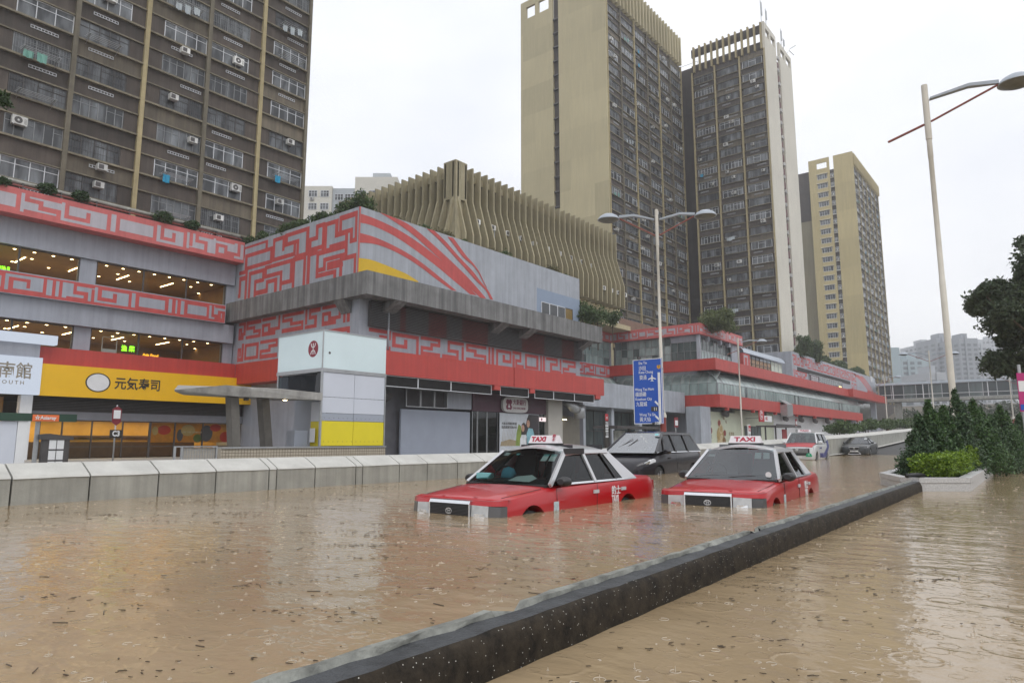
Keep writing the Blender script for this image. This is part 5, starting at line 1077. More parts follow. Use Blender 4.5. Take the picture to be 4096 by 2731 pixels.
tb('pillar', m_white, RS2, (X_ - .26, Y_, -.1, X_ + .26, Y_ + .1, 2.5))
for i, t_ in enumerate(('74A', '80', '89')): tb('route_strip', m_signred if i < 1 else m_purple, RS2, (X_ - .26, Y_ - .012, 1.9 - .55 * i, X_ + .26, Y_ - .002, 2.5 - .1 - .55 * i - (.2 if i else 0))); wtext(t_, .26, m_white, RS2, (X_, Y_ - .016, 2.06 - .5 * i), align='CENTER', bold=.008)
fin(RS2, n0)
SH2 = world_thing('bus_shelter', 'dark steel bus shelter half hidden behind the black people carrier', 'bus shelter', (34, 16.5, 0)); n0 = names(); p_ = at_depth(2560, 1720, 40); X_, Y_ = p_.x, p_.y
b = MB().box(X_ - 2.6, Y_, 1.72, X_ + 2.4, Y_ + 1.6, 1.86); b.build('roof', m_darkframe, SH2)
for dx in (-2.3, 0, 2.1): tb('post', m_darkframe, SH2, (X_ + dx, Y_ + .7, -.1, X_ + dx + .12, Y_ + .82, 1.719))
tb('poster', mat('shelter_poster', (.30, .31, .28), .6, .5, 2), SH2, (X_ - 1.9, Y_ + .6, .2, X_ - .7, Y_ + .68, 1.6)); tb('poster', mat('shelter_poster', (.3, .31, .28), .6), SH2, (X_ + .5, Y_ + .6, .2, X_ + 1.6, Y_ + .68, 1.6)); SH2.location = (X_, Y_, 0); fin(SH2, n0)
for lb, px, py, D in (('maroon-topped bus stop flag on a pole beside the painted lamp post base', 2702, 1690, 45), ('bus stop pole with the black C1 plate by the white wall', 3183, 1690, 70)):
    p_ = at_depth(px, py, D); t_ = thing('bus_stop_sign', lb, 'sign', (p_.x, p_.y, 0)); MB().tube([(0, 0, -.1), (0, 0, p_.z + .3)], .04, 6).build('pole', m_steel, t_); MB().box(-.28, -.06, p_.z - .3, .28, -.03, p_.z + .35).build('flag', MATS['flag_maroon'], t_); MB().box(-.2, -.075, p_.z - .18, .2, -.062, p_.z + .15).build('notice', m_white, t_)
    MB().box(-.3, -.06, p_.z - 1.15, .3, -.03, p_.z - .75).build('plate', m_text, t_); text('C1' if D == 70 else 'C2', .36, m_white, t_, (0, -.07, p_.z - .95), align='CENTER', bold=.01)

# ------------------------------------------------------------------ lamp posts
m_post = mat('cream_post_paint', (.62, .59, .52), .5, .08, 2, streak=.12); m_head = mat('grey_lamp_head', (.34, .38, .43), .4, .1, 3); m_lens = mat('lamp_lens', (.16, .16, .14), .3, .2, 8); m_postred = mat('maroon_post_base', (.24, .045, .035), .55, .12, 4)
def lamp_post(label, loc, h, arms, base_z=1.9, group='cream street lamps with dish heads', reach=2.1, scale=1.0, yaw=0.0, red=True, stub=1.0):
    t_ = thing('street_lamp', label, 'street lamp', loc, yaw, group); r0 = .085 * scale; r1 = .085 * scale
    b = MB()
    b.tube([(0, 0, -1.2), (0, 0, base_z - .32 * scale)], r0 * 1.7, 14); b.build('base', m_postred if red else m_post, t_, smooth=40)
    b = MB().tube([(0, 0, base_z - .319 * scale), (0, 0, base_z - .2), (0, 0, base_z)], [r0 * 2.1, r0 * 2.0, r0 * 1.1], 14); b.build('base_collar', m_post, t_, smooth=40)
    b = MB().tube([(0, 0, base_z + .001), (0, 0, h * .48), (0, 0, h * .481), (0, 0, h * .80), (0, 0, h * .801), (0, 0, h * .85), (0, 0, h * .851), (0, 0, h)], [r0, r0 * .92, r0 * .84, r0 * .74, r0 * .82, r0 * .82, r0 * .98, r0 * .98], 14); b.build('pole', m_post, t_, smooth=40)
    for s in arms:
        b = MB().loft([[(s * .12, -.09, h - .52), (s * .12, .09, h - .52), (s * .12, .09, h - .46), (s * .12, -.09, h - .46)], [(s * reach * .6, -.10, h - .30), (s * reach * .6, .10, h - .30), (s * reach * .6, .10, h - .20), (s * reach * .6, -.10, h - .20)], [(s * reach, -.05, h - .34), (s * reach, .05, h - .34), (s * reach, .05, h - .22), (s * reach, -.05, h - .22)]]); b.build('arm', m_head, t_)
        b = MB().tube([(s * .1, 0, h - 1.25), (s * reach, 0, h - .36)], .035, 6); b.build('brace', m_redrust, t_)
        if len(arms) == 1 and stub: b = MB().tube([(-s * .1, 0, h - 1.33), (-s * 1.15 * stub, 0, h - 1.75)], .04, 6); b.build('brace', m_redrust, t_)
        hx = s * (reach + .48); rg = []; n = 22
        for r_, z in ((.06, .22), (.20, .20), (.36, .10), (.46, -.04), (.47, -.07), (.43, -.07)): rg.append([(hx + r_ * 1.12 * math.cos(2 * math.pi * i / n), r_ * math.sin(2 * math.pi * i / n), h - .34 + z) for i in range(n)])
        hd = MB().loft(rg).build('lamp_head', m_head, t_, smooth=40)
        rg = []
        for r_, z in ((.428, -.068), (.34, -.14), (.18, -.19), (.02, -.20)): rg.append([(hx + r_ * 1.12 * math.cos(2 * math.pi * i / n), r_ * math.sin(2 * math.pi * i / n), h - .34 + z) for i in range(n)])
        MB().loft(rg).build('lens', m_lens, hd, smooth=40)
    return t_
lamp_post('tall cream lamp post with one dish head rising from the conifer planter', (24.4, 2.55, 0), 12.35, (1,), 2.0, None, 2.0, 1.1, R(-72))
lamp_post('cream lamp post with two dish heads beside the blue road sign', (28.3, 14.05, 0), 11.75, (1, -1), 2.35, None, 1.75, .95, R(-58))
lamp_post('slim cream lamp post with one head before the long red fascia', (69.4, 25.7, 0), 11.6, (1,), 1.5, None, 2.0, 1.0, R(-52))
lamp_post('distant lamp post at the far end of the mall', (124, 22.2, 2), 9.7, (1,), 2.2, None, 2.2, 1.0, R(-40))
lamp_post('distant lamp post with two heads before the hazy towers', (92.7, 11.7, 1.4), 10.1, (1, -1), 2.2, None, 2.3, .95, R(-60))
lamp_post('distant lamp post beside the pink sign', (133.5, 6.2, 2.6), 9.0, (-1,), 2.2, None, 2.0, 1.2, R(-50))

# ------------------------------------------------------------------ blue road sign on the lamp post
m_sblue = mat('sign_blue', (.005, .075, .42), .35, .04, 1); RSN = thing('road_sign', 'large blue bilingual road direction sign hung on the double lamp post', 'sign', (28.0, 13.95, 3.0)); n0 = names()
XP = 27.75; c = [on_x(2530.5, 1440.3, XP), on_x(2645.3, 1430.8, XP), on_x(2654.5, 1700.6, XP), on_x(2537.8, 1689, XP)]
yl, yr = (c[0].y + c[3].y) / 2, (c[1].y + c[2].y) / 2; zt, zb = (c[0].z + c[1].z) / 2, (c[2].z + c[3].z) / 2; sw, sh = yl - yr, zt - zb
tb('panel', m_sblue, RSN, (XP, yr, zb, XP + .05, yl, zt)); b = MB()
for a in ((yr, zb, yl, zb + .03), (yr, zt - .03, yl, zt), (yr, zb + .031, yr + .03, zt - .031), (yl - .03, zb + .031, yl, zt - .031)): b.box(XP - .006, a[0], a[1], XP - .002, a[2], a[3])
b.build('border', m_white, RSN); tb('bracket', m_steel, RSN, (XP + .051, yr + .1, zt - .5, XP + .35, yl - .1, zt - .42)); tb('bracket', m_steel, RSN, (XP + .051, yr + .1, zb + .5, XP + .35, yl - .1, zb + .58))
def sg(u, v): return (XP - .004, yl - sw * u, zt - sh * v)
for body, u, v, s in (('Sha Tin', .20, .06, .082), ('沙田', .20, .145, .105), ('Kwai Chung', .20, .205, .082), ('葵涌', .22, .29, .105), ('Wang Tau Hom', .06, .47, .082), ('橫頭磡', .06, .55, .105), ('Kowloon City', .06, .62, .082), ('九龍城', .08, .70, .105), ('Wong Tai Sin', .19, .86, .082), ('黃大仙', .19, .935, .105)):
    wtext(body, s * sh * .74, m_white, RSN, sg(u, v), rot=FR_V, bold=.001, sx=.82)
b = MB(); d = lambda u, v: Vector(sg(u, v)) + Vector((-.002, 0, 0))
def sline(u0, v0, u1, v1, w_): b.bar(d(u0, v0), d(u1, v1), w_, .004, (1, 0, 0))
sline(.90, .22, .90, .985, .085 * sw); sline(.74, .66, .88, .725, .055 * sw); sline(.74, .88, .88, .945, .055 * sw); b.build('arrow', m_white, RSN)
b = MB(); pl = [(0, -.09), (.022, -.05), (.022, -.012), (.13, .03), (.13, .055), (.022, .03), (.018, .07), (.05, .09), (.05, .10), (0, .092)]; pl = pl + [(-a, z) for a, z in reversed(pl[1:-1])]
b.prism([Vector(sg(.66, .295)) + Vector((0, -a * sw * 1.05, -z * sh * .56)) for a, z in pl], (-.003, 0, 0)); b.build('plane_symbol', m_white, RSN)
b = MB(); b.prism([sg(.84, .11), sg(.96, .105), sg(.96, .15), sg(.90, .17), sg(.84, .15)], (-.003, 0, 0)); b.build('route_shield', mat('shield_yellow', (.65, .33, .02), .5), RSN); wtext('7', .12 * sw, m_text, RSN, Vector(sg(.87, .135)) + Vector((-.004, 0, 0)), rot=FR_V)
for u, v, t_ in ((.60, .745, '11'), (.62, .985, '10B')):
    u1, v1 = u + .23, min(v + .065, 1.0); b = MB(); b.prism([sg(u, v - .005), sg(u1, v - .005), sg(u1, v1), sg(u, v1)], (-.003, 0, 0)); b.build('exit_plate', m_text, RSN); wtext(t_, .10 * sw * 1.3, m_white, RSN, Vector(sg(u + .08, (v + v1) / 2)) + Vector((-.004, 0, 0)), rot=FR_V, bold=.004)
tb('sign_lamp', m_darkframe, RSN, (XP - .12, (yl * .77 + yr * .23) - .05, zt + .02, XP + .04, (yl * .77 + yr * .23) + .05, zt + .14)); fin(RSN, n0)

# ------------------------------------------------------------------ planter, hedges and conifers on the median
PLN = thing('planter', 'pale granite planter at the end of the median kerb', 'planter', (16.1, 2.4, 0)); n0 = names()
def med(x): return .0268 * (x - 16.7)
outl = [(16.08, 2.40), (16.73, 1.59), (30, 1.59 + med(30) * 1.1), (46, 1.59 + med(46)), (46, 4.6), (18.2, 3.5), (16.25, 2.75)]
segs = list(zip(outl, outl[1:] + outl[:1]))
for (a, c_) in segs:
    L_ = math.dist(a, c_); n = max(1, round(L_ / 1.2)) if L_ > 2 else 1
    for i in range(n):
        p0 = Vector((*a, 0)).lerp(Vector((*c_, 0)), i / n); p1 = Vector((*a, 0)).lerp(Vector((*c_, 0)), (i + 1) / n); dv = (p1 - p0).normalized(); nv = Vector((-dv.y, dv.x, 0)); g_ = dv * .004
        up = Vector((0, 0, max(0, (p0.x - 20) * .011))); p0 = p0 + up; p1 = p1 + up
        b = MB().prism([p0 + g_ + Vector((0, 0, -.7)), p1 - g_ + Vector((0, 0, -.7)), p1 - g_ + nv * .15 + Vector((0, 0, -.7)), p0 + g_ + nv * .15 + Vector((0, 0, -.7))], (0, 0, .86)); b.build('granite_block', m_granite, PLN)
        b = MB().prism([p0 + g_ - nv * .012 + Vector((0, 0, .165)), p1 - g_ - nv * .012 + Vector((0, 0, .165)), p1 - g_ + nv * .2 + Vector((0, 0, .165)), p0 + g_ + nv * .2 + Vector((0, 0, .165))], (0, 0, .10)); b.build('coping_block', m_granite, PLN)
b = MB().prism([Vector((x + (.15 if x < 20 else 0), y + (.18 if y < 2.2 else -.18), .12)) for x, y in outl], (0, 0, .06)); b.build('soil', m_earth, PLN); fin(PLN, n0)
b = MB().tube([(16.15, 2.62, .30), (16.45, 2.45, .31), (16.62, 2.38, .29)], .045, 8); pip = b.build('rubber_hose', m_black, None, smooth=True); tag(pip, 'short black hose end lying on the planter rim', 'hose')
m_hedge = leaf_mat('bright_hedge_leaf', (.085, .19, .012), (.24, .36, .03)); m_conif = leaf_mat('conifer_leaf', (.020, .060, .018), (.085, .17, .05), .15); m_conif2 = leaf_mat('conifer_leaf_blue', (.022, .058, .026), (.09, .16, .07), .15); m_bark = mat('bark', (.09, .065, .045), .9, .3, 6, bump=.5)
def hedge(label, x, y, blocks, seed):
    t_ = thing('hedge', label, 'hedge', (x, y, .15)); b = MB(); bb = MB()
    for i, (dx, dy, rx, ry, z0_, z1_, n) in enumerate(blocks):
        leaves(b, (dx, dy, (z0_ + z1_) / 2 - .15), (rx, ry, (z1_ - z0_) / 2), n, .030, seed + i, boxy=5, shell=.62); bb.tube([(dx, dy, -.03), (dx + .03, dy, (z0_ + z1_) / 2 - .15)], .025, 5)
    b.build('foliage', m_hedge, t_, fixn=False); bb.build('stems', m_bark, t_)
hedge('bright yellow-green clipped hedge block filling the tip of the granite planter', 17.2, 2.2, [(-.15, .05, .38, .5, .24, .76, 3600), (.55, -.1, .42, .42, .24, .78, 3200)], 3)
hedge('second clipped bright green hedge block along the planter side', 18.6, 2.05, [(0, 0, .5, .36, .22, .80, 3200), (.9, .05, .45, .36, .22, .82, 2600)], 33)
hedge('farther clipped bright green hedge block along the planter side', 21.0, 2.1, [(0, 0, .6, .36, .25, .92, 2800), (1.2, .05, .6, .36, .25, .94, 2400), (2.6, .1, .7, .36, .3, .98, 2200)], 63)
def conifer(x, y, h, r_, seed, label, m):
    t_ = thing('conifer', label, 'tree', (x, y, .14), 0, 'dark conifers growing in the granite planter'); q = np.random.RandomState(seed); b = MB()
    for k in range(70):
        f = (k + .5) / 70; z = h * (.06 + .92 * f); rr = r_ * (1.0 - f) ** 1.05 * (.7 + .6 * q.rand()) + .03; a = q.rand() * 6.28
        leaves(b, (math.cos(a) * rr * .72, math.sin(a) * rr * .72, z), (.05 + rr * .38, .05 + rr * .38, .12 + rr * .5), int(60 + 210 * (1 - f)), .036, seed * 100 + k, shell=.25, up=.9)
    b.build('crown', m, t_, fixn=False); MB().tube([(0, 0, -.1), (0, 0, h * .8)], [.07, .02], 7).build('trunk', m_bark, t_)
for i, (px, ptop, x, wf, lab) in enumerate(((3672, 1660, 18.4, .50, 'low conifer leaning over the planter edge towards the flooded lane'), (3712, 1602, 19.0, .58, 'pointed dark conifer just behind the hedge tip'), (3772, 1625, 20.5, .55, 'shorter conifer between two taller spires in the planter'), (3818, 1556, 21.6, .62, 'tallest dark conifer before the cream lamp post'), (3887, 1597, 22.8, .66, 'broad dark conifer right of the lamp post'), (3920, 1630, 24.5, .66, 'conifer with a blunt top behind the second hedge block'), (3962, 1660, 26.5, .7, 'shorter conifer behind the farther hedge block'), (3999, 1622, 28.0, .85, 'pointed conifer farther along the planter'), (4022, 1645, 30.5, .8, 'slim conifer near the far end of the planter'), (4075, 1655, 33.0, 1.0, 'farthest conifer in the planter'), (4110, 1640, 35.0, 1.0, 'conifer at the very end of the planter'))):
    dv = ray(px, ptop); k_ = x / dv.x; yy = max(2.5, min(3.4, dv.y * k_)); yy = dv.y * k_; conifer(x, yy, CAM_H + dv.z * k_ - .14, wf, i + 5, lab, m_conif if i % 3 else m_conif2)

# ------------------------------------------------------------------ street tree at the right edge
TR = thing('street_tree', 'large dark leafy street tree overhanging the right carriageway', 'tree', (40.0, -1.6, -.5)); q = np.random.RandomState(77); b = MB(); cl = []
def crown_pt(px, py, D): p_ = at_depth(px, py, D); return p_ - Vector((40.0, -1.6, -.5))
spots = [(4020, 1180, 1.5), (4075, 1050, 1.5), (4120, 980, 1.3), (3985, 1150, .9), (3965, 1215, 1.0), (4060, 1280, 1.9), (4010, 1280, 1.3), (4090, 1200, 1.9), (4150, 1120, 2.2), (4090, 1370, 1.7), (4050, 1420, 1.2), (4030, 1470, .8), (4150, 1400, 2.0), (4200, 1250, 2.6), (4260, 1350, 2.4), (4230, 1080, 2.2), (3940, 1180, .5), (4000, 1345, .9), (4300, 1180, 2.4), (4012, 1462, .4)]
for i, (px, py, r_) in enumerate(spots):
    for s in range(3):
        c_ = crown_pt(px, py, 33 + q.uniform(-2.2, 2.2)); rr = r_ * q.uniform(.45, .68); c_ = c_ + Vector(q.normal(size=3) * r_ * .38)
        cl.append(c_); leaves(b, c_, (rr, rr, rr * .8), int(900 * rr + 250), .105, 900 + i * 5 + s, shell=.35)
b.build('crown', leaf_mat('street_tree_leaf', (.045, .070, .032), (.10, .14, .075), .3), TR, fixn=False)
b = MB(); b.tube([(0, 0, -.3), (.1, 0, 2.0), (0, .2, 4.2)], [.32, .26, .2], 10)
for c_ in cl[::3]: m_ = (Vector((0, .2, 4.2)) + c_) / 2 + Vector((0, 0, -.4)); b.tube([(0, .2, 4.0), m_, c_], [.12, .06, .02], 6)
b.build('trunk', m_bark, TR, smooth=True)
TW = thing('street_tree', 'twiggy branch tip with leaves hanging in at the left edge of the brown flats', 'tree', (2.0, 14.5, -.2)); b = MB(); c_ = at_depth(-30, 395, 15); d0 = Vector((2.0, 14.5, -.2))
for i, (px, py) in enumerate(((0, 380), (-40, 400), (15, 410), (-60, 340), (-120, 380), (-200, 420))): leaves(b, at_depth(px, py, 15) - d0, (.22, .22, .16), 120, .055, 300 + i, shell=.2)
b.build('crown', leaf_mat('branch_leaf', (.04, .07, .025)), TW, fixn=False); tp = at_depth(-200, 420, 15) - d0; MB().tube([(-2.5, 1.0, -.1), (-2.4, 1.0, 3.5), tp, at_depth(0, 395, 15) - d0], [.12, .1, .04, .012], 7).build('trunk', m_bark, TW)

# ------------------------------------------------------------------ roof planting and street greenery
m_rleaf = leaf_mat('roof_shrub_leaf', (.035, .075, .018), (.10, .16, .05)); m_dry = leaf_mat('dry_shrub_leaf', (.10, .095, .035), (.20, .18, .08))
def bush(label, c, rad, n, size, seed, m, group=None, stem=.5):
    t_ = thing('shrub', label, 'shrub', (c[0], c[1], c[2] - rad[2]), 0, group); b = MB(); q = random.Random(seed); k = 6
    for i in range(k): leaves(b, (q.uniform(-.6, .6) * rad[0], q.uniform(-.6, .6) * rad[1], rad[2] + q.uniform(-.4, .35) * rad[2]), (rad[0] * .6, rad[1] * .6, rad[2] * .6), n // k, size, seed * 7 + i, shell=.3)
    b.build('foliage', m, t_, fixn=False); MB().tube([(0, 0, -stem), (0, 0, rad[2])], .05, 5).build('stem', m_bark, t_); return t_
for i, y in enumerate((34.4, 36.2, 38, 40, 42, 44, 46)): bush('green roof shrub along the return parapet of the corner block', (26.9, y, 15.95 - .2 * (i % 2) + (.35 if y < 37 else 0)), (.9, 1.3, .75 + (.3 if y < 37 else 0)), 1500, .09, 400 + i, m_rleaf, 'roof shrubs on the return parapet', .3)
for i, x in enumerate((28, 30.5, 33, 35.2, 37.5, 39.8, 42.2, 44.4, 46.7, 48.8, 50.2)): bush('straggly shrub on the roof edge above the swoosh mural', (x, 34.8, 15.85 + .25 * (i % 3 == 0)), (1.3, .8, .55 + .3 * (i % 3 == 0)), 900, .085, 420 + i, m_dry if i % 2 else m_rleaf, 'shrubs above the swoosh mural', .3)
for i, (px, py, D, r_) in enumerate(((2330, 1240, 63, 1.5), (2390, 1260, 66, 1.8), (2450, 1275, 68, 1.4), (2355, 1270, 62, 1.2))): c = at_depth(px, py, D); bush('dark shrub growing between the corner block and the plant ledge', c, (r_, r_, r_ * .8), 1500, .11, 440 + i, m_rleaf, 'shrubs beside the plant ledge', 2)
def roof_tree(label, px, py, D, rw, rh, seed, m, n=9000, base=15.4):
    c = at_depth(px, py, D); t_ = thing('roof_tree', label, 'tree', (c.x, c.y, base)); q = random.Random(seed); b = MB()
    for i in range(16): leaves(b, (q.uniform(-.7, .7) * rw, q.uniform(-.4, .4) * rw, c.z - base + q.uniform(-.6, .5) * rh), (rw * .42, rw * .42, rh * .45), n // 16, .15, seed * 9 + i, shell=.25)
    b.build('crown', m, t_, fixn=False); MB().tube([(0, 0, 0), (0, 0, c.z - base)], [.15, .06], 6).build('trunk', m_bark, t_)
roof_tree('feathery green tree on the mall roof before the ivory-ended tower', 2880, 1275, 88, 3.6, 2.0, 71, leaf_mat('feathery_leaf', (.085, .125, .03), (.17, .21, .07)))
roof_tree('small tree on the mall roof at the foot of the ivory tower', 3215, 1380, 118, 2.0, 2.4, 73, m_rleaf, 5000, 15.8); roof_tree('green tree behind the mural wall below the olive wing', 3265, 1400, 125, 2.2, 2.6, 74, m_rleaf, 5000, 15.8)
for i in range(12): x = 126 + i * 4.4; bush('green shrub along the roof of the farther mall block', (x, 35.6, 16.6 + .5 * math.sin(i * 2.1)), (2.4, 1.2, 1.1 + .4 * math.sin(i * 1.3)), 900, .2, 460 + i, m_rleaf, 'shrubs on the farther mall roof', .5)
for i in range(14): x = 64 + i * 5; bush('low green bush behind the far stretch of barrier wall', (x, 15.2 + .8 * (i % 2), interp(x, WALLTOP) + .55), (2.9, 1.3, .75), 1300, .13, 480 + i, m_rleaf, 'bushes behind the far barrier wall', 1.5)
# green slope beyond the footbridge
b = MB(); q = random.Random(15)
for i in range(90): x, y = q.uniform(196, 240), q.uniform(-60, 34); leaves(b, (x, y, 5 + (x - 196) * .12 + q.uniform(0, 2.5)), (3.2, 3.2, 2.6), 160, .5, 1500 + i, shell=.3)
tag(b.build('wooded_slope', leaf_mat('slope_leaf', (.04, .065, .03), (.08, .11, .055)), fixn=False), 'green wooded slope beyond the footbridge', 'trees', kind='stuff')
b = MB(); b.poly([(190, -300, 2), (190, 60, 2), (250, 60, 12), (250, -300, 12)]); b.poly([(250, -300, 12), (250, 60, 12), (900, 60, 14), (900, -300, 14)]); tag(b.build('hillside', m_earth), kind='structure')
MS = thing('bus_stop_sign', 'tall magenta and white bus stop sign under the street tree', 'sign', (26.5, -.9, 0)); p_ = at_depth(4085, 1560, 24); MS.location = (p_.x, p_.y, -.4); m_mag = mat('magenta_sign', (.42, .02, .16), .5); zc = p_.z + .4
MB().tube([(0, 0, -.3), (0, 0, zc + .9)], .05, 8).build('pole', m_steel, MS); rz0 = YAW - math.pi / 2
o = MB().box(-.14, -.05, zc - .75, .5, -.03, zc + .6).build('panel', m_mag, MS); o.rotation_euler.z = rz0; o = MB().box(-.12, -.06, zc - .05, .48, -.052, zc + .32).build('notice', m_white, MS); o.rotation_euler.z = rz0; o = MB().box(-.12, -.06, zc - .7, .48, -.052, zc - .5).build('notice', m_sblue, MS); o.rotation_euler.z = rz0
text('①①', .22, m_white, MS, (-.1 * math.cos(rz0), -.1 * math.sin(rz0) - .062, zc + .46), rot=(math.pi / 2, 0, rz0)); text('天主', .18, m_mag, MS, (-.06 * math.cos(rz0), -.06 * math.sin(rz0) - .07, zc + .14), rot=(math.pi / 2, 0, rz0))

# ------------------------------------------------------------------ vehicles (built nose at x = 0, tail at +x, road at z = 0)
m_red = mat('taxi_red_paint', (.40, .005, .010), .28, .03, 3, coat=.35); m_silver = mat('taxi_silver_paint', (.52, .53, .55), .3, .03, 3, metal=.35, coat=.6); m_blackp = mat('black_car_paint', (.010, .009, .014), .25, .05, 3, coat=.2); m_grey_p = mat('graphite_car_paint', (.022, .026, .028), .28, .05, 3, coat=.3); m_whitep = mat('white_car_paint', (.66, .68, .70), .28, .03, 3, coat=.7)
m_chrome = mat('chrome', (.72, .73, .75), .12, .03, 5, metal=1.); m_trim = mat('black_trim', (.02, .02, .022), .45, .1, 5); m_cglass = glass('car_glass', (.50, .60, .58), 1.5, .015); m_cglass_d = glass('dark_car_glass', (.10, .14, .13), 1.35, .015); m_cglass_f = glass('misted_car_glass', (.50, .60, .60), 1.9, .05); m_cglass_ff = glass('rain_misted_glass', (.5, .6, .6), 4.0, .12); m_lens = mat('headlamp_lens', (.50, .52, .54), .1, .15, 10, coat=1.); m_refl = mat('headlamp_reflector', (.80, .81, .82), .08, .1, 12, metal=.9); m_turn = mat('smoked_lens', (.10, .10, .105), .15, .1); m_seat = mat('dark_seat', (.035, .035, .04), .8, .2, 4); m_seatg = mat('grey_seat', (.16, .165, .17), .8, .1, 4); m_tyre = mat('tyre', (.015, .015, .016), .7); m_rim = mat('alloy_rim', (.38, .39, .40), .3, .05, metal=.8); m_paperb = mat('cyan_paper', (.20, .50, .52), .6); m_paper = mat('white_paper', (.70, .74, .74), .6); m_clothb = mat('blue_dashboard_cloth', (.10, .32, .45), .8)
def shell(stations, sec, name, m, parent, arches=(), arch_r=.36, axle=.32, halfw=.85):
    """Closed body lofted through cross-sections; wheel arches are cut through it."""
    rings_ = []
    for (x, w_, zt, zb, cr) in stations:
        half = [(w_ * a, zb + (zt - zb) * f if f <= 1 else zt + cr * (f - 1)) for a, f in sec]
        rings_.append([(x, -a, z) for a, z in half] + [(x, a, z) for a, z in reversed(half) if a > 1e-4])
    me = MB().loft(rings_).mesh(name, m, smooth=38); o = link(name, me, parent)
    if arches:
        cb = MB()
        for ax in arches:
            for sgn in (-1, 1): cb.tube([(ax, sgn * (halfw - .26), axle), (ax, sgn * (halfw + .3), axle)], arch_r, 24)
        cut = cb.build('cutter', m_dark, parent); md = o.modifiers.new('b', 'BOOLEAN'); md.operation = 'DIFFERENCE'; md.object = cut; md.solver = 'EXACT'
        bpy.context.view_layer.update(); ev = o.evaluated_get(bpy.context.evaluated_depsgraph_get()); nm = bpy.data.meshes.new_from_object(ev); o.modifiers.clear(); o.data = nm
        nm.polygons.foreach_set('use_smooth', [True] * len(nm.polygons)); nm.set_sharp_from_angle(angle=R(38)); nm.update(); bpy.data.objects.remove(cut)
    return o
SEC = [(.90, 0.), (.975, .10), (.995, .34), (1., .62), (.985, .84), (.95, .95), (.86, 1.0), (.5, 1.75), (0, 2.0)]
def wheel(parent, x, y, r_=.32, w_=.2):
    s = -1 if y < 0 else 1; t_ = MB().tube([(x, y - s * w_, r_), (x, y - s * .02, r_), (x, y, r_)], [r_, r_, r_ * .93], 24).build('wheel', m_tyre, parent, smooth=40)
    b = MB(); b.disc((x, y + s * .004, r_), r_ * .66, 20)
    for k in range(5): a = 2 * math.pi * k / 5; b.bar((x, y + s * .012, r_), (x + math.cos(a) * r_ * .62, y + s * .012, r_ + math.sin(a) * r_ * .62), .05, .02, (0, 1, 0), 1)
    b.build('rim', [m_trim, m_rim], t_)
def quadpane(name, P, m, parent, bulge=0., axis=(1, 0, 0), n=8):
    """Pane through four corners (bottom left, bottom right, top right, top left), bowed along `axis`."""
    P = [Vector(p_) for p_ in P]; ax = Vector(axis); rg = []
    for j in range(5):
        f = j / 4; rg.append([P[0].lerp(P[1], i / n).lerp(P[3].lerp(P[2], i / n), f) - ax * bulge * (1 - (2 * i / n - 1) ** 2) for i in range(n + 1)])
    return MB().loft(rg, closed=False).build(name, m, parent, smooth=True)
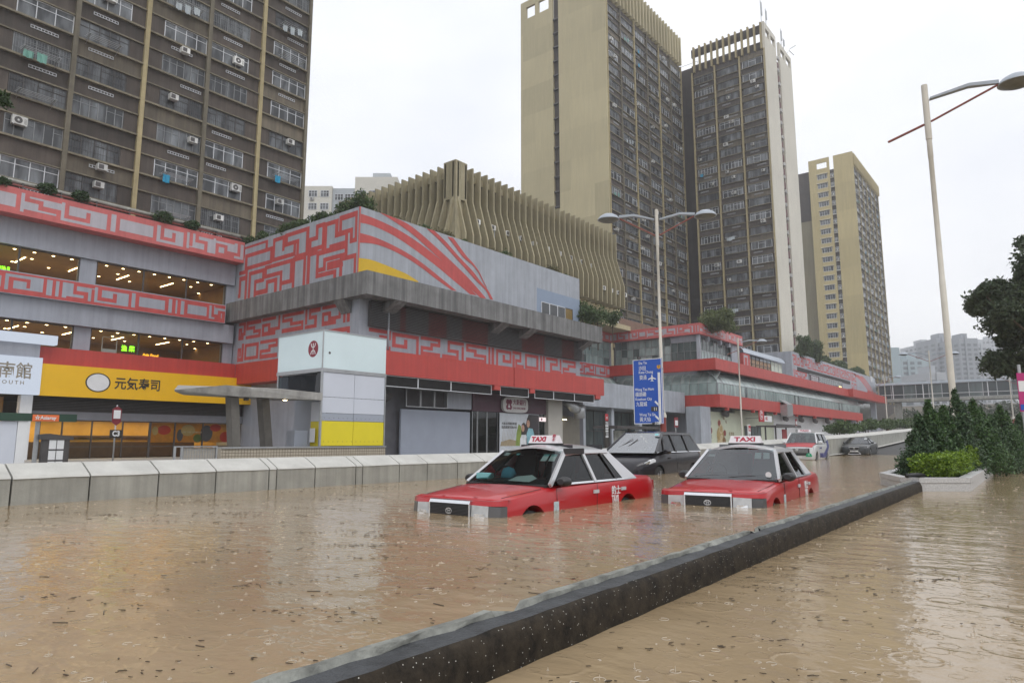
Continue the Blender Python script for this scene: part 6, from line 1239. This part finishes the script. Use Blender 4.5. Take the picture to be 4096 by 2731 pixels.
def greenhouse(car, bw, rw, zb, zr, A, C, D_, B, m_roof, crown=.05, pillars=(), m_side=None, dark=(False, False, False), rear=True, m_ws=None, pil_m=None, cp=(.12, .06), pw=.075):
    """A: windscreen base x, C: roof front, D_: roof rear, B: rear window base; pillars: x at (belt, roof) of each door pillar."""
    pil_m = pil_m or m_roof; n = 12; rg = []
    for i in range(n + 1):
        f = i / n; x = C + (D_ - C) * f; e_ = .035 * ((2 * f - 1) ** 4); ring_ = []
        for k in range(13):
            u = -1 + 2 * k / 12; ring_.append((x, u * (rw + .015), zr + crown * (1 - u * u) - e_ - (.035 if abs(u) > .98 else 0)))
        rg.append(ring_)
    inner = [[(x, y * .99, z - .03) for x, y, z in r_] for r_ in rg]
    b = MB(); b.loft(rg, closed=False); b.loft(inner, closed=False)
    for r0, r1 in ((rg[0], inner[0]), (rg[-1], inner[-1])): b.loft([r0, r1], closed=False)
    b.loft([[r_[0] for r_ in rg], [r_[0] for r_ in inner]], closed=False); b.loft([[r_[-1] for r_ in rg], [r_[-1] for r_ in inner]], closed=False)
    roof = b.build('roof', m_roof, car, smooth=40)
    for s in (-1, 1):
        a0, a1 = Vector((A, s * bw, zb)), Vector((C + .02, s * rw, zr - .03)); d0, d1 = Vector((B, s * (bw - .01), zb)), Vector((D_ - .02, s * rw, zr - .03)); up = Vector((0, s, .35)).normalized()
        MB().bar(a0, a1, pw, .045, up).build('pillar', pil_m, car); MB().bar(a1, d1, pw, .045, up).build('roof_rail', pil_m, car)
        MB().prism([d0 + Vector((.06, 0, 0)), d0 + Vector((-cp[0], 0, 0)), d1 + Vector((-cp[1], 0, 0)), d1 + Vector((.05, 0, 0))], (0, -s * .04, 0)).build('pillar', pil_m, car)
        MB().bar(a0 + Vector((0, 0, .004)), d0 + Vector((0, 0, .004)), .03, .022, up).build('belt_moulding', m_chrome if pil_m != m_trim else m_trim, car)
        xs_ = [(A + .03, C + .03)] + [p_ for p_ in pillars] + [(B - cp[0] + .02, D_ - cp[1] + .01)]
        for (xb, xr) in pillars: MB().bar((xb, s * bw * .998, zb), (xr, s * rw, zr - .03), .07, .04, up).build('pillar', m_side or pil_m, car)
        for i, ((b0, t0), (b1, t1)) in enumerate(zip(xs_, xs_[1:])):
            quadpane('side_window', [(b0, s * bw * .988, zb), (b1, s * bw * .988, zb), (t1, s * rw * .985, zr - .04), (t0, s * rw * .985, zr - .04)], m_cglass_d if dark[min(i, len(dark) - 1)] else m_cglass, car, 0, n=2)
    quadpane('windscreen', [(A - .04, -bw * .96, zb - .01), (A - .04, bw * .96, zb - .01), (C + .03, rw * .97, zr - .005), (C + .03, -rw * .97, zr - .005)], m_ws or m_cglass, car, .07)
    if rear: quadpane('rear_window', [(B + .05, -bw * .93, zb + .02), (B + .05, bw * .93, zb + .02), (D_ - .01, rw * .96, zr), (D_ - .01, -rw * .96, zr)], m_cglass_d, car, -.05)
    return roof
def wiper(car, pts): MB().tube(pts, .011, 5).build('wiper', m_trim, car)
def mirror(car, x, y, z, m=m_trim, s=1.0):
    sg_ = -1 if y < 0 else 1; b = MB(); rg = []
    for dx, k in ((-.10, .55), (-.07, .85), (0, 1.0), (.05, .98)): rg.append([(x + dx * s, y + sg_ * (.10 + .11 * k * math.cos(a)) * s, z + .075 * k * math.sin(a) * s) for a in [2 * math.pi * i / 14 for i in range(14)]])
    b.loft(rg); b.bar((x + .01, y - sg_ * .03, z - .05), (x, y + sg_ * .06, z - .02), .06, .03); b.build('mirror', m, car, smooth=40)
def seats(car, xs, z, w_=.5, m=m_seat):
    for x in xs:
        for y in (-.36, .36):
            b = MB().loft([[(x - .45, y - w_ / 2, z - .2), (x - .45, y + w_ / 2, z - .2), (x + .1, y + w_ / 2, z - .2), (x + .1, y - w_ / 2, z - .2)], [(x - .45, y - w_ / 2, z), (x - .45, y + w_ / 2, z), (x + .1, y + w_ / 2, z - .05), (x + .1, y - w_ / 2, z - .05)]])
            b.loft([[(x, y - w_ / 2, z), (x, y + w_ / 2, z), (x + .12, y + w_ / 2, z), (x + .12, y - w_ / 2, z)], [(x + .22, y - w_ * .4, z + .52), (x + .22, y + w_ * .4, z + .52), (x + .3, y + w_ * .4, z + .5), (x + .3, y - w_ * .4, z + .5)]])
            b.box(x + .22, y - .13, z + .53, x + .31, y + .13, z + .70); b.build('seat', m, car)

TAXI_ST = [(.10, .60, .70, .30, .004), (.12, .66, .735, .29, .006), (.17, .76, .768, .28, .010), (.25, .83, .785, .26, .02), (.55, .842, .822, .25, .026), (.9, .846, .858, .25, .028), (1.22, .848, .892, .25, .02), (1.5, .848, .905, .25, .008), (2.4, .848, .915, .25, .008), (3.3, .848, .925, .25, .008), (3.72, .846, .935, .25, .014), (3.95, .845, .950, .26, .02), (4.35, .838, .948, .28, .02), (4.58, .82, .935, .31, .015), (4.68, .785, .89, .36, .006), (4.70, .74, .80, .42, .0)]
def taxi(label, front, yaw, depth, detail, group='red flooded taxis'):
    c = thing('taxi', label, 'taxi', (front[0], front[1], -depth), yaw, group)
    shell(TAXI_ST, SEC, 'body', m_red, c, (.82, 3.6), .345, .33, .848)
    for x in (.82, 3.6):
        for s in (-1, 1): wheel(c, x, s * .80, .30, .19)
    greenhouse(c, .80, .60, .915, 1.415, 1.30, 1.96, 3.32, 3.98, m_silver, .095, ((2.58, 2.50),), None, (detail == 'open', True, True), cp=(.44, .17), pw=.06, m_ws=None if detail == 'open' else m_cglass_f)
    for s in (-1, 1):                                   # quarter-light bar
        MB().bar((3.28, s * .793, .93), (3.02, s * .60, 1.40), .03, .02, (0, s, .35)).build('window_bar', m_trim, c)
    MB().box(1.22, -.76, .885, 1.42, .76, .922).build('cowl', m_trim, c)
    # face: grille between two square lamps with smoked corner lamps
    gb_ = MB(); gb_.box(.012, -.36, .50, .05, .36, .715, 0)
    for k in range(11): gb_.box(.0, -.355, .512 + k * .0185, .0115, .355, .521 + k * .0185, 1)
    g_ = gb_.build('grille', [m_trim, mat('grille_bar', (.07, .07, .075), .3, .1, metal=.6)], c)
    MB().loft([[(-.005, -.375, .717), (-.005, .375, .717), (.05, .375, .717), (.05, -.375, .717)], [(.015, -.375, .757), (.015, .375, .757), (.06, .375, .763), (.06, -.375, .763)]]).build('grille_trim', m_chrome, c)
    for s in (-1, 1): MB().box(-.004, s * .358, .50, .03, s * .378, .716).build('grille_trim', m_chrome, c)
    em = MB(); n = 20; ro, ri = .042, .034
    for k in range(n):
        a0, a1 = 2 * math.pi * k / n, 2 * math.pi * (k + 1) / n
        for (rx_o, rz_o, rx_i, rz_i, dz) in ((.058, .042, .050, .034, 0), (.020, .040, .013, .033, 0), (.040, .016, .033, .010, .018)): em.poly([(-.008, rx_o * math.cos(a0), .615 + dz + rz_o * math.sin(a0)), (-.008, rx_o * math.cos(a1), .615 + dz + rz_o * math.sin(a1)), (-.008, rx_i * math.cos(a1), .615 + dz + rz_i * math.sin(a1)), (-.008, rx_i * math.cos(a0), .615 + dz + rz_i * math.sin(a0))])
    em.build('emblem', m_chrome, c, fixn=False)
    for s in (-1, 1):
        h_ = MB().loft([[(.018, s * .385, .52), (.045, s * .66, .52), (.10, s * .66, .52), (.10, s * .385, .52)], [(.03, s * .385, .708), (.055, s * .66, .700), (.10, s * .66, .700), (.10, s * .385, .708)]]).build('headlight', m_lens, c)
        MB().loft([[(.012, s * .42, .535), (.032, s * .62, .535), (.05, s * .62, .535), (.05, s * .42, .535)], [(.014, s * .45, .60), (.034, s * .60, .60), (.05, s * .60, .60), (.05, s * .45, .60)]]).build('reflector', m_refl, h_)
        MB().loft([[(.044, s * .668, .52), (.12, s * .812, .52), (.24, s * .836, .52), (.24, s * .70, .52)], [(.056, s * .668, .698), (.13, s * .806, .694), (.24, s * .834, .694), (.24, s * .70, .694)]]).build('corner_lamp', m_turn, c)
        MB().box(.065, s * .38, .50, .083, s * .665, .712).build('lamp_surround', m_trim, c)
    for s in (-1, 1):
        for x in (2.52, 3.42): hd = MB().box(x - .08, s * .846, .742, x + .08, s * .864, .795).build('door_handle', mat('silver_handle', (.50, .51, .53), .35, .05), c)
        MB().tube([(1.42, s * .8475, .30), (1.42, s * .8495, .60), (1.40, s * .846, .87)], .004, 4).build('door_gap', m_trim, c); MB().tube([(2.55, s * .8475, .30), (2.55, s * .8505, .60), (2.57, s * .846, .89)], .004, 4).build('door_gap', m_trim, c)
        for zz in (.82,): MB().tube([(.28, s * .70, .795), (.7, s * .74, .835), (1.12, s * .76, .878)], .004, 4).build('bonnet_gap', m_trim, c)
        MB().box(4.62, s * .5, .68, 4.71, s * .78, .86).build('tail_lamp', mat('tail_red', (.3, .01, .01), .2, .05, coat=1.), c)
    lip = [(.028, 0), (.03, .385), (.055, .665), (.125, .805), (.24, .838)]; lo = [(x, y, .702) for x, y in lip]; lo = [(x, -y, z) for x, y, z in reversed(lo[1:])] + lo; hi = [(x + .02, y * .995, .752 + x * .12) for x, y, z in lo]; back = [(.34, y, .792 - .012 * abs(y)) for x, y, z in lo]
    MB().loft([lo, hi, back], closed=False).build('bonnet_lip', m_red, c, smooth=50)
    for y in (-.30, .30): MB().loft([[(.20, y - .03, .793), (.20, y + .03, .793), (1.05, y + .05, .890), (1.05, y - .05, .890)], [(.22, y - .012, .800), (.22, y + .012, .800), (1.03, y + .03, .897), (1.03, y - .03, .897)]]).build('bonnet_crease', m_red, c, smooth=60)
    if detail == 'open': wiper(c, [(1.33, .55, .945), (1.28, .05, .955), (1.33, -.60, .94)])
    else: wiper(c, [(1.30, .62, .94), (1.31, .25, .975), (1.30, .02, .955)]); wiper(c, [(1.25, .02, .945), (1.31, -.35, .975), (1.36, -.68, .95)])
    for s in (-1, 1): mirror(c, 1.52, s * .80, .965)
    seats(c, (2.1, 3.05), .80, m=m_seatg if detail != 'open' else m_seat)
    MB().loft([[(1.24, -.70, .86), (1.24, .70, .86), (1.55, .68, .86), (1.55, -.68, .86)], [(1.26, -.70, .92), (1.26, .70, .92), (1.50, .68, .99), (1.50, -.68, .99)]]).build('dashboard', m_trim, c)
    b = MB(); n = 18; pts = [(1.66 + .05 * math.sin(2 * math.pi * k / n), .36 + .18 * math.cos(2 * math.pi * k / n), 1.0 + .17 * math.sin(2 * math.pi * k / n)) for k in range(n + 1)]; b.tube(pts, .014, 6, cap=False); b.bar((1.66, .2, 1.0), (1.66, .52, 1.0), .03, .02); b.build('steering_wheel', m_trim, c)
    # roof sign
    sx_ = 2.34; rs = MB().loft([[(sx_ - .09, -.30, 1.49), (sx_ + .09, -.30, 1.49), (sx_ + .09, .30, 1.49), (sx_ - .09, .30, 1.49)], [(sx_ - .09, -.30, 1.525), (sx_ + .09, -.30, 1.525), (sx_ + .09, .30, 1.525), (sx_ - .09, .30, 1.525)]]).build('sign_base', m_trim, c)
    rs = MB().loft([[(sx_ - .085, -.29, 1.526), (sx_ + .085, -.29, 1.526), (sx_ + .085, .29, 1.526), (sx_ - .085, .29, 1.526)], [(sx_ - .03, -.265, 1.655), (sx_ + .03, -.265, 1.655), (sx_ + .03, .265, 1.655), (sx_ - .03, .265, 1.655)]]).build('roof_sign', mat('sign_white_plastic', (.70, .66, .68), .35, .03), c)
    fr = (math.pi / 2 - .39, 0, -math.pi / 2); m_sred = mat('sign_lettering_red', (.40, .01, .04), .4)
    if detail == 'open': text('TAXI', .115, m_sred, c, (sx_ - .062, .24, 1.589), rot=fr, bold=.004, sx=1.15); text('的\n士', .06, m_sred, c, (sx_ - .062, -.18, 1.615), rot=fr, bold=.001)
    else: text('TAXI', .12, m_sred, c, (sx_ - .062, 0, 1.589), rot=fr, bold=.003, sx=1.45, align='CENTER')
    text('的士', .15, m_white, c, (3.02, -.8515, .745), rot=FR_U, bold=.002); text('TAXI', .165, m_white, c, (3.02, -.8515, .61), rot=FR_U, bold=.004, sx=.62)
    MB().box(1.32, -.854, .36, 1.45, -.8485, .685).build('licence_notice', mat('pale_notice_plate', (.42, .52, .56), .5, .3, 25), c)
    # papers behind the windscreen
    def ws(u, v): return Vector((1.26, 0, .905)).lerp(Vector((1.99, 0, 1.42)), v) + Vector((-.03 * (1 - u * u), u * (.77 + (.58 - .77) * v), 0))
    def paper(u, v, du, dv, m): p_ = [ws(u, v) , ws(u + du, v), ws(u + du, v + dv), ws(u, v + dv)]; MB().prism([k + Vector((.03, 0, -.012)) for k in p_], (.004, 0, -.003)).build('windscreen_paper', m, c)
    for u in (-.62, -.85): paper(u, .70, .17, .20, m_paper); 
    if detail == 'open':
        for u in (-.62, -.85): paper(u, .84, .17, .06, m_paperb)
        paper(.35, .86, .12, .05, m_paperb); paper(.72, .84, .16, .09, m_paper)
        MB().loft([[(1.5, .18 + .1 * math.cos(a), .99 + .06 * math.sin(a)) for a in [k * .785 for k in range(8)]], [(1.6, .2 + .15 * math.cos(a), 1.06 + .10 * math.sin(a)) for a in [k * .785 for k in range(8)]], [(1.72, .2 + .06 * math.cos(a), 1.04 + .05 * math.sin(a)) for a in [k * .785 for k in range(8)]]]).build('dashboard_cloth', m_clothb, c, smooth=True)
        MB().box(1.35, .42, .97, 1.5, .66, 1.06).build('tissue_box', m_paperb, c); MB().loft([[(1.30, -.42, .955), (1.30, .0, .955), (1.5, .0, 1.0), (1.5, -.42, 1.0)], [(1.36, -.36, 1.0), (1.36, -.06, .99), (1.46, -.06, 1.02), (1.46, -.36, 1.05)]]).build('dashboard_paper', m_paper, c, smooth=40)
        MB().prism([(1.38, -.80, .93), (1.55, -.78, .93), (2.45, -.63, 1.40), (2.10, -.61, 1.42)], (0, -.012, 0)).build('wind_deflector', m_trim, c) if False else MB().bar((1.95, -.625, 1.40), (2.52, -.625, 1.40), .03, .09, (0, 0, 1)).build('wind_deflector', m_trim, c)
    else: paper(.70, .76, .20, .07, m_paper); MB().disc((1.32, -.62, 1.0), .05, 12, 'x').build('permit_disc', m_paper, c, fixn=False)
    return c
taxi('red taxi with silver roof and open driver window sunk to its headlights, 的士 on its door', (6.97, 6.72), R(1.2), .56, 'open')
taxi('red taxi with silver roof beside the median kerb, both wipers parked on a dry-looking windscreen', (10.40, 4.45), R(5.0), .56, 'shut')

# --- black people carrier
def mpv():
    c = thing('people_carrier', 'black people carrier with raised wipers half sunk behind the red taxi', 'car', (18.3, 10.55, -.42), R(4), None)
    st = [(.02, .42, .62, .28, .01), (.10, .56, .72, .24, .02), (.3, .72, .83, .22, .03), (.62, .85, .93, .22, .035), (1.0, .895, 1.04, .22, .03), (1.5, .90, 1.07, .22, .01), (3.0, .90, 1.08, .22, .01), (4.3, .895, 1.10, .22, .01), (4.62, .87, 1.08, .25, .01), (4.74, .80, .95, .32, 0)]
    shell(st, SEC, 'body', m_blackp, c, (.95, 3.75), .37, .34, .90)
    for x in (.95, 3.75):
        for s in (-1, 1): wheel(c, x, s * .87, .325, .2)
    greenhouse(c, .86, .64, 1.07, 1.68, .72, 1.72, 4.25, 4.66, m_blackp, .06, ((1.35, 1.75), (2.35, 2.35), (3.45, 3.45)), m_trim, (True, True, True, True), m_ws=m_cglass_ff, pil_m=m_blackp)
    for s in (-1, 1):
        h_ = MB().loft([[(.10, s * .44, .66), (.14, s * .56, .62), (.62, s * .895, .80), (.55, s * .86, .87)], [(.14, s * .44, .71), (.20, s * .60, .72), (.64, s * .89, .86), (.56, s * .85, .90)]]).build('headlight', m_lens, c, smooth=40)
        MB().loft([[(.16, s * .56, .66), (.2, s * .6, .65), (.42, s * .80, .77), (.38, s * .78, .79)], [(.16, s * .56, .705), (.2, s * .62, .715), (.42, s * .80, .82), (.38, s * .77, .84)]]).build('reflector', m_refl, h_, smooth=40)
        mirror(c, 1.32, s * .88, 1.10, m_blackp, 1.05); MB().box(1.62, s * .905, .88, 1.80, s * .915, .92).build('door_handle', m_blackp, c); MB().tube([(1.2, s * .903, .3), (4.4, s * .90, .30)], .02, 5).build('side_moulding', m_chrome, c); MB().tube([(2.35, s * .903, .3), (2.35, s * .9035, 1.05)], .004, 4).build('door_gap', m_trim, c)
    wiper(c, [(.80, .30, 1.12), (1.02, .12, 1.30), (1.30, -.02, 1.48)]); wiper(c, [(.80, .62, 1.12), (1.1, .32, 1.34), (1.32, .16, 1.50)])
    seats(c, (1.95, 2.9), .85); MB().box(.95, -.76, .95, 1.35, .76, 1.1).build('dashboard', m_trim, c)
    MB().prism([(.98, -.38, 1.155), (.98, -.56, 1.155), (1.12, -.56, 1.25), (1.12, -.38, 1.25)], (.004, 0, -.004)).build('windscreen_paper', m_paper, c); text('P', .1, m_text, c, (1.04, -.43, 1.212), rot=(math.pi / 2 - .9, 0, -math.pi / 2)); MB().prism([(1.5, -.5, 1.60), (1.5, -.62, 1.60), (1.58, -.62, 1.65), (1.58, -.5, 1.65)], (.004, 0, -.004)).build('windscreen_paper', m_paperb, c)
mpv()
# --- tall hybrid taxi
def cab():
    p_ = at_depth(3150, 1826, 37); c = thing('taxi', 'tall white and red hybrid taxi with blue slogan wrap standing in shallow water', 'taxi', (p_.x - .1, p_.y - .55, -.22), R(4), None)
    st = [(.02, .70, .70, .26, .01), (.07, .78, .86, .22, .02), (.25, .83, .98, .2, .03), (.6, .845, 1.03, .2, .03), (.95, .848, 1.07, .2, .02), (1.4, .848, 1.09, .2, .01), (3.6, .848, 1.10, .2, .01), (4.25, .84, 1.10, .24, .01), (4.38, .79, .98, .3, 0)]
    shell(st, SEC, 'body', m_whitep, c, (.80, 3.55), .36, .33, .848)
    for x in (.80, 3.55):
        for s in (-1, 1): wheel(c, x, s * .82, .31, .19)
    greenhouse(c, .81, .64, 1.09, 1.68, 1.02, 1.62, 4.0, 4.32, m_whitep, .06, ((2.1, 2.05), (3.2, 3.2)), m_trim, (True, True, True), m_ws=m_cglass_f, pil_m=m_whitep)
    rg = []
    for x, z, w_ in ((.09, .885, .74), (.26, 1.0, .80), (.6, 1.062, .82), (.98, 1.10, .80)): rg.append([(x, w_ * u, z + .035 * (1 - u * u) + .004) for u in [-1 + .2 * k for k in range(11)]])
    MB().loft(rg, closed=False).build('bonnet', m_red, c, smooth=True)
    g_ = MB().box(-.01, -.62, .46, .03, .62, .84); 
    go = g_.build('grille', m_trim, c); b = MB()
    for k in range(6): b.box(-.02, -.55, .60 + k * .042, -.012, .55, .617 + k * .042)
    b.build('grille_bar', m_chrome, go); MB().disc((-.03, 0, .78), .09, 16, 'x').build('emblem', m_chrome, c, fixn=False)
    for s in (-1, 1):
        MB().loft([[(.03, s * .46, .72), (.12, s * .80, .76), (.2, s * .83, .76), (.12, s * .46, .72)], [(.06, s * .46, .88), (.16, s * .80, .92), (.24, s * .82, .92), (.16, s * .46, .88)]]).build('headlight', m_lens, c); mirror(c, 1.3, s * .83, 1.16, m_whitep, 1.05)
    MB().box(-.02, -.24, .32, -.012, .24, .43).build('number_plate', m_white, c); b = MB(); b.prism([(-.02, -.76, .40), (-.02, -.42, .40), (-.02, -.48, .56), (-.02, -.59, .60), (-.02, -.70, .56)], (-.006, 0, 0)); b.build('seat_badge', mat('badge_green', (.01, .35, .18), .4), c); text('4', .14, m_white, c, (-.03, -.55, .50), rot=FR_V)
    m_nv = mat('navy_wrap', (.035, .045, .22), .35); MB().prism([(1.9, -.8515, .32), (3.1, -.8515, .32), (4.1, -.8515, .86), (4.1, -.8515, .98), (3.6, -.8515, .88)], (0, .002, 0)).build('wrap_print', m_nv, c); text('DRIVE', .34, m_nv, c, (1.5, -.8535, .44), rot=FR_U, bold=.01); text('your city', .16, m_nv, c, (1.5, -.8535, .86), rot=FR_U); MB().prism([(3.6, -.852, .9), (4.24, -.846, .9), (4.2, -.79, 1.3), (3.8, -.80, 1.2)], (0, .004, 0)).build('wrap_print', m_nv, c)
    MB().loft([[(2.0, -.34, 1.735), (2.16, -.34, 1.735), (2.16, .34, 1.735), (2.0, .34, 1.735)], [(2.05, -.32, 1.86), (2.11, -.32, 1.86), (2.11, .32, 1.86), (2.05, .32, 1.86)]]).build('roof_sign', mat('sign_white_plastic', (.7, .66, .68), .35), c); text('TAXI', .13, mat('sign_lettering_red', (.4, .01, .04), .4), c, (2.015, 0, 1.797), rot=(math.pi / 2 - .36, 0, -math.pi / 2), align='CENTER', sx=1.6, bold=.003)
    seats(c, (1.95, 2.9), .85); MB().box(1.15, -.7, .95, 1.5, .7, 1.13).build('dashboard', m_trim, c); wiper(c, [(1.06, .6, 1.12), (1.08, .2, 1.14), (1.08, -.1, 1.13)])
cab()
# --- graphite saloon
def saloon():
    p_ = at_depth(3392, 1803, 49); c = thing('saloon_car', 'graphite saloon car with a wide spindle grille driving out of the water', 'car', (p_.x + .3, p_.y - .35, -.13), R(3), None)
    st = [(.0, .60, .58, .2, .01), (.06, .74, .70, .16, .02), (.2, .84, .77, .16, .025), (.6, .91, .84, .16, .03), (1.1, .925, .92, .16, .025), (1.5, .93, .95, .16, .01), (2.5, .93, .97, .16, .01), (3.5, .93, 1.0, .16, .01), (4.2, .92, 1.03, .18, .01), (4.7, .88, 1.04, .24, .01), (4.93, .80, .95, .32, 0)]
    shell(st, SEC, 'body', m_grey_p, c, (.95, 3.8), .36, .34, .93)
    for x in (.95, 3.8):
        for s in (-1, 1): wheel(c, x, s * .91, .33, .21)
    greenhouse(c, .84, .56, .96, 1.40, 1.15, 2.05, 3.2, 4.25, m_grey_p, .05, ((2.55, 2.5),), m_trim, (True, True), m_ws=m_cglass_f, pil_m=m_grey_p)
    b = MB(); g0 = [(-.02, -.42, .20), (-.02, -.22, .42), (-.02, -.34, .70), (-.02, .34, .70), (-.02, .22, .42), (-.02, .42, .20)]; b.prism(g0, (.1, 0, 0)); go = b.build('grille', m_trim, c); b = MB()
    for a, d_ in zip(g0, g0[1:] + g0[:1]): b.tube([Vector(a) + Vector((-.015, 0, 0)), Vector(d_) + Vector((-.015, 0, 0))], .016, 6)
    b.build('grille_surround', m_chrome, go); MB().disc((-.04, 0, .60), .08, 16, 'x', rz=.06).build('emblem', m_chrome, c, fixn=False); MB().box(-.05, -.26, .36, -.04, .26, .47).build('number_plate', m_white, c); text('KM 530', .10, m_text, c, (-.055, .22, .415), rot=FR_V, sx=.95)
    for s in (-1, 1):
        MB().loft([[(.06, s * .40, .60), (.14, s * .70, .63), (.30, s * .86, .70), (.16, s * .5, .62)], [(.08, s * .40, .66), (.2, s * .74, .72), (.34, s * .86, .76), (.2, s * .5, .70)]]).build('headlight', m_lens, c); MB().bar((.02, s * .48, .30), (.08, s * .74, .42), .03, .03).build('bumper_trim', m_chrome, c); mirror(c, 1.62, s * .88, 1.02, m_grey_p)
    seats(c, (2.2, 3.1), .68); MB().box(1.3, -.72, .86, 1.7, .72, 1.0).build('dashboard', m_trim, c)
    MB().prism([(1.75, -.42, 1.27), (1.75, -.62, 1.27), (1.85, -.62, 1.33), (1.85, -.42, 1.33)], (.004, 0, -.004)).build('windscreen_paper', m_paper, c)
saloon()

# ------------------------------------------------------------------ rain haze
hm, t = new_mat('rain_haze'); o = t.nodes.new('ShaderNodeOutputMaterial'); pv = t.nodes.new('ShaderNodeVolumePrincipled'); pv.inputs['Color'].default_value = (.93, .95, .98, 1); pv.inputs['Density'].default_value = .0007; pv.inputs['Anisotropy'].default_value = .3
t.links.new(pv.outputs[0], o.inputs['Volume'])
hz = MB().box(-95, -320, -2.5, 910, 330, 112).build('haze', hm); tag(hz, kind='stuff')
flush_texts()
